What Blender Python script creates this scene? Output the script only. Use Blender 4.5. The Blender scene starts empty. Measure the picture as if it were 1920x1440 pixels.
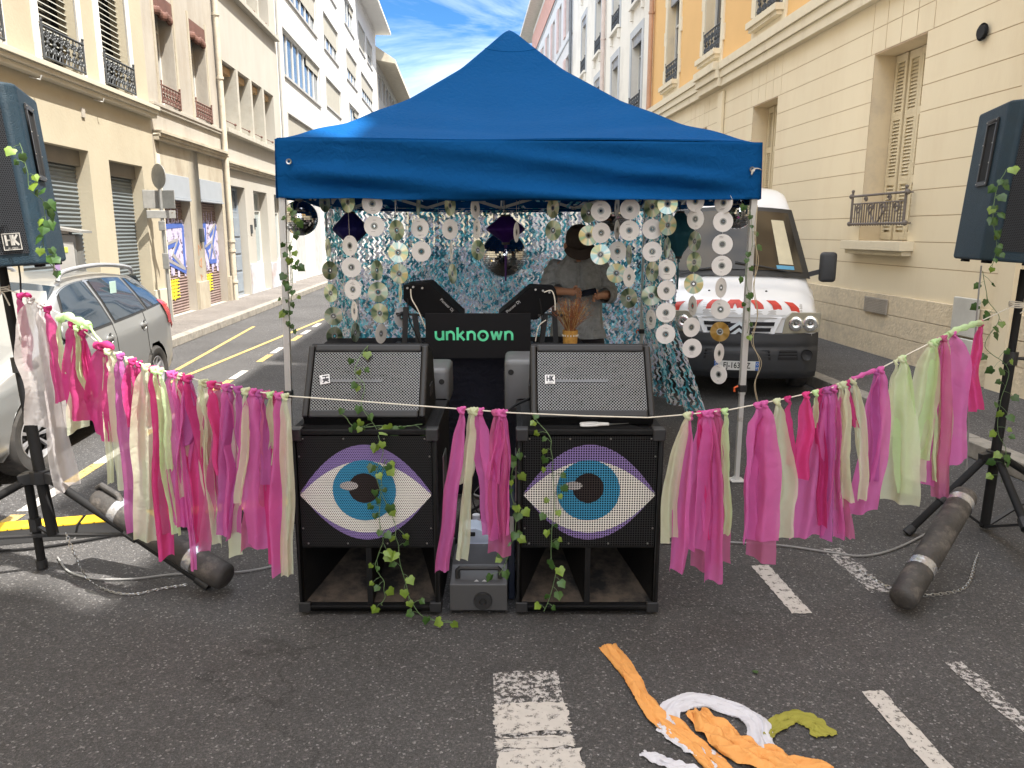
import bpy, bmesh, math, random
from mathutils import Vector, Matrix, noise
rnd = random.Random(7)
sc = bpy.context.scene
COL = sc.collection
# ---------------------------------------------------------------- camera
F_PX, PITCH, CAMH, YAW = 1420.0, math.radians(11.4), 1.55, math.radians(3.5)
cam = bpy.data.cameras.new('camera'); co = bpy.data.objects.new('camera', cam); COL.objects.link(co)
cam.sensor_width = 36; cam.lens = F_PX / 1920 * 36; cam.clip_end = 2000; cam.clip_start = .05
co.location = (0, 0, CAMH); co.rotation_euler = (math.pi / 2 - PITCH, 0, 0); sc.camera = co
# ---------------------------------------------------------------- light
SUN = Vector((-1.0, .6, -2.25)).normalized()                  # travel direction in the street frame
SUN.rotate(Matrix.Rotation(YAW, 3, 'Z'))
w = bpy.data.worlds.new('World'); sc.world = w; w.use_nodes = True
nt = w.node_tree; nt.nodes.clear()
sky = nt.nodes.new('ShaderNodeTexSky'); sky.sky_type = 'NISHITA'; sky.sun_disc = False
sky.sun_elevation = math.asin(-SUN.z); sky.sun_rotation = math.atan2(-SUN.x, -SUN.y)
sky.air_density = .75; sky.dust_density = .15; sky.ozone_density = 2.0
tc = nt.nodes.new('ShaderNodeTexCoord'); mp = nt.nodes.new('ShaderNodeMapping'); mp.inputs['Scale'].default_value = (1.2, 1.0, 4.5)
mp.inputs['Rotation'].default_value = (0, .5, .3)
nz = nt.nodes.new('ShaderNodeTexNoise'); nz.inputs['Scale'].default_value = 2.2; nz.inputs['Detail'].default_value = 7; nz.inputs['Roughness'].default_value = .62
nz.inputs['Distortion'].default_value = .6
cr = nt.nodes.new('ShaderNodeValToRGB'); cr.color_ramp.elements[0].position = .47; cr.color_ramp.elements[1].position = .78
cr.color_ramp.elements[0].color = (0, 0, 0, 1); cr.color_ramp.elements[1].color = (.42, .42, .42, 1)
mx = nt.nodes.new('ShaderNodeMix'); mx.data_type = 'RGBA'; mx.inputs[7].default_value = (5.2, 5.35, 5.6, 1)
sz = nt.nodes.new('ShaderNodeSeparateXYZ'); hi = nt.nodes.new('ShaderNodeMapRange'); hi.inputs[1].default_value = .42; hi.inputs[2].default_value = .75; hi.inputs[4].default_value = .85   # cloud brightness added overhead, out of view, for soft fill
mxm = nt.nodes.new('ShaderNodeMath'); mxm.operation = 'MAXIMUM'
bk = nt.nodes.new('ShaderNodeMapRange'); bk.inputs[1].default_value = -.05; bk.inputs[2].default_value = -.75; bk.inputs[4].default_value = .8; mxb = nt.nodes.new('ShaderNodeMath'); mxb.operation = 'MAXIMUM'   # unseen brightness added to the sky behind the camera as frontal fill
bg = nt.nodes.new('ShaderNodeBackground'); bg.inputs[1].default_value = .15; ow = nt.nodes.new('ShaderNodeOutputWorld')
L = nt.links.new
L(tc.outputs['Generated'], mp.inputs[0]); L(mp.outputs[0], nz.inputs['Vector']); L(nz.outputs[0], cr.inputs[0])
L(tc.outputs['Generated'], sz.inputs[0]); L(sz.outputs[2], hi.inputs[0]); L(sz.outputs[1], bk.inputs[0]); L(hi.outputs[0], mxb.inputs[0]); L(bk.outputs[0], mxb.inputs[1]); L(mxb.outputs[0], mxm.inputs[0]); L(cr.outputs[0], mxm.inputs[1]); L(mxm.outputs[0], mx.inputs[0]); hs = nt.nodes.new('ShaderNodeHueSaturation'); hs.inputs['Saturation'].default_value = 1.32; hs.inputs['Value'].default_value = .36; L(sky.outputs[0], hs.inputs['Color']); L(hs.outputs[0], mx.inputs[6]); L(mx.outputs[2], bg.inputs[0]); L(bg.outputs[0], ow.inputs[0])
sl = bpy.data.lights.new('sun', 'SUN'); so = bpy.data.objects.new('sun', sl); COL.objects.link(so)
sl.energy = 2.9; sl.angle = math.radians(.53); sl.color = (1, .95, .86)
so.rotation_euler = SUN.to_track_quat('-Z', 'Y').to_euler(); so.location = (8, -8, 30)
sc.view_settings.view_transform = 'Standard'; sc.view_settings.look = 'None'
sc.view_settings.exposure = 2.1; sc.view_settings.gamma = 1
sc.render.engine = 'CYCLES'; sc.cycles.max_bounces = 8; sc.cycles.transparent_max_bounces = 24
# ---------------------------------------------------------------- pixel -> world
def ray(u, v):
    a = (u - 960) / F_PX; b = (720 - v) / F_PX
    return a, math.cos(PITCH) + math.sin(PITCH) * b, -math.sin(PITCH) + math.cos(PITCH) * b
def PY(u, v, Y):
    x, y, d = ray(u, v); t = Y / y; return Vector((x * t, Y, CAMH + d * t))
def G(u, v, z=0.0):
    x, y, d = ray(u, v); t = (z - CAMH) / d; return Vector((x * t, y * t, z))
def ST(s, y, z=0.0):
    return Vector((s * math.cos(YAW) - y * math.sin(YAW), s * math.sin(YAW) + y * math.cos(YAW), z))
# ---------------------------------------------------------------- materials
def nmat(name):
    m = bpy.data.materials.new(name); m.use_nodes = True
    n = m.node_tree; b = n.nodes['Principled BSDF']; return m, n, b
def rgba(c): return (c[0], c[1], c[2], 1)
MATS = {}
def mat(name, col, rough=.6, metal=0, var=.12, scale=4, bump=0, bscale=60, spec=.5, dirt=None, dscale=1.5, dlo=.5, dhi=.75, stretch=(1, 1, 1), coat=0):
    """painted / plastered surface with colour variation, optional second colour in patches, optional bump"""
    if name in MATS: return MATS[name]
    m, n, b = nmat(name); N = n.nodes.new; K = n.links.new
    b.inputs['Roughness'].default_value = rough; b.inputs['Metallic'].default_value = metal
    b.inputs['Specular IOR Level'].default_value = spec; b.inputs['Coat Weight'].default_value = coat
    t = N('ShaderNodeTexCoord'); mpp = N('ShaderNodeMapping'); mpp.inputs['Scale'].default_value = stretch
    K(t.outputs['Object'], mpp.inputs[0])
    z = N('ShaderNodeTexNoise'); z.inputs['Scale'].default_value = scale; z.inputs['Detail'].default_value = 6; z.inputs['Roughness'].default_value = .6
    K(mpp.outputs[0], z.inputs['Vector'])
    x = N('ShaderNodeMix'); x.data_type = 'RGBA'
    x.inputs[6].default_value = rgba([max(0, k * (1 - var)) for k in col]); x.inputs[7].default_value = rgba([min(1, k * (1 + var)) for k in col])
    mr = N('ShaderNodeMapRange'); mr.inputs[1].default_value = .3; mr.inputs[2].default_value = .7
    K(z.outputs[0], mr.inputs[0]); K(mr.outputs[0], x.inputs[0])
    out = x.outputs[2]
    if dirt:
        z2 = N('ShaderNodeTexNoise'); z2.inputs['Scale'].default_value = dscale; z2.inputs['Detail'].default_value = 9; z2.inputs['Roughness'].default_value = .68
        K(mpp.outputs[0], z2.inputs['Vector'])
        m2 = N('ShaderNodeMapRange'); m2.inputs[1].default_value = dlo; m2.inputs[2].default_value = dhi; K(z2.outputs[0], m2.inputs[0])
        y = N('ShaderNodeMix'); y.data_type = 'RGBA'; y.inputs[7].default_value = rgba(dirt); K(m2.outputs[0], y.inputs[0]); K(out, y.inputs[6]); out = y.outputs[2]
    K(out, b.inputs['Base Color'])
    if bump:
        z3 = N('ShaderNodeTexNoise'); z3.inputs['Scale'].default_value = bscale; z3.inputs['Detail'].default_value = 5; K(mpp.outputs[0], z3.inputs['Vector'])
        bp = N('ShaderNodeBump'); bp.inputs['Strength'].default_value = bump; bp.inputs['Distance'].default_value = .01
        K(z3.outputs[0], bp.inputs['Height']); K(bp.outputs[0], b.inputs['Normal'])
    MATS[name] = m; return m
def glassy(name, col, rough=.05, alpha=1.0, spec=.8, metal=0):
    if name in MATS: return MATS[name]
    m, n, b = nmat(name); b.inputs['Base Color'].default_value = rgba(col); b.inputs['Roughness'].default_value = rough
    b.inputs['Specular IOR Level'].default_value = spec; b.inputs['Metallic'].default_value = metal; b.inputs['Alpha'].default_value = alpha
    N = n.nodes.new; K = n.links.new
    z = N('ShaderNodeTexNoise'); z.inputs['Scale'].default_value = 1.4; bp = N('ShaderNodeBump'); bp.inputs['Strength'].default_value = .05
    K(z.outputs[0], bp.inputs['Height']); K(bp.outputs[0], b.inputs['Normal'])
    MATS[name] = m; return m
def fabric(name, col, alpha=0.0, trans=.35, rough=.8, var=.12, scale=9, bump=.3, spec=.12):
    """cloth; alpha = share of light let straight through (organza)"""
    if name in MATS: return MATS[name]
    m, n, b = nmat(name); N = n.nodes.new; K = n.links.new
    n.nodes.remove(b); o = n.nodes['Material Output']
    t = N('ShaderNodeTexCoord'); z = N('ShaderNodeTexNoise'); z.inputs['Scale'].default_value = scale; z.inputs['Detail'].default_value = 5; K(t.outputs['Object'], z.inputs['Vector'])
    x = N('ShaderNodeMix'); x.data_type = 'RGBA'; x.inputs[6].default_value = rgba([k * (1 - var) for k in col]); x.inputs[7].default_value = rgba([min(1, k * (1 + var)) for k in col]); K(z.outputs[0], x.inputs[0])
    d = N('ShaderNodeBsdfPrincipled'); d.inputs['Roughness'].default_value = rough; d.inputs['Sheen Weight'].default_value = 0.0; tr = N('ShaderNodeBsdfTranslucent')
    d.inputs['Specular IOR Level'].default_value = spec
    K(x.outputs[2], d.inputs['Base Color']); K(x.outputs[2], tr.inputs[0])
    a = N('ShaderNodeMixShader'); a.inputs[0].default_value = trans; K(d.outputs[0], a.inputs[1]); K(tr.outputs[0], a.inputs[2])
    bp = N('ShaderNodeBump'); bp.inputs['Strength'].default_value = bump; bp.inputs['Distance'].default_value = .02
    z3 = N('ShaderNodeTexNoise'); z3.inputs['Scale'].default_value = 22; z3.inputs['Detail'].default_value = 3; z3.inputs['Distortion'].default_value = 1.2; K(t.outputs['Object'], z3.inputs['Vector'])
    K(z3.outputs[0], bp.inputs['Height']); K(bp.outputs[0], d.inputs['Normal'])
    out = a.outputs[0]
    if alpha:
        tp = N('ShaderNodeBsdfTransparent'); tp.inputs[0].default_value = rgba([.55 + .45 * k for k in col])
        c = N('ShaderNodeMixShader'); c.inputs[0].default_value = alpha; K(out, c.inputs[1]); K(tp.outputs[0], c.inputs[2]); out = c.outputs[0]
    K(out, o.inputs[0]); MATS[name] = m; return m
# ---------------------------------------------------------------- mesh builder
class MB:
    def __init__(s): s.v = []; s.f = []; s.mi = []; s.cur = 0; s.M = Matrix.Identity(4)
    def add(s, vs, fs):
        o = len(s.v); s.v += [s.M @ Vector(p) for p in vs]; s.f += [tuple(i + o for i in f) for f in fs]; s.mi += [s.cur] * len(fs); return s
    def box(s, x0, x1, y0, y1, z0, z1):
        return s.add([(x0,y0,z0),(x1,y0,z0),(x1,y1,z0),(x0,y1,z0),(x0,y0,z1),(x1,y0,z1),(x1,y1,z1),(x0,y1,z1)],
                     [(0,3,2,1),(4,5,6,7),(0,1,5,4),(1,2,6,5),(2,3,7,6),(3,0,4,7)])
    def rbox(s, x0, x1, y0, y1, z0, z1, r=.01, seg=2):
        bm = bmesh.new(); bmesh.ops.create_cube(bm, size=1)
        for v in bm.verts: v.co = Vector(((x0+x1)/2+v.co.x*(x1-x0), (y0+y1)/2+v.co.y*(y1-y0), (z0+z1)/2+v.co.z*(z1-z0)))
        bmesh.ops.bevel(bm, geom=list(bm.edges), offset=r, segments=seg, profile=.5, affect='EDGES')
        return s.frombm(bm)
    def frombm(s, bm):
        bm.verts.ensure_lookup_table(); s.add([v.co.copy() for v in bm.verts], [tuple(v.index for v in f.verts) for f in bm.faces]); bm.free(); return s
    def quad(s, a, b, c, d): return s.add([a, b, c, d], [(0, 1, 2, 3)])
    def poly(s, pts): return s.add(pts, [tuple(range(len(pts)))])
    def prism(s, pts, dvec):
        n = len(pts); d = Vector(dvec); a = [Vector(p) for p in pts]
        return s.add(a + [p + d for p in a], [tuple(range(n))[::-1], tuple(range(n, 2 * n))] + [(i, (i + 1) % n, n + (i + 1) % n, n + i) for i in range(n)])
    def tube(s, pts, r, n=8, caps=True):
        pts = [Vector(p) for p in pts]; k = len(pts); rr = r if isinstance(r, (list, tuple)) else [r] * k
        vs = []; fs = []; up = None
        for i, p in enumerate(pts):
            d = (pts[min(i + 1, k - 1)] - pts[max(i - 1, 0)])
            d = d.normalized() if d.length > 1e-9 else Vector((0, 0, 1))
            if up is None: up = Vector((0, 0, 1)) if abs(d.z) < .9 else Vector((1, 0, 0))
            a = d.cross(up); a = a.normalized() if a.length > 1e-6 else d.orthogonal().normalized()
            b = a.cross(d).normalized(); up = b
            for j in range(n):
                t = 2 * math.pi * j / n; vs.append(p + (a * math.cos(t) + b * math.sin(t)) * rr[i])
        for i in range(k - 1):
            for j in range(n):
                fs.append((i*n+j, i*n+(j+1) % n, (i+1)*n+(j+1) % n, (i+1)*n+j))
        if caps: fs += [tuple(range(n))[::-1], tuple(range((k-1)*n, k*n))]
        return s.add(vs, fs)
    def bar(s, a, b, w, h=None):
        a = Vector(a); b = Vector(b); h = h or w; d = (b - a).normalized()
        u = Vector((0, 0, 1)) if abs(d.z) < .9 else Vector((1, 0, 0))
        x = d.cross(u).normalized(); y = x.cross(d).normalized(); vs = []
        for p in (a, b):
            for i, j in ((-1,-1),(1,-1),(1,1),(-1,1)): vs.append(p + x * i * w / 2 + y * j * h / 2)
        return s.add(vs, [(0,3,2,1),(4,5,6,7),(0,1,5,4),(1,2,6,5),(2,3,7,6),(3,0,4,7)])
    def lathe(s, prof, n=24, c=(0, 0, 0), axis='Z'):
        vs = []; fs = []; c = Vector(c)
        for r, z in prof:
            for j in range(n):
                t = 2 * math.pi * j / n; p = (r * math.cos(t), r * math.sin(t), z)
                if axis == 'Y': p = (p[0], z, p[1])
                if axis == 'X': p = (z, p[0], p[1])
                vs.append(c + Vector(p))
        for i in range(len(prof) - 1):
            for j in range(n): fs.append((i*n+j, i*n+(j+1) % n, (i+1)*n+(j+1) % n, (i+1)*n+j))
        return s.add(vs, fs)
    def ball(s, c, r, n=16, m=10, sz=1):
        return s.lathe([(max(1e-4, r * math.sin(math.pi * i / m)), -r * sz * math.cos(math.pi * i / m)) for i in range(m + 1)], n, c)
    def grid(s, fn, nu, nv):
        vs = [fn(i / nu, j / nv) for j in range(nv + 1) for i in range(nu + 1)]
        return s.add(vs, [(j*(nu+1)+i, j*(nu+1)+i+1, (j+1)*(nu+1)+i+1, (j+1)*(nu+1)+i) for j in range(nv) for i in range(nu)])
    def stroke(s, pts, wd, o, ux, uy, t=.003, closed=False):
        """flat stroke with width wd in the plane (ux, uy) at o, thickness t along ux x uy; drawn as a strip with mitred joints"""
        o = Vector(o); ux = Vector(ux); uy = Vector(uy); nn = ux.cross(uy).normalized(); k = len(pts); P2 = [Vector((p[0], p[1])) for p in pts]; Lq = []; Rq = []
        for i in range(k):
            a = P2[(i - 1) % k] if closed else P2[max(i - 1, 0)]; b = P2[(i + 1) % k] if closed else P2[min(i + 1, k - 1)]
            d = b - a; d = d.normalized() if d.length > 1e-9 else Vector((1, 0)); q = Vector((-d.y, d.x)) * wd / 2
            d1 = (P2[i] - a); d1 = d1.normalized() if d1.length > 1e-9 else d
            q /= max(.5, abs(d.dot(d1)))
            Lq.append(P2[i] + q); Rq.append(P2[i] - q)
        W = lambda p, h: o + ux * p.x + uy * p.y + nn * h
        vs = [W(p, t) for p in Lq] + [W(p, t) for p in Rq] + [W(p, 0) for p in Lq] + [W(p, 0) for p in Rq]; fs = []
        for i in range(k if closed else k - 1):
            j = (i + 1) % k; fs += [(i, k+i, k+j, j), (2*k+i, i, j, 2*k+j), (k+i, 3*k+i, 3*k+j, k+j)]
        if not closed: fs += [(0, 2*k, 3*k, k), (k-1, 2*k-1, 4*k-1, 3*k-1)]
        return s.add(vs, fs)
    def each(s, name, mats, parent=None, **k):
        """one object per connected piece"""
        up = list(range(len(s.v)))
        def fd(a):
            while up[a] != a: up[a] = up[up[a]]; a = up[a]
            return a
        for f in s.f:
            for q in f[1:]: up[fd(q)] = fd(f[0])
        gr = {}
        for i, f in enumerate(s.f): gr.setdefault(fd(f[0]), []).append(i)
        out = []
        for g in gr.values():
            b = MB(); ids = sorted({q for i in g for q in s.f[i]}); mp_ = {q: j for j, q in enumerate(ids)}; b.v = [s.v[q] for q in ids]; b.f = [tuple(mp_[q] for q in s.f[i]) for i in g]; b.mi = [s.mi[i] for i in g]; out.append(b.build(name, mats, parent, **k))
        return out
    def build(s, name, mats, parent=None, smooth=False, bevel=0, angle=35, solid=0, sub=0):
        me = bpy.data.meshes.new(name); me.from_pydata([tuple(v) for v in s.v], [], s.f)
        for m in (mats if isinstance(mats, (list, tuple)) else [mats]): me.materials.append(m)
        me.polygons.foreach_set('material_index', s.mi)
        bm = bmesh.new(); bm.from_mesh(me); 
        bmesh.ops.remove_doubles(bm, verts=bm.verts, dist=1e-5)
        bmesh.ops.recalc_face_normals(bm, faces=bm.faces)
        if bevel:
            es = [e for e in bm.edges if len(e.link_faces) == 2 and e.calc_face_angle(0) > math.radians(30)]
            bmesh.ops.bevel(bm, geom=es, offset=bevel, segments=2, profile=.5, affect='EDGES', clamp_overlap=True)
        bm.to_mesh(me); bm.free(); me.update()
        if smooth or bevel:
            me.polygons.foreach_set('use_smooth', [True] * len(me.polygons)); me.set_sharp_from_angle(angle=math.radians(angle))
        o = bpy.data.objects.new(name, me); COL.objects.link(o)
        if parent: o.parent = parent
        if bevel: md = o.modifiers.new('wn', 'WEIGHTED_NORMAL'); md.keep_sharp = True; md.weight = 100
        if solid: md = o.modifiers.new('solid', 'SOLIDIFY'); md.thickness = solid; md.offset = 0
        if sub: md = o.modifiers.new('sub', 'SUBSURF'); md.levels = sub; md.render_levels = sub
        return o
def tag(o, label, cat, group=None):
    o['label'] = label; o['category'] = cat
    if group: o['group'] = group
    return o
def thing(name, label, cat, loc=(0, 0, 0), rz=0, group=None, rot=None):
    o = bpy.data.objects.new(name, None); COL.objects.link(o); o.location = loc; o.rotation_euler = rot if rot else (0, 0, rz)
    o.empty_display_size = .1
    return tag(o, label, cat, group)
def struct(o, kind='structure'): o['kind'] = kind; return o
def kids(o): return [c for c in list(bpy.data.objects) if c.parent == o]
def copy_tree(o, parent=None):
    c = o.copy(); COL.objects.link(c); c.parent = parent
    for ch in kids(o): copy_tree(ch, c)
    return c
def text_mesh(body, size, m, parent, name, loc, rot, extrude=.001, align='CENTER', sx=1.0, bold=0):
    cu = bpy.data.curves.new(name, 'FONT'); cu.body = body; cu.size = size; cu.extrude = extrude; cu.align_x = align; cu.align_y = 'CENTER'; cu.offset = bold
    cu.resolution_u = 3
    tmp = bpy.data.objects.new(name, cu); COL.objects.link(tmp)
    dg = bpy.context.evaluated_depsgraph_get(); me = bpy.data.meshes.new_from_object(tmp.evaluated_get(dg)); bpy.data.objects.remove(tmp)
    me.name = name
    for v in me.vertices: v.co.x *= sx
    me.materials.clear(); me.materials.append(m)
    o = bpy.data.objects.new(name, me); COL.objects.link(o); o.parent = parent; o.location = loc; o.rotation_euler = rot; return o
def lerp(a, b, t): return a + (b - a) * t
def polyline(pts, t):
    """point at fraction t of a polyline of Vectors"""
    d = [(pts[i + 1] - pts[i]).length for i in range(len(pts) - 1)]; T = sum(d) * t
    for i, k in enumerate(d):
        if T <= k or i == len(d) - 1: return pts[i].lerp(pts[i + 1], min(1, T / k if k else 0))
        T -= k
def smooth_path(pts, n=6):
    pts = [Vector(p) for p in pts]; out = []
    for i in range(len(pts) - 1):
        p0 = pts[max(i-1, 0)]; p1 = pts[i]; p2 = pts[i+1]; p3 = pts[min(i+2, len(pts)-1)]
        for j in range(n):
            t = j / n; out.append(.5 * ((2*p1) + (p2-p0)*t + (2*p0-5*p1+4*p2-p3)*t*t + (3*p1-p0-3*p2+p3)*t**3))
    return out + [pts[-1]]
# ================================================================ ground
def asphalt(name, c0, c1, patch=None):
    m, n, b = nmat(name); N = n.nodes.new; K = n.links.new; t = N('ShaderNodeTexCoord')
    vo = N('ShaderNodeTexVoronoi'); vo.inputs['Scale'].default_value = 150; K(t.outputs['Object'], vo.inputs['Vector'])
    sp = N('ShaderNodeMapRange'); sp.inputs[1].default_value = 0; sp.inputs[2].default_value = 1
    sep = N('ShaderNodeSeparateColor'); K(vo.outputs['Color'], sep.inputs[0]); K(sep.outputs[0], sp.inputs[0])
    rp = N('ShaderNodeValToRGB'); e = rp.color_ramp.elements; e[0].position = 0; e[0].color = rgba([k * .72 for k in c0]); e[1].position = 1; e[1].color = rgba([min(1, k * 3.4) for k in c0])
    q = e.new(.6); q.color = rgba(c0); q = e.new(.93); q.color = rgba(c1); q = e.new(.975); q.color = rgba([min(1, k * 1.8) for k in c1])
    K(sp.outputs[0], rp.inputs[0])
    big = N('ShaderNodeTexNoise'); big.inputs['Scale'].default_value = .9; big.inputs['Detail'].default_value = 8; big.inputs['Roughness'].default_value = .65; K(t.outputs['Object'], big.inputs['Vector'])
    mr = N('ShaderNodeMapRange'); mr.inputs[1].default_value = .3; mr.inputs[2].default_value = .72; mr.inputs[3].default_value = .78; mr.inputs[4].default_value = 1.25; K(big.outputs[0], mr.inputs[0])
    fine = N('ShaderNodeTexNoise'); fine.inputs['Scale'].default_value = 240; fine.inputs['Detail'].default_value = 3; K(t.outputs['Object'], fine.inputs['Vector'])
    mf = N('ShaderNodeMapRange'); mf.inputs[1].default_value = .3; mf.inputs[2].default_value = .7; mf.inputs[3].default_value = .6; mf.inputs[4].default_value = 1.4; K(fine.outputs[0], mf.inputs[0])
    mm = N('ShaderNodeMath'); mm.operation = 'MULTIPLY'; K(mr.outputs[0], mm.inputs[0]); K(mf.outputs[0], mm.inputs[1])
    x = N('ShaderNodeVectorMath'); x.operation = 'SCALE'; K(rp.outputs[0], x.inputs[0]); K(mm.outputs[0], x.inputs['Scale'])
    cv = N('ShaderNodeTexVoronoi'); cv.feature = 'DISTANCE_TO_EDGE'; cv.inputs['Scale'].default_value = .55; wn = N('ShaderNodeTexNoise'); wn.inputs['Scale'].default_value = 3.5; wn.inputs['Detail'].default_value = 6
    wa = N('ShaderNodeVectorMath'); wa.operation = 'MULTIPLY_ADD'; wa.inputs[1].default_value = (.45, .45, 0); K(t.outputs['Object'], wn.inputs['Vector']); K(wn.outputs['Color'], wa.inputs[0]); K(t.outputs['Object'], wa.inputs[2]); K(wa.outputs[0], cv.inputs['Vector'])
    cm = N('ShaderNodeMapRange'); cm.inputs[1].default_value = .0015; cm.inputs[2].default_value = .005; cm.inputs[3].default_value = .74; K(cv.outputs['Distance'], cm.inputs[0])
    mk = N('ShaderNodeMapRange'); mk.inputs[1].default_value = .46; mk.inputs[2].default_value = .54; K(big.outputs[0], mk.inputs[0]); mxc = N('ShaderNodeMath'); mxc.operation = 'MAXIMUM'; K(cm.outputs[0], mxc.inputs[0]); K(mk.outputs[0], mxc.inputs[1])
    x2 = N('ShaderNodeVectorMath'); x2.operation = 'SCALE'; K(x.outputs[0], x2.inputs[0]); K(mxc.outputs[0], x2.inputs['Scale']); x = x2
    K(x.outputs[0], b.inputs['Base Color']); b.inputs['Roughness'].default_value = .8; b.inputs['Specular IOR Level'].default_value = .35
    bp = N('ShaderNodeBump'); bp.inputs['Strength'].default_value = .6; bp.inputs['Distance'].default_value = .004
    ad = N('ShaderNodeMath'); K(vo.outputs['Distance'], ad.inputs[0]); K(fine.outputs[0], ad.inputs[1]); K(ad.outputs[0], bp.inputs['Height']); K(bp.outputs[0], b.inputs['Normal'])
    return m
M_road = asphalt('asphalt', (.066, .064, .065), (.092, .088, .087))
M_pave = asphalt('pavement_asphalt', (.15, .135, .125), (.20, .18, .165))
M_pave2 = asphalt('pavement_asphalt_grey', (.075, .07, .07), (.12, .115, .11))
M_kerb = mat('kerb_granite', (.26, .24, .21), .85, var=.25, scale=14, bump=.4, bscale=90, dirt=(.13, .12, .11), dscale=4)
def stsheet(name, quads, m, kind='structure'):
    b = MB()
    for (s0, s1, y0, y1, z) in quads: b.quad(ST(s0, y0, z), ST(s1, y0, z), ST(s1, y1, z), ST(s0, y1, z))
    return struct(b.build(name, m), kind)
stsheet('road', [(-60, 60, -60, 260, 0)], M_road)
def strip(name, s0, s1, y0, y1, z0, z1, m):
    b = MB(); P = [ST(s0, y0, z0), ST(s1, y0, z0), ST(s1, y1, z0), ST(s0, y1, z0)]; b.prism(P, (0, 0, z1 - z0)); return struct(b.build(name, m, bevel=.008))
# left pavement with the kerb stepping back where cars park, right pavement
strip('pavement_left', -5.0, -4.12, 8.75, 62, 0, .11, M_pave)
b = MB()
def kerb_run(b, s0, s1, y0, y1, L=1.0, z=.114):
    y = y0
    while y < y1 - .01:
        e = min(y + L, y1); P = [ST(s0, y + .004, 0), ST(s1, y + .004, 0), ST(s1, e - .004, 0), ST(s0, e - .004, 0)]; b.prism(P, (0, 0, z)); y = e
kerb_run(b, -4.12, -3.96, 8.6, 62); kerb_run(b, -5.0, -4.12, 8.6, 8.75, 2)
struct(b.build('kerb_left', M_kerb, bevel=.012))
strip('pavement_left_parking', -5.0, -4.75, -14, 8.6, 0, .1, M_pave)
strip('pavement_right', 3.66, 4.9, -14, 62, 0, .11, M_pave2)
b = MB(); kerb_run(b, 3.5, 3.66, -14, 62, 1.0); struct(b.build('kerb_right', M_kerb, bevel=.012))
# ---- worn road paint: the paint flakes off in patches
def paint(name, col, lo=.42, hi=.5, sc_=9):
    m, n, b = nmat(name); N = n.nodes.new; K = n.links.new; t = N('ShaderNodeTexCoord')
    z = N('ShaderNodeTexNoise'); z.inputs['Scale'].default_value = sc_; z.inputs['Detail'].default_value = 12; z.inputs['Roughness'].default_value = .75; K(t.outputs['Object'], z.inputs['Vector'])
    mr = N('ShaderNodeMapRange'); mr.inputs[1].default_value = lo; mr.inputs[2].default_value = hi; K(z.outputs[0], mr.inputs[0])
    z2 = N('ShaderNodeTexNoise'); z2.inputs['Scale'].default_value = 30; z2.inputs['Detail'].default_value = 6; K(t.outputs['Object'], z2.inputs['Vector'])
    x = N('ShaderNodeMix'); x.data_type = 'RGBA'; x.inputs[6].default_value = rgba([k * .8 for k in col]); x.inputs[7].default_value = rgba([min(1, k * 1.1) for k in col]); K(z2.outputs[0], x.inputs[0])
    K(x.outputs[2], b.inputs['Base Color']); b.inputs['Roughness'].default_value = .75
    tp = N('ShaderNodeBsdfTransparent'); ms = N('ShaderNodeMixShader'); K(mr.outputs[0], ms.inputs[0]); K(tp.outputs[0], ms.inputs[1]); K(b.outputs[0], ms.inputs[2])
    K(ms.outputs[0], n.nodes['Material Output'].inputs[0]); return m
M_white = paint('road_paint_white', (.5, .47, .44), .38, .47, 42); M_whiteworn = paint('road_paint_worn', (.45, .43, .42), .47, .54, 48)
M_yel = paint('road_paint_yellow', (.46, .33, .12), .38, .47, 34)
def ragged(b, s0, s1, y0, y1, z, seed=0, n=26, amp=.006):
    r = random.Random(seed); pts = []
    for i in range(n): pts.append(ST(s0 + r.uniform(-amp, amp), lerp(y0, y1, i / n), z))
    for i in range(8): pts.append(ST(lerp(s0, s1, i / 8), y1 + r.uniform(-amp, amp), z))
    for i in range(n): pts.append(ST(s1 + r.uniform(-amp, amp), lerp(y1, y0, i / n), z))
    for i in range(8): pts.append(ST(lerp(s1, s0, i / 8), y0 + r.uniform(-amp, amp), z))
    b.poly(pts)
def marking(name, rects, m, amp=.006, z=.004):
    b = MB()
    for i, (s0, s1, y0, y1) in enumerate(rects): ragged(b, s0, s1, y0, y1, z, i + len(name), amp=amp)
    return struct(b.build(name, m))
marking('centre_line', [(.082, .315, -4.0, 2.45)], M_whiteworn, .009)
b = MB(); r_ = random.Random(3)
for (y0, y1, e) in ((2.26, 2.11, .0), (2.09, 2.04, .0), (2.03, 1.5, .015), (1.45, .4, .01)): ragged(b, .078, .318 + e, y1, y0, .006, int(y0 * 100), amp=.008)
struct(b.build('centre_line_repaint', M_white))
marking('parking_dashes', [(1.33, 1.415, 2.80, 3.26), (1.34, 1.415, 1.2, 2.26), (1.34, 1.415, 6.2, 7.0), (1.34, 1.415, 8.4, 9.4)], M_white, .004)
marking('old_dashes', [(1.75, 1.85, 2.96, 3.43), (1.735, 1.80, 1.2, 2.42)], M_whiteworn, .006)
b = MB()
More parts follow.
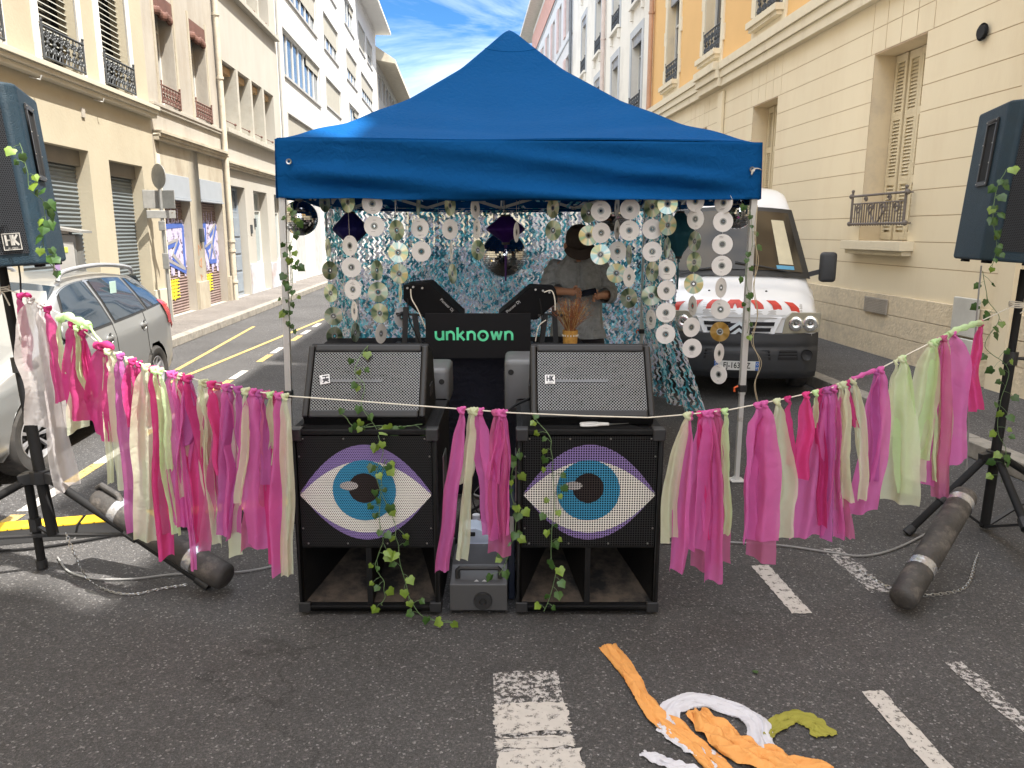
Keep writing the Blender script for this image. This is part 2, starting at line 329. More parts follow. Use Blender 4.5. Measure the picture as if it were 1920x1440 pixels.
# yellow delivery-bay lines on the left, measured in the street frame
def line2(b, a, c, wd, z=.004):
    a = ST(*a, z); c = ST(*c, z); d = (c - a).normalized(); q = Vector((-d.y, d.x, 0)) * wd / 2; b.add([a - q, a + q, c + q, c - q], [(0, 1, 2, 3)])
def line3(b, p, q, wd, z=.004):
    a = G(*p, z); c = G(*q, z); d = (c - a).normalized(); n_ = Vector((-d.y, d.x, 0)) * wd / 2; b.add([a - n_, a + n_, c + n_, c - n_], [(0, 1, 2, 3)])
line3(b, (607, 598), (362, 699), .06, .005); line3(b, (476, 612), (330, 694), .055); line3(b, (250, 745), (362, 699), .06, .006)
for y in (3.6, 4.55, 5.5, 6.4, 7.5, 9.2, 11.0): line2(b, (-2.5, y), (-2.5, y + .55), .08)
struct(b.build('yellow_lines', M_yel))
b = MB(); 
for y in (4.2, 5.1, 6.0, 6.95, 8.1, 9.85, 11.7, 12.6): line2(b, (-2.5, y), (-2.5, y + .5), .08, .005)
struct(b.build('white_bay_line', M_white))

# ================================================================ buildings
def bld(name, label, cat='building'): return thing(name, label, cat, (0, 0, 0), YAW)
def wall_mesh(side, s, y0, y1, z0, z1, ops, depth=.3, thick=.6, rev=0):
    """facade plane at s with rectangular openings (ya,yb,za,zb[,depth]); side=+1 faces +s (left side of street)"""
    b = MB(); ys = sorted({y0, y1, *[o[0] for o in ops], *[o[1] for o in ops]}); zs = sorted({z0, z1, *[o[2] for o in ops], *[o[3] for o in ops]})
    inn = s - side * thick
    for i in range(len(ys) - 1):
        for j in range(len(zs) - 1):
            cy, cz = (ys[i] + ys[i+1]) / 2, (zs[j] + zs[j+1]) / 2
            if any(o[0] < cy < o[1] and o[2] < cz < o[3] for o in ops): continue
            b.quad((s, ys[i], zs[j]), (s, ys[i+1], zs[j]), (s, ys[i+1], zs[j+1]), (s, ys[i], zs[j+1]))
    b.cur = rev
    for o in ops:
        d = o[4] if len(o) > 4 else depth; q = s - side * d; a, c, e, g = o[:4]
        b.quad((s, a, e), (q, a, e), (q, a, g), (s, a, g)); b.quad((s, c, e), (q, c, e), (q, c, g), (s, c, g))
        b.quad((s, a, e), (s, c, e), (q, c, e), (q, a, e)); b.quad((s, a, g), (s, c, g), (q, c, g), (q, a, g))
    b.cur = 0; bk = s - side * 7   # body of the building
    b.quad((s, y0, z1), (s, y1, z1), (bk, y1, z1), (bk, y0, z1)); b.quad((s, y0, z0), (bk, y0, z0), (bk, y0, z1), (s, y0, z1)); b.quad((s, y1, z0), (bk, y1, z0), (bk, y1, z1), (s, y1, z1))
    b.quad((bk, y0, z0), (bk, y1, z0), (bk, y1, z1), (bk, y0, z1))
    return b
def sbox(b, side, s, d0, d1, y0, y1, z0, z1):
    """box standing d0..d1 proud of the facade"""
    a, c = s + side * d0, s + side * d1; return b.box(min(a, c), max(a, c), y0, y1, z0, z1)
M_glass = glassy('window_glass', (.03, .035, .045), .04, spec=.9)
M_glassblue = glassy('window_glass_pale', (.10, .13, .17), .06, spec=1)
M_dark = mat('dark_interior', (.02, .02, .022), .9)
M_frame = mat('white_window_frame', (.62, .62, .6), .5, var=.05)
M_iron = mat('wrought_iron', (.06, .065, .07), .5, metal=.3, var=.2)
M_ironbrown = mat('rusty_iron', (.13, .06, .045), .7, var=.25)
M_shut = mat('grey_roller_shutter', (.16, .185, .20), .45, metal=.3, var=.08, scale=2, dirt=(.22, .22, .21), dscale=1.2, dlo=.55, dhi=.8)
M_shutbrown = mat('brown_roller_shutter', (.21, .15, .14), .6, var=.15, dirt=(.30, .25, .22), dscale=2)
def roller(par, side, s, y0, y1, z0, z1, m, step=.055, name='roller_shutter'):
    b = MB(); z = z0
    while z < z1:
        e = min(z + step, z1); q0 = s; q1 = s + side * .018; zm = (z + e) / 2
        b.add([(q0, y0, z), (q0, y1, z), (q1, y1, zm), (q1, y0, zm)], [(0, 1, 2, 3)]); b.add([(q1, y0, zm), (q1, y1, zm), (q0, y1, e), (q0, y0, e)], [(0, 1, 2, 3)]); z = e
    return b.build(name, m, par, smooth=True, angle=60)
def window(par, side, s, y0, y1, z0, z1, cols=2, rows=1, fw=.05, glass=None, m=None, name='window', trans=None):
    b = MB(); 
    sbox(b, side, s, 0, .05, y0, y0 + fw, z0, z1); sbox(b, side, s, 0, .05, y1 - fw, y1, z0, z1)
    sbox(b, side, s, 0, .05, y0 + fw, y1 - fw, z0, z0 + fw); sbox(b, side, s, 0, .05, y0 + fw, y1 - fw, z1 - fw, z1)
    for i in range(1, cols):
        y = lerp(y0, y1, i / cols); sbox(b, side, s, .002, .048, y - fw * .6, y + fw * .6, z0 + fw, z1 - fw)
    zz = [lerp(z0, z1, i / rows) for i in range(1, rows)] + ([trans] if trans else [])
    for z in zz: sbox(b, side, s, .004, .046, y0 + fw, y1 - fw, z - fw * .4, z + fw * .4)
    o = b.build(name, m or M_frame, par)
    g = MB(); q = s + side * .015; g.quad((q, y0 + .01, z0 + .01), (q, y1 - .01, z0 + .01), (q, y1 - .01, z1 - .01), (q, y0 + .01, z1 - .01)); g.build('pane', glass or M_glass, o)
    return o
def scroll(cy, cz, r, turns=1.3, a0=0, sgn=1, n=14):
    return [(cy + sgn * r * (1 - .75 * i / n) * math.cos(a0 + turns * 2 * math.pi * i / n), cz + r * (1 - .75 * i / n) * math.sin(a0 + turns * 2 * math.pi * i / n)) for i in range(n + 1)]
def railing(par, side, s, y0, y1, z0, z1, m, kind='scroll', r=.009, name='railing'):
    b = MB(); q = s + side * .06; T = lambda pts, rr=r: b.tube([(q, p[0], p[1]) for p in pts], rr, 6)
    T([(y0 - .03, z1), (y1 + .03, z1)], r * 1.6); T([(y0 - .03, z0), (y1 + .03, z0)], r * 1.4)
    for y in (y0 - .02, y1 + .02):
        b.tube([(q, y, z0 - .02), (q, y, z1 + .05)], r * 1.5, 6); b.ball((q, y, z1 + .06), r * 2.2, 8, 5); b.tube([(q, y, z1), (s - side * .02, y, z1)], r, 6); b.tube([(q, y, z0), (s - side * .02, y, z0)], r, 6)
    h = z1 - z0; w_ = y1 - y0
    if kind == 'scroll':
        k = max(3, int(w_ / (h * .42)))
        for i in range(k):
            cy = y0 + w_ * (i + .5) / k; g = w_ / k
            T(scroll(cy - g * .25, z0 + h * .72, g * .27, 1.3, 0, 1)); T(scroll(cy + g * .25, z0 + h * .72, g * .27, 1.3, 0, -1))
            T(scroll(cy - g * .22, z0 + h * .3, g * .26, 1.3, math.pi, 1)); T(scroll(cy + g * .22, z0 + h * .3, g * .26, 1.3, math.pi, -1))
            T([(cy, z0), (cy, z1)]); T([(cy - g * .5, z0), (cy, z0 + h * .5), (cy + g * .5, z1)], r * .8)
            b.ball((q, cy, z0 + h * .5), r * 3, 8, 5)
    else:
        k = int(w_ / .055)
        for i in range(k + 1):
            y = y0 + w_ * i / k; T([(y, z0), (y, z1 - h * (.28 if kind == 'panel' else 0))], r * .8)
            if kind == 'panel': b.ball((q, y, z0 - .012), r * 1.6, 6, 4)
        if kind == 'panel':
            T([(y0, z1 - h * .28), (y1, z1 - h * .28)], r)
            for i in range(4):
                cy = y0 + w_ * (i + .5) / 4; T(scroll(cy, z0 + h * .52, h * .2, 1.4, 0, 1 if i < 2 else -1), r * 1.1)
            cy = (y0 + y1) / 2; T([(cy - .02, z0), (cy - .14, z0 + h * .35), (cy - .05, z0 + h * .7)], r * 1.2); T([(cy + .02, z0), (cy + .14, z0 + h * .35), (cy + .05, z0 + h * .7)], r * 1.2)
            for i in (.27, .73): T(scroll(y0 + w_ * i, z1 - h * .14, h * .1, 1.0, 0, 1), r * 1.3)
            for z in (z0, z1):
                for y in (y0 - .05, y1 + .05): b.ball((q, y, z), r * 3.2, 8, 6)
    return b.build(name, m, par, smooth=True)
def pipe(par, side, s, y, z0, z1, m, r=.045, joints=(), name='drainpipe'):
    b = MB(); q = s + side * (r + .03); b.tube([(q, y, z0), (q, y, z1)], r, 12)
    for z in joints: b.tube([(q, y, z - .025), (q, y, z + .025)], r * 1.3, 12); b.box(min(s, q), max(s, q), y - .01, y + .01, z - .01, z + .01)
    return b.build(name, m, par, smooth=True)
def cornice(par, side, s, y0, y1, z0, z1, d, m, name='cornice', steps=3):
    b = MB()
    for i in range(steps):
        a = lerp(z0, z1, i / steps); c = lerp(z0, z1, (i + 1) / steps) - (.0 if i == steps - 1 else 0.0); sbox(b, side, s, 0, d * (.45 + .55 * (i + 1) / steps) + .001 * i, y0, y1, a, c)
    return b.build(name, m, par, bevel=.006)
M_cream = mat('cream_plaster', (.43, .385, .29), .9, var=.06, scale=1.6, bump=.25, bscale=25, dirt=(.37, .315, .23), dscale=.7, dlo=.5, dhi=.8)
M_creamtrim = mat('pale_cream_trim', (.50, .47, .39), .85, var=.05, bump=.1, dirt=(.45, .38, .28), dscale=2, dlo=.6, dhi=.85)
M_old = mat('old_grey_plaster', (.39, .36, .315), .92, var=.1, scale=2, bump=.4, bscale=30, dirt=(.30, .26, .21), dscale=1.4, dlo=.48, dhi=.78, stretch=(1, 1, .35))
M_oldlow = mat('old_beige_stone', (.42, .38, .30), .92, var=.1, scale=3, bump=.5, bscale=30, dirt=(.30, .25, .19), dscale=1.8, dlo=.48, dhi=.75, stretch=(1, 1, .5))
M_render = mat('grey_beige_render', (.42, .40, .36), .92, var=.08, scale=1.2, bump=.2, bscale=30, dirt=(.38, .35, .30), dscale=.9, dlo=.48, dhi=.8, stretch=(1, 1, .4))
M_whitewall = mat('white_render', (.68, .67, .64), .9, var=.04, scale=1, bump=.1, bscale=40, dirt=(.60, .585, .56), dscale=.5)
M_blind = mat('beige_blind', (.36, .34, .29), .8, var=.06)
M_pipe = mat('beige_pipe_paint', (.52, .47, .38), .6, var=.08, dirt=(.35, .3, .25), dscale=6)
LS = -5.0
# ---- left 1: cream building with grey roller shutters
B1 = bld('cream_building', 'cream plastered building with two wide grey roller shutters under black-railed windows')
ops = [(9.0, 10.84, .1, 2.6), (11.42, 12.56, .1, 2.54), (7.1, 8.1, .1, 2.4)] + [(a, c, 3.52, 6.3) for a, c in ((8.15, 9.05), (9.9, 10.85), (11.5, 12.4))]
wall_mesh(1, LS, -22, 13.05, .1, 12.5, ops, .28).build('wall', M_cream, B1)
cornice(B1, 1, LS, -22, 13.07, 3.32, 3.5, .16, M_creamtrim, 'ledge')
b = MB(); 
for (y0, y1) in ((8.42, 9.0), (10.84, 11.42), (12.56, 13.05)): sbox(b, 1, LS, .0, .04, y0 + .002, y1 - .002, .1, .62)
b.each('plinth', M_creamtrim, B1, bevel=.01)
for (y0, y1, zt) in ((9.0, 10.84, 2.6), (11.42, 12.56, 2.54)):
    roller(B1, 1, LS - .2, y0, y1, .38, zt - .2, M_shut)
    b = MB(); sbox(b, 1, LS, -.24, -.12, y0, y1, zt - .2, zt); b.build('shutter_box', mat('shutter_box_brown', (.17, .155, .13), .6), B1)
    b = MB(); sbox(b, 1, LS, -.24, -.17, y0, y1, .1, .38); b.build('base_panel', M_shut, B1)
b = MB(); sbox(b, 1, LS, -.2, -.15, 7.1, 8.1, .1, 2.4); b.build('door', mat('terracotta_door', (.38, .16, .10), .6), B1)
for (y0, y1) in ((8.15, 9.05), (9.9, 10.85), (11.5, 12.4)):
    wn = window(B1, 1, LS - .26, y0, y1, 3.52, 6.3, 2, 1, m=M_dark)
    b = MB(); z = 3.85
    while z < 6.3: b.add([(LS - .13, y0, z), (LS - .13, y1, z), (LS - .10, y1, z - .032), (LS - .10, y0, z - .032)], [(0, 1, 2, 3)]); z += .075
    b.build('venetian_blind', mat('blind_slats', (.30, .30, .27), .5), wn)
    b = MB(); sbox(b, 1, LS, 0, .035, y0 - .12, y0, 3.5, 6.4); sbox(b, 1, LS, 0, .035, y1, y1 + .12, 3.5, 6.4); sbox(b, 1, LS, 0, .035, y0, y1, 6.3, 6.4); b.build('surround', mat('white_stone_surround', (.66, .64, .60), .8, dirt=(.5, .46, .4), dscale=5, dlo=.55), wn, bevel=.005)
    railing(wn, 1, LS, y0, y1, 3.58, 3.93, M_iron)
b = MB(); sbox(b, 1, LS, 0, .02, 10.75, 10.83, 3.02, 3.14); b.build('vent', M_old, B1)
for y in (9.6, 11.15): b = MB(); b.tube([(LS, y, 3.3), (LS + .12, y, 3.27), (LS + .14, y, 3.32)], .008, 6); b.build('hook', M_frame, B1)
# ---- left 2: old building with graffiti shutters
B2 = bld('old_beige_building', 'narrow old beige building with two brown graffitied roller shutters and red-brown fretwork over tall windows')
wins2 = ((13.56, 14.35), (15.2, 16.05))
wall_mesh(1, LS, 13.05, 16.7, .1, 13, [(13.27, 14.5, .1, 2.5), (15.1, 16.38, .1, 2.52)] + [(a, c, 3.62, 5.35) for a, c in wins2] + [(a, c, 6.9, 8.6) for a, c in wins2], .3).build('wall', M_old, B2)
b = MB(); sbox(b, 1, LS, 0, .012, 13.07, 13.27, .1, 3.0); sbox(b, 1, LS, 0, .012, 14.5, 15.1, .1, 3.0); sbox(b, 1, LS, 0, .012, 16.38, 16.55, .1, 3.0); sbox(b, 1, LS, 0, .012, 13.27, 14.5, 2.5, 3.0); sbox(b, 1, LS, 0, .012, 15.1, 16.38, 2.52, 3.0)
sbox(b, 1, LS, .013, .06, 14.52, 15.08, .1, .62); sbox(b, 1, LS, .013, .06, 16.4, 16.54, .1, .62)
b.build('stone_front', M_oldlow, B2, bevel=.004)
cornice(B2, 1, LS, 13.08, 16.6, 3.0, 3.16, .15, M_oldlow); cornice(B2, 1, LS, 13.08, 16.6, 3.5, 3.6, .06, M_old, 'ledge', 2)
for (y0, y1) in wins2:
    for zb, zt in ((3.62, 5.35), (6.9, 8.6)):
        wn = window(B2, 1, LS - .28, y0, y1, zb, zt, 2, 1, trans=zt - .45)
        railing(wn, 1, LS - .02, y0, y1, zb + .03, zb + .3, M_ironbrown, r=.008)
        b = MB(); sbox(b, 1, LS, -.03, .01, y0 - .02, y1 + .02, zt - .2, zt + .02)
        for i in range(9): t = (i + .5) / 9; b.ball((LS - .01, lerp(y0, y1, t), zt - .22 - .05 * abs(math.cos(t * math.pi * 2))), .055, 8, 6, 1.4)
        b.build('lambrequin', M_ironbrown, wn)
        b = MB(); sbox(b, 1, LS, 0, .02, y0 - .1, y0 - .025, zb - .1, zt + .12); sbox(b, 1, LS, 0, .02, y1 + .025, y1 + .1, zb - .1, zt + .12); b.build('surround', M_oldlow, wn)
M_box2 = mat('grey_shutter_box', (.33, .36, .40), .5, var=.06)
M_gl = [mat('graffiti_white_lilac', (.55, .50, .72), .6, var=.1), mat('graffiti_blue', (.06, .12, .42), .55, var=.1), mat('graffiti_yellow', (.75, .62, .04), .6, var=.1), mat('graffiti_grey_fill', (.30, .29, .30), .6), mat('graffiti_orange', (.45, .2, .1), .7)]
for gi, (y0, y1, zt) in enumerate(((13.27, 14.5, 2.5), (15.1, 16.38, 2.52))):
    sh = roller(B2, 1, LS - .16, y0, y1, .1, zt - .3, M_shutbrown, .05)
    b = MB(); sbox(b, 1, LS, -.14, .03, y0, y1, zt - .38, zt); sbox(b, 1, LS, -.12, .05, y0, y1, zt - .42, zt - .385); b.build('shutter_box', M_box2, B2, bevel=.006)
    # spray-painted letters with pale outline and blue stroke; yellow cross-hatching below
    o = (LS - .14, y0, 0); ux = (0, 1, 0); uz = (0, 0, 1); W_ = y1 - y0
    shp = ([[(.05, 1.62), (.95, 1.66)], [(.25, 1.6), (.3, 1.0)], [(.3, 1.28), (.75, 1.36)], [(.35, 1.0), (.95, .82)], [(.75, 1.36), (.5, 1.1), (.95, .82)], [(.95, 1.66), (.9, .82)]],
           [[(.05, 1.55), (.45, 1.68), (.4, 1.2)], [(.3, 1.5), (.55, .95)], [(.55, .95), (.95, 1.66)], [(.62, 1.45), (.95, 1.66)], [(.4, 1.2), (.7, 1.3), (.85, .95)], [(.55, .95), (.85, .95)], [(.15, 1.3), (.5, 1.25)]])[gi]
    S_ = lambda pl: [(p[0] * W_, p[1]) for p in pl]
    b = MB(); b.cur = 0
    for k in range(16):
        t = (k + .5) / 16; b.stroke([(t * W_, .86 + .12 * math.sin(k * 1.7)), (t * W_ + .02, 1.72 + .05 * math.sin(k * 2.3))], W_ / 15, o, ux, uz, .004 + .0002 * k)
    for k in range(5): b.stroke([(W_ * (.3 + .12 * k), 1.7), (W_ * (.3 + .12 * k) + .02, 1.95 - .05 * (k % 2))], .025, o, ux, uz, .004)
    b.build('graffiti_outline', paint('graffiti_spray_lilac', (.52, .48, .68), .40, .48, 7), sh)
    b = MB()
    for i, pl in enumerate(shp): b.stroke(S_(pl), .085, o, ux, uz, .0095 + .0006 * i)
    b.build('graffiti_letters', M_gl[1], sh)
    b = MB()
    for i, pl in enumerate(shp[2:5]): b.stroke([(p[0] * W_ - .05, p[1] + .05) for p in pl], .05, o, ux, uz, .0140 + .0006 * i)
    b.build('graffiti_fill', M_gl[3], sh)
    b = MB()
    for k in range(8): b.stroke([(.1 + k * .07, .35 + .02 * (k % 3)), (.2 + k * .07, .72 - .02 * (k % 2))], .03, o, ux, uz, .005 + .0003 * k)
    for k in range(6): b.stroke([(.08, .38 + k * .06), (.78, .40 + k * .06)], .022, o, ux, uz, .008 + .0003 * k)
    b.build('graffiti_hatching', M_gl[2], sh)
b = MB(); b.cur = 0
for i, t in enumerate(([(0, .1), (0, .3), (.12, .2), (.12, .32)], [(.02, .0), (.12, .05), (.1, -.12), (0, -.08), (.02, 0)], [(.12, -.3), (.02, -.25), (.1, -.45), (.0, -.5)], [(.0, -.6), (.12, -.75)])):
    b.stroke([(p[0], p[1]) for p in t], .018, (LS + .013, 14.75, 1.0), (0, 1, 0), (0, 0, 1), .003)
b.build('graffiti_scrawl', M_gl[4], B2)
b = MB(); sbox(b, 1, LS, .012, .07, 14.85, 14.98, 1.35, 1.6); b.build('letter_box', M_iron, B2, bevel=.01)
pipe(B2, 1, LS, 16.62, .11, 12.5, M_pipe, .055, (.5, 1.15, 1.35, 3.1, 4.6, 5.8))
# ---- left 3: grey-beige building with concrete loggia windows
B3 = bld('grey_beige_building', 'grey-beige rendered building with concrete fins between recessed windows and a grey-blue panelled door')
g3 = [(18.85, 20.1), (20.85, 22.0)]
ops = [(17.08, 18.15, .1, 2.52)] + [(a, c, .1, 2.5) for a, c in g3] + [(16.98, 21.42, 3.68, 5.05, .4), (16.98, 21.42, 6.6, 7.95, .4), (16.98, 21.42, 9.4, 10.8, .4)]
wall_mesh(1, LS, 16.7, 22.1, .1, 13.2, ops, .3).build('wall', M_render, B3)
cornice(B3, 1, LS, 16.75, 22.0, 2.86, 3.0, .12, M_oldlow)
M_conc = mat('concrete_fin', (.42, .40, .35), .85, var=.08, scale=6, bump=.2, bscale=80, dirt=(.36, .32, .26), dscale=5, dlo=.52)
for zb, zt in ((3.68, 5.05), (6.6, 7.95), (9.4, 10.8)):
    b = MB(); sbox(b, 1, LS, -.38, .14, 16.8, 21.95, zb - .1, zb - .002); b.build('window_ledge', M_conc, B3, bevel=.008)
    for i in range(4):
        y0 = 16.98 + i * 1.11; y1 = y0 + 1.11
        wn = window(B3, 1, LS - .38, y0 + .02, y1 - .02, zb, zt, 2, 1, glass=M_glassblue, m=M_conc)
        b = MB(); sbox(b, 1, LS, -.36, -.1, y0 + .05, y1 - .1, zt - .18, zt - .02); b.build('blind_box', mat('wood_blind_box', (.42, .27, .13), .7), wn, bevel=.02)
        if i < 3: b = MB(); sbox(b, 1, LS, -.37, .02, y1 - .07, y1 + .07, zb, zt); b.build('fin', M_conc, B3)
        b = MB(); b.tube([(LS - .05, y0 + .1, zb + .18), (LS - .05, y1 - .08, zb + .18)], .01, 6); b.ball((LS - .05, y1 - .15, zb + .18), .03, 8, 6); b.build('guard_bar', M_ironbrown, wn)
dr = MB(); sbox(dr, 1, LS, -.22, -.16, 17.1, 18.13, .1, 1.95)
for z0, z1 in ((.2, .62), (.68, 1.0), (1.06, 1.38), (1.44, 1.85)):
    for y0, y1 in ((17.17, 17.58), (17.64, 18.06)): sbox(dr, 1, LS, -.162, -.14, y0, y1, z0, z1)
dr = dr.build('door', mat('grey_blue_door', (.23, .27, .32), .55, var=.08, dirt=(.3, .32, .34), dscale=3), B3, bevel=.006)
window(B3, 1, LS - .22, 17.1, 18.13, 1.96, 2.5, 1, glass=M_glassblue, m=mat('grey_blue_door', (0, 0, 0)), name='transom_window')
for a, c in g3:
    window(B3, 1, LS - .25, a, c, .75, 2.5, 1, trans=2.05, glass=mat('frosted_glass', (.30, .35, .36), .3, var=.1), name='shop_window')
    b = MB(); sbox(b, 1, LS, -.26, -.18, a, c, .1, .75); b.build('shop_panel', mat('pale_blue_paint', (.46, .51, .58), .7), B3)
b = MB(); sbox(b, 1, LS, 0, .03, 18.2, 18.8, .1, .8); sbox(b, 1, LS, 0, .03, 20.13, 20.82, .1, .75); b.each('plinth', mat('pale_blue_plinth', (.44, .47, .52), .8, dirt=(.38, .25, .2), dscale=1.2, dlo=.5), B3, bevel=.006)
for y, z in ((18.4, 1.5), (18.75, 1.65)): b = MB(); sbox(b, 1, LS, 0, .03, y, y + .12, z, z + .2); b.build('intercom', M_iron, B3, bevel=.004)
# ---- left 4: white modern block
B4 = bld('white_modern_block', 'tall white rendered block on the left with flush strip windows and beige blinds')
w4 = [(22.85, 28.35, 5.86, 7.1, 'g'), (29.6, 32.95, 6.1, 7.08, 'f'), (35.3, 38.4, 6.1, 7.07, 'g'), (39.8, 44.9, 6.1, 7.07, 'h'), (22.9, 28.2, 8.1, 9.3, 'h'), (29.6, 32.8, 8.08, 9.3, 'h'), (35.0, 38.26, 8.05, 9.25, 'h'), (39.78, 44.8, 8.05, 9.24, 'h'),
      (22.9, 28.2, 10.28, 11.45, 'f'), (29.6, 32.8, 10.28, 11.45, 'g'), (34.93, 37.8, 10.28, 11.45, 'g'), (39.43, 41.8, 10.28, 11.45, 'f'), (42.6, 44.9, 10.28, 11.46, 'h'),
      (23.0, 28.2, 3.6, 4.85, 'f'), (29.6, 33, 3.6, 4.85, 'g'), (35.3, 38.2, 3.6, 4.85, 'f'), (39.8, 44.8, 3.6, 4.85, 'f')] + [(a, a + 1.6, .1, 2.5, 's') for a in (23.2, 26.0, 29.0, 32.5, 36, 40)]
wall_mesh(1, LS, 22.1, 47.0, .1, 12.55, [o[:4] for o in w4], .12).build('wall', M_whitewall, B4)
for i, (a, c, e, g, k) in enumerate(w4):
    if k == 's':
        b = MB(); sbox(b, 1, LS, -.1, -.05, a, c, .1, 2.5); b.build('garage_door', mat('pale_grey_door', (.45, .45, .45), .7), B4); continue
    n = max(2, round((c - a) / .8)); wn = window(B4, 1, LS - .1, a, c, e, g, n, glass=M_glassblue)
    if k == 'f': z0, ya, yb = e + .04, a, c
    elif k == 'h': z0, ya, yb = e + (g - e) * .42, a, c
    else: z0, ya, yb = g - .3, lerp(a, c, .62), c
    b = MB(); sbox(b, 1, LS, -.045, -.03, ya + .04, yb - .04, z0, g - .01); b.build('blind', M_blind, wn)
    b = MB(); sbox(b, 1, LS, -.1, .05, a - .03, c + .03, e - .06, e - .002); sbox(b, 1, LS, -.02, .025, a - .04, a - .001, e, g); sbox(b, 1, LS, -.02, .025, c + .001, c + .04, e, g); sbox(b, 1, LS, -.02, .03, a - .04, c + .04, g + .001, g + .04); b.build('sill', mat('grey_window_trim', (.42, .41, .4), .6), wn)
b = MB(); sbox(b, 1, LS, 0, .9, 38.5, 47, 12.6, 12.75); sbox(b, 1, LS, 0, .03, 22.1, 47, 12.5, 12.6); b.build('roof_edge', M_whitewall, B4)
pipe(B4, 1, LS, 22.2, .1, 12.5, M_whitewall, .06)
# ---- left 5: far building with a deep eave
B5 = bld('eaved_building', 'far building on the left with a deep pale overhanging eave above dark windows')
wall_mesh(1, LS, 47.05, 66, .1, 11.4, [(48 + 2.2 * i, 49.6 + 2.2 * i, z, z + 1.4) for i in range(8) for z in (3.6, 6.2, 9.4)], .15).build('wall', M_render, B5)
for i in range(8):
    for z in (3.6, 6.2, 9.4): window(B5, 1, LS - .12, 48 + 2.2 * i, 49.6 + 2.2 * i, z, z + 1.4, 2)
b = MB(); b.add([(LS - .1, 47.1, 11.3), (LS + 1.1, 47.1, 11.1), (LS + 1.1, 66, 11.1), (LS - .1, 66, 11.3), (LS - .1, 47.1, 12.1), (LS + 1.1, 47.1, 11.32), (LS + 1.1, 66, 11.32), (LS - .1, 66, 12.1)], [(0,1,2,3),(4,5,6,7),(0,1,5,4),(1,2,6,5),(2,3,7,6)])
b.build('eave', mat('pale_wood_soffit', (.55, .50, .40), .8), B5)

# ================================================================ right side
RS = 4.9
M_rcream = mat('right_cream_paint', (.80, .70, .51), .85, var=.03, scale=.8, bump=.12, bscale=45, dirt=(.72, .60, .42), dscale=1.1, dlo=.48, dhi=.8, stretch=(1, 1, .3))
M_rstone = mat('right_plinth_stone', (.72, .61, .44), .95, var=.12, scale=18, bump=.9, bscale=38, dirt=(.46, .40, .32), dscale=2.5, dlo=.5, dhi=.8)
M_orange = mat('orange_render', (.76, .48, .20), .9, var=.03, scale=1, bump=.15, bscale=60)
M_rtrim = mat('right_trim_cream', (.74, .66, .50), .8, var=.04, bump=.08, dirt=(.55, .46, .33), dscale=3, dlo=.56, dhi=.8)
M_shutcream = mat('cream_shutters', (.72, .63, .45), .6, var=.04, dirt=(.55, .46, .32), dscale=8, dlo=.55, dhi=.75)
M_seam = mat('groove_brown', (.48, .36, .24), .9)
C1 = bld('orange_and_cream_building', 'building on the right with grooved cream ground floor under an orange-rendered upper storey')
rw = [(8.26, 9.32), (12.16, 13.2), (15.7, 16.7), (4.6, 5.6)]
gw = [(a, c, 1.44, 3.6) for a, c in rw]
ow = [(18.08, 19.1), (15.12, 16.12), (12.2, 13.26), (9.2, 10.2), (6.2, 7.2)]
gu = [(a, c, 4.95, 7.1) for a, c in ow]
wall_mesh(-1, RS, -16, 20.6, .1, 14.5, [(a, c, e, g, .38) for a, c, e, g in gw] + [(a, c, e, g, .25) for a, c, e, g in gu], .3, rev=1).build('wall', [M_orange, mat('window_reveal_cream', (.76, .64, .45), .85, var=.04, dirt=(.55, .47, .36), dscale=2)], C1)
# grooved cream cladding: courses standing 15 mm proud with narrow gaps between them
b = MB(); zs = [.83 + .0, 1.17, 1.44, 1.715, 1.99, 2.265, 2.535, 2.805, 3.075, 3.345, 3.62, 3.9, 4.21]
for i in range(len(zs) - 1):
    z0, z1 = zs[i], zs[i+1] - .008; cuts = []
    for a, c in rw:
        if z1 > 1.44 and z0 < 3.58: cuts.append((a - .0, c + .0))
        elif 3.6 <= z0 < 3.95: cuts += [(a - .10 + k * .31 - .004, a - .10 + k * .31 + .010) for k in range(5)]
    cuts += [(6.66, 6.70)]; cuts.sort(); y = -16.0
    for a, c in cuts + [(20.58, 20.6)]:
        if a > y: sbox(b, -1, RS, 0, .009, y, a, z0, z1)
        y = max(y, c)
b.build('grooved_cladding', M_rcream, C1, bevel=.0015)
b = MB(); sbox(b, -1, RS, .001, .004, -16, 20.59, .83, 1.43)
ys = [-16] + [q for a, c in sorted(rw) for q in (a, c)] + [20.59]
for i in range(0, len(ys), 2): sbox(b, -1, RS, .001, .004, ys[i], ys[i+1], 1.431, 3.599)
sbox(b, -1, RS, .001, .004, -16, 20.59, 3.601, 4.2)
b.build('groove_backing', M_seam, C1)
b = MB(); r = random.Random(4)
for j, (z0, z1) in enumerate(((.1, .372), (.374, .603), (.605, .832))):
    y = -16 + .6 * j
    while y < 20.5: e = min(20.58, y + r.uniform(1.3, 2.1)); sbox(b, -1, RS, 0, .035 + r.uniform(0, .004), y, e - .004, z0, z1 - .003); y = e
b.build('stone_plinth', M_rstone, C1, bevel=.006)
cornice(C1, -1, RS, -16, 14.62, 4.2, 4.62, .18, M_rtrim, steps=3); cornice(C1, -1, RS, 14.64, 15.9, 4.2, 4.63, .28, M_rtrim, 'cornice_break', 3); cornice(C1, -1, RS, 15.92, 20.6, 4.2, 4.62, .18, M_rtrim, steps=3)
b = MB(); sbox(b, -1, RS, .017, .07, 14.66, 14.9, .1, 4.12); b.build('pilaster', M_rcream, C1, bevel=.004)
b = MB()   # unseen blocks added along the roof edge, gapped for sun patches below
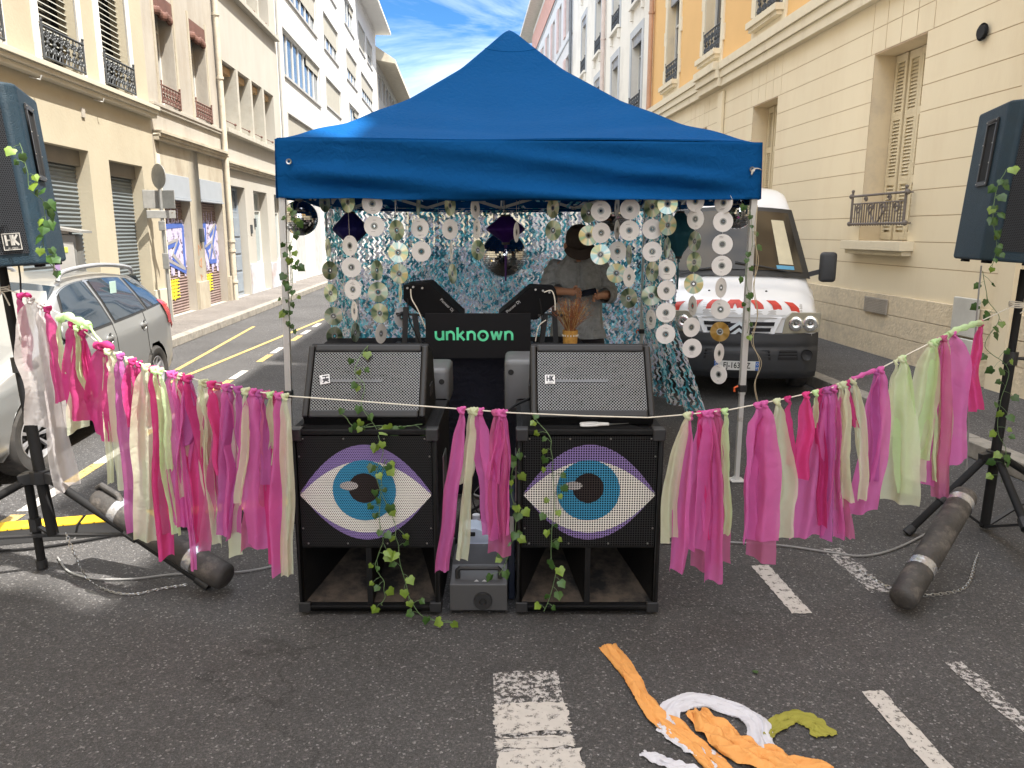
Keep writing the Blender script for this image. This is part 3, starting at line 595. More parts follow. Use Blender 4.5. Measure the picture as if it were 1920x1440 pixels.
for y0, y1 in ((-16, -1.15), (-.2, .85), (1.55, 4.6), (4.9, 20.59)): b.box(RS + .02, RS + .5, y0, y1, 14.5, 16.5)
b.each('added_shade_block', M_rtrim, C1)
for i, (a, c) in enumerate(rw):
    q = RS + .30; sh = MB()
    for k in range(4):
        y0 = lerp(a, c, k / 4) + .012; y1 = lerp(a, c, (k + 1) / 4) - .012; dd = .012 * (k % 2)
        sh.box(q - dd - .03, q - dd, y0, y0 + .045, 1.45, 3.59); sh.box(q - dd - .03, q - dd, y1 - .045, y1, 1.45, 3.59)
        for z in (1.45, 2.1, 2.85, 3.50): sh.box(q - dd - .03, q - dd - .001, y0 + .045, y1 - .045, z, z + .09)
        z = 1.57
        while z < 3.48:
            sh.add([(q - dd - .026, y0 + .045, z), (q - dd - .026, y1 - .045, z), (q - dd - .004, y1 - .045, z + .035), (q - dd - .004, y0 + .045, z + .035)], [(0, 1, 2, 3)]); z += .04
    sh.box(q + .002, q + .02, a, c, 1.44, 3.6)
    sh.build('shutters', M_shutcream, C1)
    b = MB(); sbox(b, -1, RS, -.36, .17, a - .14, c + .14, 1.335, 1.438); sbox(b, -1, RS, .0, .12, a - .1, c + .1, 1.28, 1.334); b.build('sill', M_rtrim, C1, bevel=.006)
    railing(C1, -1, RS - .04, a - .03, c + .03, 1.64, 1.97, mat('taupe_iron', (.17, .145, .13), .6, metal=.2), 'panel', .0095)
for i, (a, c) in enumerate(ow):
    wn = window(C1, -1, RS + .22, a, c, 4.96, 7.1, 2, 1, fw=.06, trans=6.3)
    b = MB(); r = random.Random(i)
    for sd in (-1, 1):
        for k in range(8):
            z0 = 4.78 + k * .29; wd = .24 if k % 3 == 1 else .17
            ya, yb = (a - wd, a) if sd < 0 else (c, c + wd); sbox(b, -1, RS, 0, .03, ya, yb, z0, z0 + .29)
    b.build('surround', M_rtrim, wn)
    b = MB(); sbox(b, -1, RS, -.24, .17, a - .1, c + .1, 4.85, 4.95); sbox(b, -1, RS, .0, .13, a - .06, c + .06, 4.79, 4.849); sbox(b, -1, RS, .0, .034, a - .17, c + .17, 4.62, 4.789); b.build('sill', M_rtrim, wn, bevel=.006)
    railing(wn, -1, RS + .04, a, c, 4.99, 5.42, M_iron, 'scroll', .01)
    if i == 0: b = MB(); sbox(b, -1, RS, -.1, -.04, a, c, 6.75, 7.1); b.build('lambrequin', mat('grey_metal_valance', (.3, .3, .31), .5), wn)
b = MB(); b.lathe([(.0001, -.03), (.06, -.03), (.062, .0), (.075, .0), (.08, -.014)], 20, (RS - .03, 7.32, 3.38), 'X'); b.build('vent_hole', M_dark, C1)
b = MB(); sbox(b, -1, RS, .05, .06, 8.45, 8.95, .60, .78)
for k in range(9): sbox(b, -1, RS, .06, .066, 8.46, 8.94, .61 + k * .019, .618 + k * .019)
b.build('vent_grille', mat('vent_grille_grey', (.42, .38, .33), .7), C1)
b = MB(); sbox(b, -1, RS, .05, .09, 6.86, 7.22, .55, .92); b.build('meter_cabinet', mat('pale_grey_cabinet', (.55, .54, .50), .6), C1, bevel=.01)
b = MB(); sbox(b, -1, RS, .05, .10, 6.86, 7.12, .2, .53); b.build('meter_cabinet', mat('pale_grey_cabinet', (.55, .54, .50), .6), C1, bevel=.01)
b = MB(); sbox(b, -1, RS, -.0, .07, 6.45, 6.66, .1, 4.12); b.build('pilaster', M_rcream, C1, bevel=.004)
b = MB(); b.tube([(RS - .06, 19.9, 3.0), (RS - .06, 19.9, 3.95)], .04, 8); b.build('drainpipe', M_rtrim, C1)
pipe(C1, -1, RS, 20.5, .1, 16, mat('terracotta_pipe', (.50, .30, .20), .6), .06, (4.0, 7.0, 9.0))
# ---- right 2: off-white building with grey window surrounds
M_offwhite = mat('off_white_render', (.80, .77, .70), .9, var=.04, scale=.8, bump=.15, bscale=40, dirt=(.6, .56, .5), dscale=.6)
M_greysur = mat('grey_surround', (.50, .52, .54), .8, var=.05)
C2 = bld('off_white_building', 'off-white building on the right with pale grey window surrounds and small black window railings')
cols2 = [(21.85, 23.15), (25.1, 26.2), (28.45, 29.55), (31.9, 33.0)]
rows2 = [(4.8, 6.98), (7.85, 9.95), (10.95, 13.0), (1.4, 3.5)]
wall_mesh(-1, RS, 20.62, 35.75, .1, 16.5, [(a, c, e, g) for a, c in cols2 for e, g in rows2], .28).build('wall', M_offwhite, C2)
for a, c in cols2:
    for e, g in rows2:
        wn = window(C2, -1, RS + .25, a, c, e, g, 2, 1, glass=M_glassblue, trans=g - .5)
        b = MB(); sbox(b, -1, RS, 0, .03, a - .2, a, e - .1, g + .2); sbox(b, -1, RS, 0, .03, c, c + .2, e - .1, g + .2); sbox(b, -1, RS, 0, .03, a, c, g, g + .2); b.build('surround', M_greysur, wn)
        b = MB(); sbox(b, -1, RS, -.26, .12, a - .15, c + .15, e - .1, e - .003); sbox(b, -1, RS, .0, .08, a - .1, a + .02, e - .38, e - .102); sbox(b, -1, RS, .0, .08, c - .02, c + .1, e - .38, e - .102); b.build('sill', M_offwhite, wn, bevel=.008)
        railing(wn, -1, RS + .02, a, c, e + .05, e + .5, M_iron, 'scroll', .012)
        b = MB(); sbox(b, -1, RS, -.06, -.02, a, c, g - .25, g); b.build('lambrequin', mat('grey_metal_valance', (.3, .3, .31), .5), wn)
pipe(C2, -1, RS, 27.5, .1, 16, mat('pink_beige_pipe', (.62, .52, .47), .6), .07, (5, 8, 11))
# ---- right 3: modern block with pink panels and an overhanging roof
C3 = bld('white_and_pink_block', 'far block on the right with white panels, pink strips and a flat overhanging roof')
st3 = [(37.2 + 2.9 * i, 38.2 + 2.9 * i) for i in range(6)]
wall_mesh(-1, RS, 35.8, 56.0, .1, 15.2, [(a, c, z, z + 2.0) for a, c in st3 for z in (4.6, 7.6, 10.6)], .2).build('wall', mat('white_panel', (.70, .69, .68), .7, var=.04), C3)
for a, c in st3:
    for z in (4.6, 7.6, 10.6):
        wn = window(C3, -1, RS + .17, a, c, z, z + 2.0, 1, m=mat('dark_red_frame', (.16, .06, .06), .5)); b = MB(); sbox(b, -1, RS, 0, .05, c + .02, c + .7, z, z + 2.0); b.build('side_panel', mat('pink_panel', (.66, .50, .46), .7), wn)
b = MB()
for z in (4.2, 7.2, 10.2, 13.2): sbox(b, -1, RS, 0, .04, 35.8, 56, z, z + .1)
b.build('floor_band', M_greysur, C3)
b = MB(); sbox(b, -1, RS, .052, .08, 38, 55.9, 13.35, 14.7); b.build('top_storey_panel', mat('salmon_panel', (.62, .34, .27), .7), C3)
b = MB(); sbox(b, -1, RS, -7, .75, 36, 60, 15.25, 15.45); b.build('roof', mat('pale_roof_slab', (.62, .60, .56), .7), C3)
pipe(C3, -1, RS, 35.9, .1, 15, mat('dark_pipe', (.16, .18, .2), .5), .07)
# ---- end of the street: pale house and a row of trees
def tree(x, y, h, seed):
    r = random.Random(seed); t = thing('street_tree', 'row of green street trees at the far end of the street behind the net', 'tree', (x, y, 0), 0, 'trees at the street end')
    b = MB(); b.tube([(0, 0, 0), (.1, 0, h * .3), (0, .1, h * .6)], [.22, .16, .08], 8)
    for k in range(5): a = r.uniform(0, 6.28); b.tube([(0, 0, h * .35), (math.cos(a) * h * .2, math.sin(a) * h * .2, h * .7)], [.08, .03], 6)
    b.build('trunk', mat('tree_bark', (.12, .09, .07), .9), t); b = MB()
    C_ = [(Vector((r.gauss(0, h * .16), r.gauss(0, h * .16), h * r.uniform(.4, .9))), h * r.uniform(.10, .18)) for k in range(16)]
    for c, q in C_:
        for k in range(90):
            d = Vector((r.gauss(0, 1), r.gauss(0, 1), r.gauss(0, 1))).normalized() * q * r.uniform(.5, 1.05); p = c + d; u = Vector((r.uniform(-1, 1), r.uniform(-1, 1), r.uniform(-1, 1))) * .18; v = u.cross(d).normalized() * .15
            b.add([p - u, p + v, p + u, p - v], [(0, 1, 2, 3)])
    b.build('crown', mat('tree_leaves', (.07, .12, .03), .7, var=.4, scale=1.5), t)
for i, x in enumerate((-9, -6.2, -3.4, -.6, 2.2)): tree(x - 4, 76 + (i % 2), 9 + i % 3, i)
B6 = bld('street_end_house', 'pale house closing the far end of the street behind the net')
b = MB(); b.box(-9, 10, 84, 92, 0, 7.5); b.build('wall', M_cream, B6)
for i in range(6):
    for z in (1.5, 4.6):
        b = MB(); b.box(-7.5 + 2.9 * i, -6.3 + 2.9 * i, 83.95, 84.02, z, z + 1.6); b.build('window', M_glass, B6)
# ================================================================ blue pop-up tent (yawed with the street)
TC = Vector((-.02, 5.854, 0)); TH = 1.36
ax = Vector((math.cos(YAW), math.sin(YAW), 0)); ay = Vector((-math.sin(YAW), math.cos(YAW), 0))
def TL(x, y, z): return TC + ax * x + ay * y + Vector((0, 0, z))          # tent frame -> world
M_blue = fabric('blue_polyester', (.006, .088, .285), trans=.14, rough=.7, var=.08, scale=3, bump=.45, spec=.03)
M_leg = mat('tent_leg_paint', (.60, .60, .59), .45, metal=.2, var=.05, dirt=(.3, .28, .25), dscale=12, dlo=.6)
M_black = mat('black_plastic', (.018, .018, .02), .5, var=.2)
tent = thing('canopy_tent', 'blue pyramid-roofed pop-up tent with white metal legs standing in the road', 'tent', TC, YAW)
def hm(m):
    K = [(0, 1), (.03, .965), (.1, .86), (.25, .64), (.5, .36), (.75, .155), (.92, .045), (1, 0)]
    for i in range(len(K) - 1):
        if m <= K[i+1][0]: t = (m - K[i][0]) / (K[i+1][0] - K[i][0]); return lerp(K[i][1], K[i+1][1], t)
    return 0
ZE, ZP, RH, VB = 2.045, 2.975, 1.378, 1.735
def hms(m):
    return (hm(max(0, m - .022)) + hm(m) * 2 + hm(min(1, m + .022))) / 4
def roof_pt(a, b):
    m = max(abs(a), abs(b)); q = (min(abs(a), abs(b)) / m) if m > 1e-6 else 1
    z = ZE + (ZP - ZE) * hms(m) - .05 * (1 - q * q) * math.sin(math.pi * min(1, m)) 
    wv = noise.noise(Vector((a * 1.5, b * 1.5, 3))) * .02 * m + .015 * math.sin(9 * m * math.pi + 3 * q + 2 * noise.noise(Vector((a * 2, b * 2, 0)))) * max(0, m - .55) * (1 - m) * 8
    return (a * RH, b * RH, z + wv)
def rp_(u, v):
    m = max(1e-4, v); s_ = (u * 4) % 4; k = int(s_); f = (s_ - k) * 2 - 1; f = math.copysign(abs(f) ** .9, f)
    return roof_pt(*[(f * m, -m), (m, f * m), (-f * m, m), (-m, -f * m)][k])
b = MB(); b.grid(rp_, 160, 60)
b.build('roof', M_blue, tent, smooth=True, angle=80, solid=.004)
def val(side):
    def fn(u, v):
        x = (u * 2 - 1) * (RH + .004); z = lerp(ZE + .008, VB - .012 * math.sin(u * math.pi) - .008 * noise.noise(Vector((u * 9, side, 0))), v)
        edge = min(1, 8 * u, 8 * (1 - u))
        d = RH + .006 + (.06 * noise.noise(Vector((x * .7 + side * 7, z * 10 + x * 1.1, side * 3.1))) + .020 * math.sin(z * 36 + 1.9 * math.sin(x * 1.7 + side) + x * 1.6) + .012 * noise.noise(Vector((x * 3, z * 18, side)))) * edge * (.25 + v) + .012 * v
        return [(x, -d, z), (d, x, z), (-x, d, z), (-d, -x, z)][side]
    return fn
for s_ in range(4): b = MB(); b.grid(val(s_), 90, 22); b.build('valance', M_blue, tent, smooth=True, angle=80, solid=.003)
b = MB()
def seam(k):
    pts = []
    for i in range(25): t = i / 24 * 2 - 1; p = roof_pt(*[(t, -.985), (.985, t), (-t, .985), (-.985, -t)][k]); pts.append((p[0], p[1], p[2] + .004))
    return pts
for k in range(4): b.tube(seam(k), .004, 6)
for k in range(4):
    pts = []
    for i in range(15): t = (i / 14 * 2 - 1) * .13; p = roof_pt(*[(t, -.13), (.13, t), (-t, .13), (-.13, -t)][k]); pts.append((p[0], p[1], p[2] + .003))
    b.tube(pts, .003, 6)
b.build('seam', M_blue, tent, smooth=True)
M_metal = mat('brushed_ring', (.5, .5, .5), .3, metal=.9)
for (x, z) in ((-RH + .07, 1.93), (RH - .055, 1.90)):
    b = MB(); b.lathe([(.008, -.006), (.015, -.008), (.017, 0), (.008, 0)], 16, (x, -RH - .028, z), 'Y'); b.build('eyelet', M_metal, tent, smooth=True)
b = MB(); b.tube(smooth_path([(RH - .055, -RH - .03, 1.90), (RH - .06, -RH - .04, 1.87), (RH - .05, -RH - .045, 1.9), (RH - .02, -RH - .03, 1.905), (RH + .01, -RH, 1.9)], 4), .0035, 6); b.build('tie_cord', mat('cord_white', (.7, .66, .58), .8), tent)
legs = [(-1, -1, -.05, 0), (1, -1, 0, 0), (-1, 1, 0, 0), (1, 1, 0, 0)]
for (i, j, fx, fy) in legs:
    t_ = Vector((i * TH, j * TH, 1.98)); f_ = Vector((i * TH + fx, j * TH + fy, .01)); mid = f_.lerp(t_, .30)
    b = MB(); b.bar(f_.lerp(t_, .28), t_, .036, .036)
    lg = b.build('leg', M_leg, tent, bevel=.003)
    b = MB(); b.bar(f_, f_.lerp(t_, .29), .028, .028); b.build('inner_tube', M_leg, lg, bevel=.002)
    b = MB(); b.rbox(mid.x - .024, mid.x + .024, mid.y - .024, mid.y + .024, mid.z - .022, mid.z + .022, .005); b.build('collar', M_black, lg)
    b = MB(); b.tube([(mid.x - .03, mid.y - .01, mid.z + .014), (mid.x - .052, mid.y - .01, mid.z + .005), (mid.x - .05, mid.y - .01, mid.z - .02)], .007, 8); b.build('release_lever', mat('orange_plastic', (.75, .13, .03), .4), lg, smooth=True)
    b = MB(); b.rbox(f_.x - .045, f_.x + .045, f_.y - .045, f_.y + .045, .004, .012, .002); b.prism([(f_.x - .04, f_.y, .012), (f_.x, f_.y, .05), (f_.x, f_.y, .012)], (0, .006, 0)); b.build('foot', M_leg, lg)
for k in range(4):
    T = lambda x, d, z: [(x, -d, z), (d, x, z), (-x, d, z), (-d, -x, z)][k]
    b = MB(); n = 4
    for i in range(n):
        x0 = lerp(-TH, TH, i / n); x1 = lerp(-TH, TH, (i + 1) / n)
        b.bar(T(x0, TH - .02, 1.76), T(x1, TH - .02, 1.96), .012, .026); b.bar(T(x0, TH - .045, 1.96), T(x1, TH - .045, 1.76), .012, .026)
    b.build('scissor_truss', M_leg, tent)
b = MB()
for (x, y) in ((0, -TH), (TH, 0), (0, TH), (-TH, 0)):
    b.bar((x * .97, y * .97, 1.95), (x * .05, y * .05, 2.15), .014, .024); b.bar((x * .97, y * .97, 1.78), (x * .5, y * .5, 2.07), .014, .024)
b.bar((-.25, 0, 1.86), (.05, 0, 2.12), .014, .024); b.bar((.25, 0, 1.86), (-.05, 0, 2.12), .014, .024)
b.tube([(0, 0, 1.9), (0, 0, 2.9)], .018, 10); b.lathe([(.001, 1.88), (.05, 1.88), (.05, 1.93), (.02, 1.95)], 12)
b.build('roof_frame', M_leg, tent)

# ================================================================ camouflage net
def netmat():
    m, n, bs = nmat('camouflage_net_cloth'); N = n.nodes.new; K = n.links.new; t = N('ShaderNodeTexCoord')
    v = N('ShaderNodeTexVoronoi'); v.inputs['Scale'].default_value = 24; K(t.outputs['Object'], v.inputs['Vector']); sp = N('ShaderNodeSeparateColor'); K(v.outputs['Color'], sp.inputs[0])
    z = N('ShaderNodeTexNoise'); z.inputs['Scale'].default_value = 1.3; K(t.outputs['Object'], z.inputs['Vector'])
    ad = N('ShaderNodeMath'); ad.operation = 'MULTIPLY_ADD'; ad.inputs[1].default_value = .55; K(z.outputs[0], ad.inputs[0]); 
    ml = N('ShaderNodeMath'); ml.operation = 'MULTIPLY'; ml.inputs[1].default_value = .85; K(sp.outputs[0], ml.inputs[0]); m9 = N('ShaderNodeMath'); m9.operation = 'SUBTRACT'; m9.inputs[1].default_value = .16; K(ml.outputs[0], m9.inputs[0]); K(m9.outputs[0], ad.inputs[2])
    r = N('ShaderNodeValToRGB'); r.color_ramp.interpolation = 'CONSTANT'; e = r.color_ramp.elements
    e[0].position = 0; e[0].color = (.06, .16, .25, 1); e[1].position = .10; e[1].color = (.06, .28, .38, 1)
    for p, c in ((.34, (.16, .62, .76)), (.48, (.42, .84, .95)), (.60, (.80, .80, .95)), (.80, (.95, .95, .98))): q = e.new(p); q.color = rgba(c)
    K(ad.outputs[0], r.inputs[0]); K(r.outputs[0], bs.inputs['Base Color']); bs.inputs['Roughness'].default_value = .4
    tr = N('ShaderNodeBsdfTranslucent'); K(r.outputs[0], tr.inputs[0]); ms = N('ShaderNodeMixShader'); ms.inputs[0].default_value = .55; K(bs.outputs[0], ms.inputs[1]); K(tr.outputs[0], ms.inputs[2]); K(ms.outputs[0], n.nodes['Material Output'].inputs[0]); return m
M_net = netmat()
net = thing('camouflage_net', 'blue and white camouflage net hung behind the tent and trailing on the road', 'net', TC, YAW)
def net_panel(fn, W, H, name, seed, cu=.052, cv=.040, dens=1.0, ruff=.012):
    r = random.Random(seed); b = MB(); nu = int(W / cu); nv = int(H / cv)
    for j in range(nv):
        for i in range(nu):
            if r.random() > dens: continue
            u = (i + .5) / nu; v = (j + .5) / nv; du = .5 / nu; dv = .5 / nv; s = 1 if (i % 2) else -1
            P = lambda a, c, k=0: Vector(fn(u + a * du, v + c * dv)) + Vector((r.uniform(-1, 1) * .003, r.uniform(-1, 1) * ruff + k, r.uniform(-1, 1) * .003))
            s = 1 if j % 2 else -1; g = r.uniform(-.2, .2); wd = r.uniform(.42, .68)
            # a slanting leaf of the net with a flared, slightly curled tip; rows alternate so that zigzags run downwards
            b.add([P(-wd - .5 * s + g, -1.05), P(wd - .5 * s + g, -1.05), P(wd + .05 + g, 0, .012), P(-wd + .05 + g, 0, -.006), P(wd + .5 * s + g, 1.05), P(-wd + .5 * s + g, 1.05)], [(0, 1, 2, 3), (3, 2, 4, 5)])
            if r.random() < .28: b.add([P(.1, -.7), P(.75, -1.0), P(1.15, -.2), P(.4, .3)], [(0, 1, 2, 3)])
    # carrier mesh strings
    for i in range(0, nu + 1, 6): b.tube([fn(i / nu, k / 12) for k in range(13)], .0018, 4, False)
    for j in range(0, nv + 1, 6): b.tube([fn(k / 16, j / nv) for k in range(17)], .0018, 4, False)
    return b.build(name, M_net, net)
net_panel(lambda u, v: (lerp(-1.37, 1.37, u), 1.40 + .03 * math.sin(u * 19) * v, lerp(1.74, .02, v)), 2.74, 1.72, 'back_panel', 1, .046, .034, .98)
net_panel(lambda u, v: (lerp(-1.36, 1.36, u), 1.47 + .03 * math.sin(u * 13) * v, lerp(1.60, .02, v)), 2.72, 1.58, 'rear_layer', 8, .056, .040, .72)
net_panel(lambda u, v: (-1.39 + .05 * math.sin(u * 22), lerp(1.40, .05 + .1 * v, u), lerp(1.74, .25, v)), 1.4, 1.5, 'side_panel', 2, .045, .04, .97, .02)
net_panel(lambda u, v: (1.37 + .05 * math.sin(u * 22) + .25 * max(0, v - .55) * (.3 + u) * 1.8, lerp(1.40, .35 - .5 * max(0, v - .5), u), lerp(1.74, .02, v)), 1.5, 1.75, 'side_panel', 3, .045, .04, .97, .02)
net_panel(lambda u, v: (lerp(-1.3, 1.3, u), 1.38 - .55 * (1 - v), 1.80 - .16 * v + .12 * (1 - v)), 2.6, .5, 'top_fold', 4, .06, .05, .22)
net_panel(lambda u, v: (lerp(-.9, .55, u), 1.34 - .10 * math.sin(v * 3) , lerp(1.25 - .55 * (2 * u - .7) ** 2 * .6, .02, v)), 1.6, 1.2, 'draped_fold', 5, .04, .034, .95, .02)

# ================================================================ strings of compact discs
def cdmat(name, cols, metal=.75):  # the disc's angular sheen is painted into the base colour
    m, n, bs = nmat(name); N = n.nodes.new; K = n.links.new; t = N('ShaderNodeTexCoord'); sx = N('ShaderNodeSeparateXYZ'); K(t.outputs['Object'], sx.inputs[0])
    at = N('ShaderNodeMath'); at.operation = 'ARCTAN2'; K(sx.outputs[0], at.inputs[0]); K(sx.outputs[2], at.inputs[1])
    oi = N('ShaderNodeObjectInfo'); m0 = N('ShaderNodeMath'); m0.operation = 'MULTIPLY_ADD'; m0.inputs[1].default_value = 6.28; K(oi.outputs['Random'], m0.inputs[0]); K(at.outputs[0], m0.inputs[2])
    m1 = N('ShaderNodeMath'); m1.operation = 'MULTIPLY'; m1.inputs[1].default_value = 2; K(m0.outputs[0], m1.inputs[0])
    s1 = N('ShaderNodeMath'); s1.operation = 'SINE'; K(m1.outputs[0], s1.inputs[0])
    m2 = N('ShaderNodeMath'); m2.operation = 'MULTIPLY'; m2.inputs[1].default_value = 7; K(at.outputs[0], m2.inputs[0]); s2 = N('ShaderNodeMath'); s2.operation = 'SINE'; K(m2.outputs[0], s2.inputs[0])
    a = N('ShaderNodeMath'); a.operation = 'MULTIPLY_ADD'; a.inputs[1].default_value = .25; K(s2.outputs[0], a.inputs[0]); K(s1.outputs[0], a.inputs[2])
    mr = N('ShaderNodeMapRange'); mr.inputs[1].default_value = -1.25; mr.inputs[2].default_value = 1.25; K(a.outputs[0], mr.inputs[0])
    r = N('ShaderNodeValToRGB'); e = r.color_ramp.elements; e[0].color = rgba(cols[0]); e[1].color = rgba(cols[-1])
    for i, c in enumerate(cols[1:-1]): q = e.new((i + 1) / (len(cols) - 1)); q.color = rgba(c)
    K(mr.outputs[0], r.inputs[0]); K(r.outputs[0], bs.inputs['Base Color']); bs.inputs['Metallic'].default_value = metal; bs.inputs['Roughness'].default_value = .3; return m
M_cdg = cdmat('play_side_painted_sheen', [(.06, .11, .08), (.22, .30, .20), (.50, .52, .36), (.42, .58, .48), (.70, .70, .62)])
M_cdr = cdmat('play_side_bright_sheen', [(.30, .50, .38), (.62, .55, .30), (.75, .72, .55), (.35, .60, .62), (.85, .82, .76)])
M_cdk = cdmat('disc_gold_side', [(.45, .26, .06), (.62, .40, .12), (.75, .52, .22), (.5, .3, .08)])
M_cdw = mat('disc_label_white', (.76, .74, .73), .45, var=.03)
M_cdt = mat('disc_print_grey', (.32, .30, .30), .6)
M_hub = mat('disc_hub_dark', (.09, .10, .10), .3, metal=.3); M_hub2 = mat('disc_hub_pale', (.38, .40, .39), .3)
M_str = mat('string_pale', (.5, .48, .44), .8)
def disc_mesh(kind, seed):
    b = MB(); n = 36; r = random.Random(seed)
    def ring(r0, r1, y, mi): 
        b.cur = mi; vs = []
        for k in range(n): a = 2 * math.pi * k / n; vs += [(r0 * math.cos(a), y, r0 * math.sin(a)), (r1 * math.cos(a), y, r1 * math.sin(a))]
        b.add(vs, [(2*k, 2*k+1, (2*k+3) % (2*n), (2*k+2) % (2*n)) for k in range(n)])
    fr = 0 if kind == 'W' else 2
    for y, mi in ((-.0008, fr), (.0008, 2 if kind == 'W' else 0)): ring(.021, .0595, y, mi); ring(.0145, .021, y * 1.1, 3); ring(.0075, .0145, y, 1)
    b.cur = 0 if kind == 'W' else 2; b.lathe([(.0595, -.0008), (.0598, 0), (.0595, .0008)], n, axis='Y')
    if kind == 'W' and seed % 3:
        b.cur = 4
        for k in range(r.randint(2, 4)):
            z = r.choice((-1, 1)) * r.uniform(.028, .045); x0 = r.uniform(-.025, 0); b.box(x0, x0 + r.uniform(.012, .028), -.0014, -.0010, z, z + .0022)
    return b
def mk_cd(kind, seed, parent):
    mm = {'W': [M_cdw, M_hub, M_cdg, M_hub2, M_cdt], 'G': [M_cdw, M_hub, M_cdg, M_hub2, M_cdt], 'R': [M_cdw, M_hub, M_cdr, M_hub2, M_cdt], 'K': [M_cdw, M_hub, M_cdk, M_hub2, M_cdt]}[kind]
    return disc_mesh(kind, seed).build('compact_disc', mm, parent)
za = lambda X, Y: (500 + X / 4.5, 340 + Y / 4.5); zb_ = lambda X, Y: (860 + X / 4.5, 340 + Y / 4.5); zc_ = lambda X, Y: (1140 + X / 3.6, 340 + Y / 3.6)
CDS = [
 (za, .5, [(490,180,'G',.35),(505,355,'G',.12),(518,558,'G',.5),(533,752,'G',.65),(540,943,'G',.85),(563,1137,'G',1),(573,1305,'G',.75)], 'string of green-sheened discs hanging leftmost, beside the tent leg with the mirror ball'),
 (za, .1, [(685,175,'G',.8),(702,543,'W',.85),(715,725,'W',1),(727,913,'W',.92),(740,1095,'W',.5),(748,1275,'G',.25)], 'disc string in front of the left navy lantern, its lone upper disc green'),
 (za, .05, [(890,188,'W',1),(908,378,'W',1),(930,750,'G',.42),(940,935,'G',1),(955,1113,'G',.93),(965,1285,'W',.42)], 'disc string with two big white discs on top and iridescent discs below a gap'),
 (za, .1, [(1085,215,'W',.18),(1097,413,'G',.82),(1110,600,'R',1),(1118,780,'R',.93),(1128,950,'R',.3),(1137,1145,'W',.62)], 'disc string with rainbow discs ending beside the left player stand'),
 (za, .1, [(1280,200,'G',.32),(1293,398,'W',.93),(1305,592,'W',.95),(1315,970,'G',.65)], 'disc string whose lowest green disc hangs over the left black player'),
 (za, .1, [(1548,205,'G',.6),(1547,405,'W',.75),(1558,590,'W',.22),(1568,780,'G',.5)], 'short string of four discs left of the purple lantern'),
 (zb_, .1, [(140,230,'W',.4),(153,400,'W',.4),(163,580,'G',.7)], 'string of three discs touching the left edge of the large mirror ball'),
 (zb_, .1, [(488,430,'W',.28)], 'single edge-on white disc on a long thread in front of the purple lantern'),
 (zb_, .1, [(795,225,'G',.55),(797,415,'G',.75)], 'string of two green-gold discs between the purple lantern and the person'),
 (zb_, .12, [(1097,265,'G',.85),(1095,457,'R',.95)], 'string of two discs whose lower one covers the front of the cap'),
 (zb_, .03, [(1200,250,'W',1),(1203,435,'W',.95),(1197,618,'R',1)], 'string of two white discs and one rainbow disc over the person\'s shoulder'),
 (zb_, .15, [(1335,215,'W',.1),(1337,410,'W',.4),(1340,590,'W',.85),(1330,775,'R',.98)], 'disc string just right of the person\'s shoulder with an iridescent disc at its end'),
 (zb_, .05, [(1445,235,'W',1),(1440,415,'W',1),(1437,620,'G',.14),(1437,810,'W',.7),(1435,985,'G',.75)], 'string of five discs just left of the back tent leg'),
 (zb_, .05, [(1635,215,'G',.72),(1633,403,'W',1),(1633,593,'W',1),(1633,760,'G',.48),(1625,965,'G',1),(1622,1165,'W',.33)], 'string of six discs just right of the back tent leg'),
 (zb_, .0, [(1763,190,'R',1),(1765,370,'R',.93),(1758,560,'G',.14),(1755,745,'W',.8),(1752,920,'W',.97),(1748,1108,'W',1),(1745,1290,'W',1)], 'disc string with two rainbow discs on top, four white discs below, over the net'),
 (zc_, .0, [(590,135,'W',.95),(590,255,'W',.65),(585,405,'G',.4),(581,545,'G',.85),(578,692,'R',.85),(571,840,'W',.2),(563,985,'W',.95),(567,1127,'W',1)], 'string of eight discs over the left headlight of the van'),
 (zc_, .0, [(780,145,'W',.7),(777,272,'W',1),(772,425,'W',.95),(768,570,'W',.95),(763,718,'W',.75),(760,865,'W',.85),(755,1015,'K',.85),(750,1160,'W',.7),(747,1303,'W',.65)], 'longest string of discs with one gold disc, nearest the right tent leg'),
]
cdn = 0
for q, dep, L_, lab in CDS:
    u0, v0 = q(L_[0][0], L_[0][1]); 
    def at(u, v): Y = 4.50 + dep + .061 * ((u - 960) / 1420 * 4.6); return PY(u, v, Y)
    top = at(u0, v0); top.z = VB + .05
    root = thing('disc_string', lab, 'disc string', top, 0, 'strings of compact discs under the tent edge'); prev = Vector((0, 0, 0)); sb = MB()
    for (X, Y_, k, asp) in L_:
        u, v = q(X, Y_); p = at(u, v) - top
        o = mk_cd(k, cdn, root); o.location = p; sgn = -1 if (cdn * 7) % 3 else 1
        o.rotation_euler = (rnd.uniform(-.04, .04), 0, sgn * math.acos(min(1, asp))); cdn += 1
        sb.tube([prev, p + Vector((0, 0, .056))], .0011, 5); prev = p - Vector((0, 0, .056))
    sb.each('string', M_str, root)

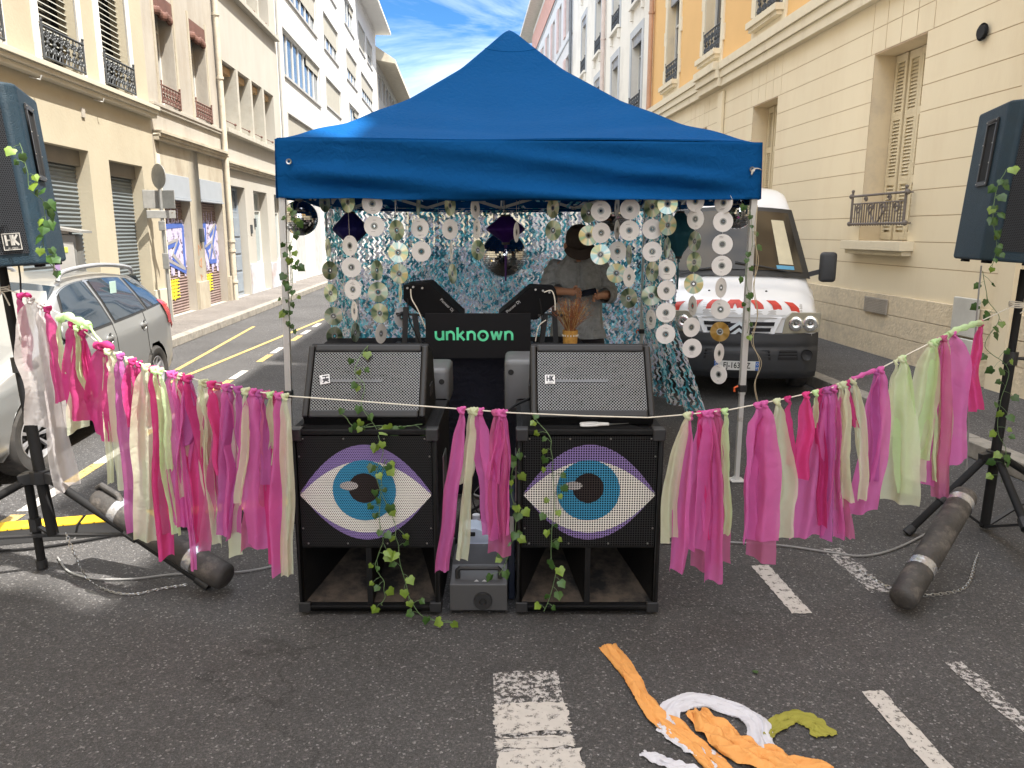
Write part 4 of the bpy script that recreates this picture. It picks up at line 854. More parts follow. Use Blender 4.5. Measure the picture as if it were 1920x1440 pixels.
# ================================================================ mirror balls and lanterns
def mirror_mat():
    m, n, bs = nmat('mirror_tiles'); bs.inputs['Metallic'].default_value = 1; bs.inputs['Roughness'].default_value = .06; bs.inputs['Base Color'].default_value = (.72, .73, .74, 1); return m
M_mir = mirror_mat(); M_grout = mat('mirror_ball_core', (.02, .02, .02), .6)
def mirror_ball(c, R, label, rows=26, seed=1, hang=.1):
    root = thing('mirror_ball', label, 'mirror ball', c, 0, 'mirror balls hanging under the tent'); r = random.Random(seed)
    b = MB(); b.ball((0, 0, 0), R * .985, 32, 20); b.build('core', M_grout, root, smooth=True)
    b = MB()
    for i in range(rows):
        t0 = math.pi * (i + .08) / rows; t1 = math.pi * (i + .92) / rows; n = max(4, int(rows * 2 * math.sin((t0 + t1) / 2)))
        for j in range(n):
            p0 = 2 * math.pi * (j + .06) / n; p1 = 2 * math.pi * (j + .94) / n
            Q = [Vector((math.sin(t) * math.cos(p), math.sin(t) * math.sin(p), math.cos(t))) for t, p in ((t0, p0), (t1, p0), (t1, p1), (t0, p1))]
            nn = sum(Q, Vector()) / 4; a = nn.orthogonal().normalized() * r.uniform(-.03, .03) + nn.cross(nn.orthogonal()).normalized() * r.uniform(-.03, .03)
            b.add([q * R * (1 + a.dot(q)) for q in Q], [(0, 1, 2, 3)])
    b.build('mirror_tiles', M_mir, root)
    b = MB(); b.lathe([(.0001, R + .02), (R * .22, R + .015), (R * .24, R * .96)], 16); b.tube([(0, 0, R + .02), (0, 0, R + hang)], .003, 6)
    b.build('hanger', M_metal, root, smooth=True)
mirror_ball(PY(563, 409, 4.62), .103, 'small mirror ball hung beside the ivy-wound left tent leg', 26, 1, .05)
mirror_ball(PY(945, 478, 5.9), .172, 'large mirror ball half hidden behind the purple lantern', 34, 2, .25)
mirror_ball(PY(1382, 398, 4.75), .10, 'small mirror ball hung against the right tent leg before the van windscreen', 24, 3, .05)
mirror_ball(PY(1152, 398, 5.6), .14, 'mirror ball behind the white discs above the person\'s shoulder', 28, 4, .1)
def lantern(c, R, hh, col, name, label, tas, mcol):
    root = thing('fabric_lantern', label, 'lantern', c, 0, 'silk lanterns under the tent'); b = MB(); n = 48
    prof = [(.28, 1), (.34, .94), (.62, .55), (.92, .2), (1, .02), (.95, -.12), (.62, -.5), (.3, -.85), (.22, -1)]
    vs = []; fs = []
    for (pr, pz) in prof:
        for j in range(n): a = 2 * math.pi * j / n; q = R * pr * (1 + .05 * abs(math.cos(a * 6)) * (1 if pr > .3 else 0)); vs.append((q * math.cos(a), q * math.sin(a), pz * hh))
    for i in range(len(prof) - 1):
        for j in range(n): fs.append((i*n+j, i*n+(j+1) % n, (i+1)*n+(j+1) % n, (i+1)*n+j))
    b.add(vs, fs); b.build('shade', fabric('silk_' + name, col, trans=.3, rough=.45, var=.1), root, smooth=True, angle=60)
    b = MB(); b.lathe([(.0001, hh + .012), (R * .27, hh + .012), (R * .27, hh)], 20); b.lathe([(.001, -hh - .02), (R * .2, -hh - .015), (R * .22, -hh)], 20); b.each('rim', M_black, root)
    b = MB(); b.ball((0, 0, -hh - .03), .012, 10, 8); b.tube([(0, 0, -hh - .03), (0, 0, -hh - tas * .35)], .003, 6); b.tube([(0, 0, -hh - tas * .35), (0, 0, -hh - tas * .4), (0, 0, -hh - tas)], [.004, .009, .006], 8)
    b.build('tassel', mat('tassel_' + name, mcol, .7), root, smooth=True)
    b = MB(); b.tube([(0, 0, hh), (0, 0, 1.85 - c.z)], .0015, 5); b.build('cord', M_black, root)
c1 = PY(658, 430, 5.0); lantern(c1, .115, .10, (.02, .02, .12), 'navy', 'dark navy diamond-shaped lantern hanging on the left behind the discs', .2, (.02, .02, .1))
c2 = PY(948, 430, 5.2); lantern(c2, .125, .085, (.05, .015, .14), 'purple', 'purple lantern with a hanging tassel in front of the large mirror ball', .26, (.05, .01, .1))
c3 = PY(1274, 440, 5.1); lantern(c3, .10, .14, (.03, .12, .16), 'teal', 'teal lantern hanging between the disc strings before the van', .22, (.03, .1, .13))
# ================================================================ sound system
def perf(name, col, pitch, hole, kind='grid', rough=.5, metal=0, back=(.006, .006, .007)):
    """perforated sheet: painted face with dark holes, laid out in the object's own x/z"""
    if name in MATS: return MATS[name]
    m, n, b = nmat(name); N = n.nodes.new; K = n.links.new; t = N('ShaderNodeTexCoord'); s = N('ShaderNodeSeparateXYZ'); K(t.outputs['Object'], s.inputs[0])
    def M(op, a, c=None, v=None):
        x = N('ShaderNodeMath'); x.operation = op; K(a, x.inputs[0]) if hasattr(a, 'links') else setattr(x.inputs[0], 'default_value', a)
        if c is not None: K(c, x.inputs[1])
        if v is not None: x.inputs[1].default_value = v
        return x.outputs[0]
    X, Z = s.outputs[0], s.outputs[2]
    if kind == 'diamond': X, Z = M('ADD', X, Z), M('SUBTRACT', X, Z)
    u = M('MULTIPLY', X, v=1 / pitch); v = M('MULTIPLY', Z, v=1 / (pitch * (.87 if kind == 'hex' else 1)))
    if kind == 'hex': row = M('MODULO', M('FLOOR', M('ADD', v, v=1000)), v=2.0); u = M('ADD', u, M('MULTIPLY', row, v=.5))
    fu = M('SUBTRACT', M('FRACT', M('ADD', u, v=1000)), v=.5); fv = M('SUBTRACT', M('FRACT', M('ADD', v, v=1000)), v=.5)
    if kind in ('diamond', 'square'): d = M('MAXIMUM', M('ABSOLUTE', fu), M('ABSOLUTE', fv))
    else: d = M('SQRT', M('ADD', M('MULTIPLY', fu, fu), M('MULTIPLY', fv, fv)))
    g = M('GREATER_THAN', d, v=hole)
    x = N('ShaderNodeMix'); x.data_type = 'RGBA'; x.inputs[6].default_value = rgba(back)
    z = N('ShaderNodeTexNoise'); z.inputs['Scale'].default_value = 7; z.inputs['Detail'].default_value = 6; K(t.outputs['Object'], z.inputs['Vector'])
    y = N('ShaderNodeMix'); y.data_type = 'RGBA'; y.inputs[6].default_value = rgba([k * .82 for k in col]); y.inputs[7].default_value = rgba([min(1, k * 1.12) for k in col]); K(z.outputs[0], y.inputs[0]); K(y.outputs[2], x.inputs[7])
    K(g, x.inputs[0]); K(x.outputs[2], b.inputs['Base Color']); b.inputs['Roughness'].default_value = rough
    mt = M('MULTIPLY', g, v=metal); K(mt, b.inputs['Metallic']); sp = M('MULTIPLY', g, v=.25); K(sp, b.inputs['Specular IOR Level'])
    MATS[name] = m; return m
M_cab = mat('black_cabinet_paint', (.007, .007, .008), .6, var=.3, scale=10, bump=.15, bscale=120, spec=.22, dirt=(.025, .023, .021), dscale=7, dlo=.6, dhi=.85)
M_dust = mat('dusty_horn_floor', (.085, .065, .05), .9, var=.3, scale=9, dirt=(.008, .008, .009), dscale=6, dlo=.42, dhi=.62)
M_rub = mat('black_rubber', (.012, .012, .013), .7, var=.2, spec=.25)
def ell(cx, cz, rx, rz, y, n=40): return [(cx + rx * math.cos(2 * math.pi * i / n), y, cz + rz * math.sin(2 * math.pi * i / n)) for i in range(n)]
def lens(w_, top, bot, cz, y, n=24, sharp=1.25):
    pts = []
    for i in range(n + 1): t = i / n * 2 - 1; pts.append((t * w_, y, cz + top * (1 - t * t)))
    for i in range(1, n): t = 1 - i / n * 2; pts.append((t * w_, y, cz - bot * (1 - t * t)))
    return pts
def subwoofer(x0, label, kind, flip):
    W, H, D, Y = .578, .788, .56, 2.865
    root = thing('subwoofer', label, 'subwoofer', (x0, Y, 0), 0, 'subwoofers with painted eyes'); h = W / 2; t = .020
    b = MB(); b.box(-h, -h + t, 0, D, .02, H); b.box(h - t, h, 0, D, .02, H); b.box(-h + t, h - t, 0, D, H - t, H); b.box(-h + t, h - t, 0, D, .02, .045); b.box(-h + t, h - t, D - t, D, .045, H - t)
    b.box(-h + t, h - t, .012, D * .6, .292, .31)
    b.build('cabinet', M_cab, root, bevel=.004)
    b = MB(); b.box(-.012 + flip, .012 + flip, .012, D - .08, .045, .292); b.build('divider', M_cab, root, bevel=.002)
    b = MB()   # slanting horn faces behind the opening
    b.add([(-h + t, .03, .046), (h - t, .03, .046), (h - t, D - .1, .15), (-h + t, D - .1, .15)], [(0, 1, 2, 3)])
    b.add([(-h + t, D - .1, .15), (h - t, D - .1, .15), (h - t, D - .06, .292), (-h + t, D - .06, .292)], [(0, 1, 2, 3)])
    b.build('horn_floor', M_dust, root)
    b = MB()
    if flip >= 0: b.add([(-h + t, .03, .05), (-h + .17, D - .08, .16), (-h + .17, D - .08, .292), (-h + t, .03, .292)], [(0, 1, 2, 3)])
    b.add([(h - t, .03, .05), (h - .15, D - .08, .16), (h - .15, D - .08, .292), (h - t, .03, .292)], [(0, 1, 2, 3)])
    b.add([(flip - .014, .03, .05), (flip - .10, D - .08, .16), (flip - .10, D - .08, .292), (flip - .014, .03, .292)], [(0, 1, 2, 3)])
    b.build('horn_side', M_cab, root)
    g = MB(); g.poly([(-h + t + .004, .006, .305), (h - t - .004, .006, .305), (h - t - .004, .006, .763), (-h + t + .004, .006, .763)])
    pk = (.0078, .31) if kind == 'hex' else (.0098, .33)
    g = g.build('grille', perf('grille_black_' + kind, (.014, .014, .015), pk[0], pk[1], kind), root)
    cz = .528
    def layer(name, pts, col): bb = MB(); bb.poly(pts); bb.build(name, perf(name + '_' + kind, col, pk[0], pk[1], kind), g)
    layer('eye_outline', lens(.262, .200, .196, cz, .0045), (.25, .18, .43))
    layer('eye_white', lens(.262, .142, .158, cz - .008, .0035), (.80, .78, .74))
    layer('eye_iris', ell(-.005, cz + .012, .126, .126, .0025), (.045, .26, .46))
    layer('eye_pupil', ell(-.005, cz + .022, .062, .062, .0015), (.028, .020, .020))
    layer('eye_glint', ell(-.065, cz + .032, .036, .018, .0006), (.45, .42, .42))
    b = MB(); r = random.Random(int(x0 * 100))
    for i in range(4):
        for z in (.315, .752): b.ball((lerp(-h + .05, h - .05, i / 3), .004, z), .004, 8, 4)
    for i in range(3):
        for x in (-h + .032, h - .032): b.ball((x, .004, lerp(.38, .68, i / 2)), .004, 8, 4)
    b.build('screws', mat('grille_screw', (.2, .2, .2), .4, metal=.7), g)
    b = MB(); c = .045
    for sx in (-1, 1):
        for z0, z1 in ((.016, .06), (H - .044, H + .004)):
            xa, xb = (-h - .004, -h + c) if sx < 0 else (h - c, h + .004); b.rbox(xa, xb, -.004, .012, z0, z1, .004)
            b.rbox(xa, xb, .013, .05, z1 - .012 if z0 > .3 else z0, z1 if z0 > .3 else z0 + .012, .003)
            xs = (-h - .0045, -h + .008) if sx < 0 else (h - .008, h + .0045); b.rbox(xs[0], xs[1], .0125, .05, z0 + .003, z1 - .003, .003); b.build('corner_protector', M_black, root); b = MB()
    for sx in (-1, 1): b.box(sx * (h - .06) - .02, sx * (h - .06) + .02, .03, .09, 0, .02); b.box(sx * (h - .06) - .02, sx * (h - .06) + .02, D - .1, D - .04, 0, .02)
    b.each('foot', M_black, root)
    b = MB(); b.rbox(h - .001, h + .005, .2, .34, .42, .62, .003) if x0 < 0 else b.rbox(-h - .005, -h + .001, .2, .34, .42, .62, .003); b.build('handle_plate', M_metal, root)
    return root
subwoofer(-.582, 'black bass cabinet painted with an eye, round-holed grille, on the left below the ivy-draped monitor', 'hex', -.0)
subwoofer(.308, 'black bass cabinet painted with an eye, square-holed grille, on the right with scissors on top', 'square', .0)
# ---- wedge monitors on the bass cabinets
def HK(parent, cx, cz, y, size, name='logo_plate', rz=0, small=True, nrm=None, mt=None):
    """white square plate with the letters HK; built in the x/z plane then placed"""
    pl = MB(); s = size / 2; pl.rbox(-s, s, -.003, 0, -s, s, .001)
    o = pl.build(name, mt or mat('logo_white', (.75, .75, .77), .4), parent); ink = mat('logo_ink', (.02, .02, .03), .5)
    b = MB(); O = (0, -.0032, 0); X = (1, 0, 0); Z = (0, 0, 1); k = size
    S_ = lambda pts, w_: b.stroke([(p[0] * k, p[1] * k) for p in pts], w_ * k, O, X, Z, .001)
    up = .06 if small else 0
    S_([(-.30, -.28 + up), (-.30, .34 + up)], .12); S_([(-.02, -.28 + up), (-.02, .34 + up)], .10); S_([(-.26, .03 + up), (-.02, .03 + up)], .09)
    S_([(.10, -.28 + up), (.10, .34 + up)], .10); S_([(.34, .34 + up), (.13, .03 + up), (.36, -.28 + up)], .12)
    b.build('logo_letters', ink, o)
    if small: text_mesh('AUDIO', size * .17, ink, o, 'logo_text', (0, -.0036, -size * .40), (math.pi / 2, 0, 0), .0004)
    return o
M_gril = perf('monitor_grille', (.34, .34, .34), .0125, .42, 'diamond', .4, .6, (.012, .012, .013))
def wedge(x0, x1, label, rot):
    w_ = x1 - x0; root = thing('stage_monitor', label, 'stage monitor', (x0 + w_ / 2, 2.93, .789), rot, 'wedge monitors on the bass cabinets'); h = w_ / 2
    P = [(.02, 0), (0, .038), (.165, .292), (.205, .302), (.36, .235), (.45, 0)]   # y, z
    b = MB()
    vs = [(-h * 1.02 + .0, p[0], p[1]) for p in P] + [(h * 1.02, p[0], p[1]) for p in P]; n = len(P); fs = [tuple(range(n)), tuple(range(n, 2 * n))[::-1]] + [(i, (i + 1) % n, n + (i + 1) % n, n + i) for i in range(n) if i != 1]
    b.add(vs, fs); b.build('cabinet', M_cab, root, bevel=.006)
    # frame round the sloping grille
    a = Vector((0, 0, .038)); e = Vector((0, .165, .292)); d = (e - a); Ln = d.length; d.normalize(); nn = Vector((0, -d.z, d.y))
    M4 = Matrix(((1, 0, 0, 0), (0, -nn.y, d.y, a.y), (0, -nn.z, d.z, a.z), (0, 0, 0, 1)))
    def fr(name, m, parent, build, **k): bb = MB(); build(bb); o = bb.build(name, m, parent, **k); o.matrix_local = M4; return o
    q = .024
    fr('frame', mat('monitor_frame', (.014, .014, .016), .5, var=.15, bump=.1, bscale=150), root, lambda bb: (bb.rbox(-h * 1.025, -h * 1.025 + q, -.012, .02, -.004, Ln + .004, .007), bb.rbox(h * 1.025 - q, h * 1.025, -.012, .02, -.004, Ln + .004, .007),
        bb.rbox(-h + q * .85, h - q * .85, -.011, .02, -.006, .026, .007), bb.rbox(-h + q * .85, h - q * .85, -.011, .02, Ln - .022, Ln + .008, .007)))
    gl = fr('grille', M_gril, root, lambda bb: bb.poly([(-h + q * .9, -.002, .022), (h - q * .9, -.002, .022), (h - q * .9, -.002, Ln - .02), (-h + q * .9, -.002, Ln - .02)]))
    bb = MB(); bb.rbox(-h * .62, h * .28, -.006, -.003, Ln * .50 - .007, Ln * .50 + .007, .001); o = bb.build('logo_bar', mat('grille_bar', (.12, .12, .12), .3, metal=.6), gl)
    lg = HK(gl, 0, 0, 0, .040, mt=None); lg.location = (-h * .70, -.004, Ln * .52)
    if x0 < 0: lg.rotation_euler = (0, math.radians(80), 0)
    b = MB(); b.rbox(h * 1.02 if x0 < 0 else -h * 1.03 - .004, h * 1.03 + .004 if x0 < 0 else -h * 1.02, .17, .27, .08, .13, .003); b.build('side_handle', M_black, root)
    return root
wedge(-.830, -.352, 'black wedge monitor with silver mesh and sideways white logo, ivy hanging down its front', 0)
wedge(.082, .562, 'black wedge monitor with silver mesh and upright white logo, behind the scissors', 0)
# ---- tall speakers on tripods
M_bluecab = mat('dark_blue_speaker_carpet', (.007, .028, .048), .6, var=.12, scale=30, bump=.4, bscale=260, dirt=(.03, .06, .085), dscale=5, dlo=.55, dhi=.8)
def tall_speaker(loc, rz, tilt, label, side, lab2):
    root = thing('loudspeaker', label, 'loudspeaker', loc, 0, 'loudspeakers on tripod stands'); root.rotation_euler = (0, tilt, rz)
    W, Dp, H, wb = .46, .46, .72, .30; h = W / 2; hb = wb / 2
    b = MB(); pl = [(-h + .03, -Dp / 2), (h - .03, -Dp / 2), (h, -Dp / 2 + .05), (hb + .02, Dp / 2), (-hb - .02, Dp / 2), (-h, -Dp / 2 + .05)]
    b.prism([(p[0], p[1], 0) for p in pl], (0, 0, H)); b.build('cabinet', M_bluecab, root, bevel=.014)
    b = MB(); b.poly([(-h + .05, -Dp / 2 - .004, .05), (h - .05, -Dp / 2 - .004, .05), (h - .05, -Dp / 2 - .004, H - .04), (-h + .05, -Dp / 2 - .004, H - .04)])
    g = b.build('grille', perf('speaker_grille', (.035, .038, .045), .0085, .32, 'hex'), root)
    lg = HK(g, 0, 0, 0, .068, mt=mat('logo_black_plate', (.02, .02, .022), .4)); lg.location = (h - .105, -Dp / 2 - .006, .10)
    for c in kids(lg): c.data.materials[0] = mat('logo_silver_ink', (.55, .53, .5), .35, metal=.3)
    fb = MB(); k = .034
    for a_, c_, e_, f_ in ((-k, k, -k, -k + .003), (-k, k, k - .003, k), (-k, -k + .003, -k + .003, k - .003), (k - .003, k, -k + .003, k - .003)): fb.box(a_, c_, -.0045, -.003, e_, f_)
    fb.build('logo_border', mat('logo_silver_ink', (0, 0, 0)), lg)
    # recessed side handle on the slanting side
    for sd in ((1,) if side > 0 else (-1,)):
        a = Vector((sd * h, -Dp / 2 + .05, 0)); e = Vector((sd * (hb + .02), Dp / 2, 0)); d = (e - a).normalized(); nn = Vector((d.y, -d.x, 0)) * sd; nn = nn if nn.x * sd > 0 else -nn
        c = a.lerp(e, .38) + Vector((0, 0, H * .70)); P = lambda u, z, o: c + d * u + Vector((0, 0, z)) + nn * o
        hd = MB(); w2, hh = .072, .155
        for (u0, u1, z0, z1) in ((-w2, w2, -hh, -hh + .022), (-w2, w2, hh - .022, hh), (-w2, -w2 + .018, -hh + .022, hh - .022), (w2 - .018, w2, -hh + .022, hh - .022)):
            hd.add([P(u0, z0, .002), P(u1, z0, .002), P(u1, z1, .002), P(u0, z1, .002), P(u0, z0, .010), P(u1, z0, .010), P(u1, z1, .010), P(u0, z1, .010)], [(0,1,2,3),(4,5,6,7),(0,1,5,4),(1,2,6,5),(2,3,7,6),(3,0,4,7)])
        hdl = hd.build('handle', mat('handle_plastic', (.035, .036, .04), .45), root, bevel=.002)
        rc = MB(); rc.add([P(-w2 + .018, -hh + .022, .0035), P(w2 - .018, -hh + .022, .0035), P(w2 - .018, hh - .022, .0035), P(-w2 + .018, hh - .022, .0035)], [(0, 1, 2, 3)]); rc.build('recess', mat('handle_recess', (.004, .004, .005), .9), hdl)
        sc_ = MB()
        for z in (-hh + .011, -.05, .04, hh - .011):
            for u in (-w2 + .009, w2 - .009): sc_.ball(P(u, z, .0105), .0035, 6, 4)
        sc_.build('screws', M_metal, hdl)
    b = MB()
    for x in (-h + .07, h - .09): b.rbox(x, x + .03, -.1, -.05, -.012, 0, .003); b.rbox(x, x + .03, .12, .16, -.012, 0, .003)
    b.each('rubber_foot', M_rub, root)
    return root
tall_speaker(Vector((-2.215, 3.36, 1.40)), math.radians(13), math.radians(-4), 'dark blue loudspeaker with a handle and hanging ivy, cut by the left photo edge', 1, 'l')
tall_speaker(Vector((2.455, 3.78, 1.40)), math.radians(-6), math.radians(4), 'dark blue loudspeaker with ivy on its side, high on the right stand', -1, 'r')
def tripod(name, hub, top, feet, low, label):
    root = thing('speaker_stand', label, 'speaker stand', (hub.x, hub.y, 0), 0, 'tripod speaker stands'); O = Vector((hub.x, hub.y, 0)); L_ = lambda p: Vector(p) - O
    b = MB(); b.tube([L_(low), L_(hub), L_(hub.lerp(top, .55))], .0245, 16); b.tube([L_(hub.lerp(top, .5)), L_(top)], .0185, 16); b.build('pole', M_rub, root, smooth=True)
    b = MB(); b.tube([L_(hub.lerp(top, .50)), L_(hub.lerp(top, .57))], .033, 16); k = L_(hub.lerp(top, .535)); b.tube([k, k + Vector((.07, -.02, 0))], .008, 8); b.ball(k + Vector((.075, -.02, 0)), .02, 10, 6); b.build('collar', M_black, root, smooth=True)
    b = MB(); b.tube([L_(hub) - Vector((0, 0, .03)), L_(hub) + Vector((0, 0, .03))], .045, 8)
    for f in feet: d = (L_(f) - L_(hub)); d.z = 0; d.normalize(); b.bar(L_(hub) + d * .02, L_(hub) + d * .085 - Vector((0, 0, .01)), .035, .05)
    b.build('hub', M_black, root, bevel=.003)
    mid = L_(low)
    for f in feet:
        d = (f - hub); dh = Vector((d.x, d.y, 0)).normalized(); s = L_(hub) + dh * .07 - Vector((0, 0, .02)); e = L_(f) + Vector((0, 0, .02))
        b = MB(); b.tube([s, e], .019, 12); lg = b.build('leg', M_rub, root, smooth=True)
        b = MB(); b.tube([e.lerp(s, .06), e - (s - e).normalized() * .015], .024, 12); b.build('rubber_foot', M_black, lg, smooth=True)
        j = s.lerp(e, .52); b = MB(); b.bar(j, mid, .024, .010); b.build('brace', M_black, root)
        b = MB(); b.tube([j - (e - s).normalized() * .03, j + (e - s).normalized() * .03], .027, 10); b.build('leg_clamp', M_black, lg, smooth=True)
    return root
hubL = PY(76, 893, 3.3); topL = PY(2, 492, 3.33); lowL = PY(100, 1003, 3.28); fB = G(388, 1104)
tripod('l', hubL, topL, [G(80, 1066), fB, Vector((-2.95, 2.95, 0)), Vector((-2.6, 4.0, 0))][:3], lowL, 'black tripod stand at the left photo edge holding up a loudspeaker')
hubR = PY(1866, 855, 3.78); topR = PY(1921, 505, 3.80); lowR = PY(1846, 988, 3.78)
fR1 = G(1703, 1003); tripod('r', hubR, topR, [fR1, Vector((2.35, 3.05, 0)), Vector((3.2, 4.0, 0))], lowR, 'black tripod stand on the right with ivy winding round its pole')
# ---- ballast cylinders taped to the stand legs
M_ball = mat('scuffed_dark_ballast', (.05, .046, .044), .6, var=.35, scale=12, dirt=(.17, .15, .135), dscale=11, dlo=.50, dhi=.72, bump=.3, bscale=60)
M_tape = mat('silver_tape', (.50, .51, .55), .25, metal=.7, var=.15, scale=30, bump=.4, bscale=60)
def ballast(p0, p1, r, label, slot=False, tapes=(.2, .85)):
    O = Vector(p0); root = thing('ballast_tube', label, 'ballast weight', (O.x, O.y, 0), 0, 'ballast tubes taped to the stands'); O.z = 0; a = Vector(p0) - O; e = Vector(p1) - O; Ln = (e - a).length
    prof = [(.03, .55), (.004, .8), (.0, .86)]
    pts = []; rr = []
    for t, q in [(-.0, .35), (.006, .72), (.02, .93), (.04, 1), (.5, 1.0), (.94, 1), (.97, .93), (.99, .7), (1.0, .4)]: pts.append(a.lerp(e, t)); rr.append(r * q)
    b = MB(); b.tube(pts, rr, 28); bd = b.build('tube_body', M_ball, root, smooth=True, angle=70)
    for t in tapes:
        b = MB(); b.tube([a.lerp(e, t - .028), a.lerp(e, t + .028)], r * 1.02, 28, False); b.build('tape_band', M_tape, root, smooth=True)
    if slot:
        d = (e - a).normalized(); up = Vector((0, 0, 1)); sd = d.cross(up).normalized(); n_ = sd.cross(d); c = a.lerp(e, .91)
        b = MB()
        b.tube([c + d * (-.07) + n_ * r * .9, c + d * (-.05) + n_ * r * 1.25, c + d * .05 + n_ * r * 1.25, c + d * .065 + n_ * r * .85], .014, 10); b.build('grip', M_ball, root, smooth=True)
    return root
pb = G(418, 1098, .065) + Vector((0, .06, 0)); pt = PY(178, 932, 3.30); ballast(pb, pt, .060, 'dark ballast tube with a grip, taped along the left stand\'s leg under the ribbons', True, (.24, .80))
pb = G(1690, 1128, .065); pt = PY(1812, 925, 3.42); ballast(pb, pt, .057, 'scuffed dark ballast tube with two silver tape bands leaning at the right stand', False, (.27, .88))
# ================================================================ DJ table, boards, players
M_cloth = fabric('black_cloth', (.010, .011, .018), trans=.02, rough=.8, bump=.6)
tb = thing('dj_table', 'folding table draped to the ground in black cloth under the tent', 'table', (-.19, 4.60, 0), YAW)
b = MB(); b.rbox(-.95, .62, -.32, .32, .835, .86, .005); b.build('tabletop', M_black, tb)
for x in (-.85, .52):
    for y in (-.26, .26): b = MB(); b.tube([(x, y, 0), (x, y, .835)], .014, 8); b.build('leg', M_metal, tb)
b = MB()
def drape(u, v):
    x = lerp(-.97, .64, u); z = lerp(.868, .03, v); f = .022 * math.sin(u * 34 + 2 * noise.noise(Vector((u * 5, 0, 1)))) * v + .012 * noise.noise(Vector((u * 9, v * 5, 2)))
    return (x, -.335 - f - .02 * v, z)
b.grid(drape, 80, 16); b.grid(lambda u, v: (lerp(-.97, .64, u), lerp(-.335, .335, v), .868), 8, 4)
b.build('cloth', M_cloth, tb, smooth=True, angle=60, solid=.003)
# sign board: UNKNOWN in rounded green letters
sb = thing('name_board', 'black board with the green word unknown standing at the front edge of the table', 'sign', PY(897, 672, 4.18), 0)
w_, h_ = .585, .252; b = MB(); b.rbox(-w_ / 2, w_ / 2, 0, .012, .0, h_, .002); b.build('board', mat('matt_black_board', (.008, .008, .010), .7, var=.1, spec=.2), sb)
def arc(cx, cy, r, a0, a1, n=12): return [(cx + r * math.cos(math.radians(lerp(a0, a1, i / n))), cy + r * math.sin(math.radians(lerp(a0, a1, i / n)))) for i in range(n + 1)]
def letter(b, ch, x, s, W, O, X, Z, t):
    S_ = lambda p, c=False, k=0: b.stroke([(x + q[0] * s, q[1] * s) for q in p], W, O, X, Z, t + k, c)
    if ch == 'u': S_([(0, 1), (0, .48)] + arc(.40, .48, .40, 180, 360)); S_([(.80, 1.04), (.80, 0)], k=.0004); return .80
    if ch == 'n': S_([(0, 0), (0, 1)]); S_(arc(.38, .56, .38, 170, 0) + [(.76, 0)], k=.0004); return .76
    if ch == 'k': S_([(0, 0), (0, 1.42)]); S_([(.66, .98), (.08, .42)], k=.0004); S_([(.22, .56), (.74, 0)], k=.0008); return .70
    if ch == 'o': S_(arc(.50, .50, .50, 0, 345, 28), True); b.stroke([(x + .47 * s, .5 * s), (x + .53 * s, .5 * s)], .06 * s * 1.6, O, X, Z, t); return 1.0
    if ch == 'w': S_([(0, 1), (.27, .04)]); S_([(.27, .04), (.56, .96)], k=.0004); S_([(.56, .96), (.85, .04)], k=.0008); S_([(.85, .04), (1.12, 1)], k=.0012); return 1.12
M_green = mat('mint_green_letters', (.10, .72, .38), .35, var=.35, scale=14); M_green.node_tree.nodes['Principled BSDF'].inputs['Specular IOR Level'].default_value = .8
x = -.235; s = .050
for ch in 'unknown':
    b = MB(); wd = letter(b, ch, x, s, .0130, (0, -.0005, .103), (1, 0, 0), (0, 0, 1), .0022); b.build('letter', M_green, sb); x += wd * s + .0215
def player(outl, Y, dep, label, txt, tp, ta):
    P = [PY(u, v, Y) for u, v in outl]; O = sum(P, Vector()) / len(P); root = thing('media_player', label, 'media player', O, 0, 'black media players tilted on stands')
    b = MB(); b.prism([p - O for p in P], (0, dep, 0)); b.build('case', mat('player_case_black', (.005, .005, .006), .6, var=.2, spec=.1), root, bevel=.008)
    c = PY(tp[0], tp[1], Y) - O; tt = text_mesh(txt, .023, mat('lettering_pale_grey', (.45, .45, .47), .5), root, 'lettering', (c.x, -.002, c.z), (math.pi / 2, -ta, 0), .0006)
    return root, O
pl1, O1 = player([(756, 534), (803, 530), (866, 590), (866, 598), (800, 601), (756, 563)], 4.42, .30, 'black player tilted down to the right, on the left of the table', 'Pioneer Dj', (838, 572), -math.radians(44))
pl2, O2 = player([(1042, 541), (995, 538), (934, 590), (934, 598), (1006, 600), (1046, 566)], 4.42, .30, 'black player tilted down to the left, beside the person', 'Pioneer Dj', (962, 575), math.radians(41))
for root, O, sg, pts in ((pl1, O1, 1, ((775, 538), (792, 540), (764, 540))), (pl2, O2, -1, ((1018, 545), (1030, 548), (1004, 543)))):
    b = MB()
    for i, (u, v) in enumerate(pts): c = PY(u, v, 4.41) - O; b.lathe([(.0001, -.012), (.006, -.012), (.0065, 0)], 10, c, 'Y')
    b.each('jack_socket', mat('socket_pale', (.4, .39, .38), .4, metal=.5), root)
    b = MB()
    for k in range(5): t = k / 4; p = Vector((O.x - sg * .02 + sg * lerp(-.06, .08, t), 0, 0)) - Vector((O.x, 0, 0)); b.bar(p + Vector((0, .02, -sg * 0 + lerp(.06, -.06, t) - .045)), p + Vector((0, .28, lerp(.06, -.06, t) - .045)), .008, .006)
    b.build('vents', M_black, root)
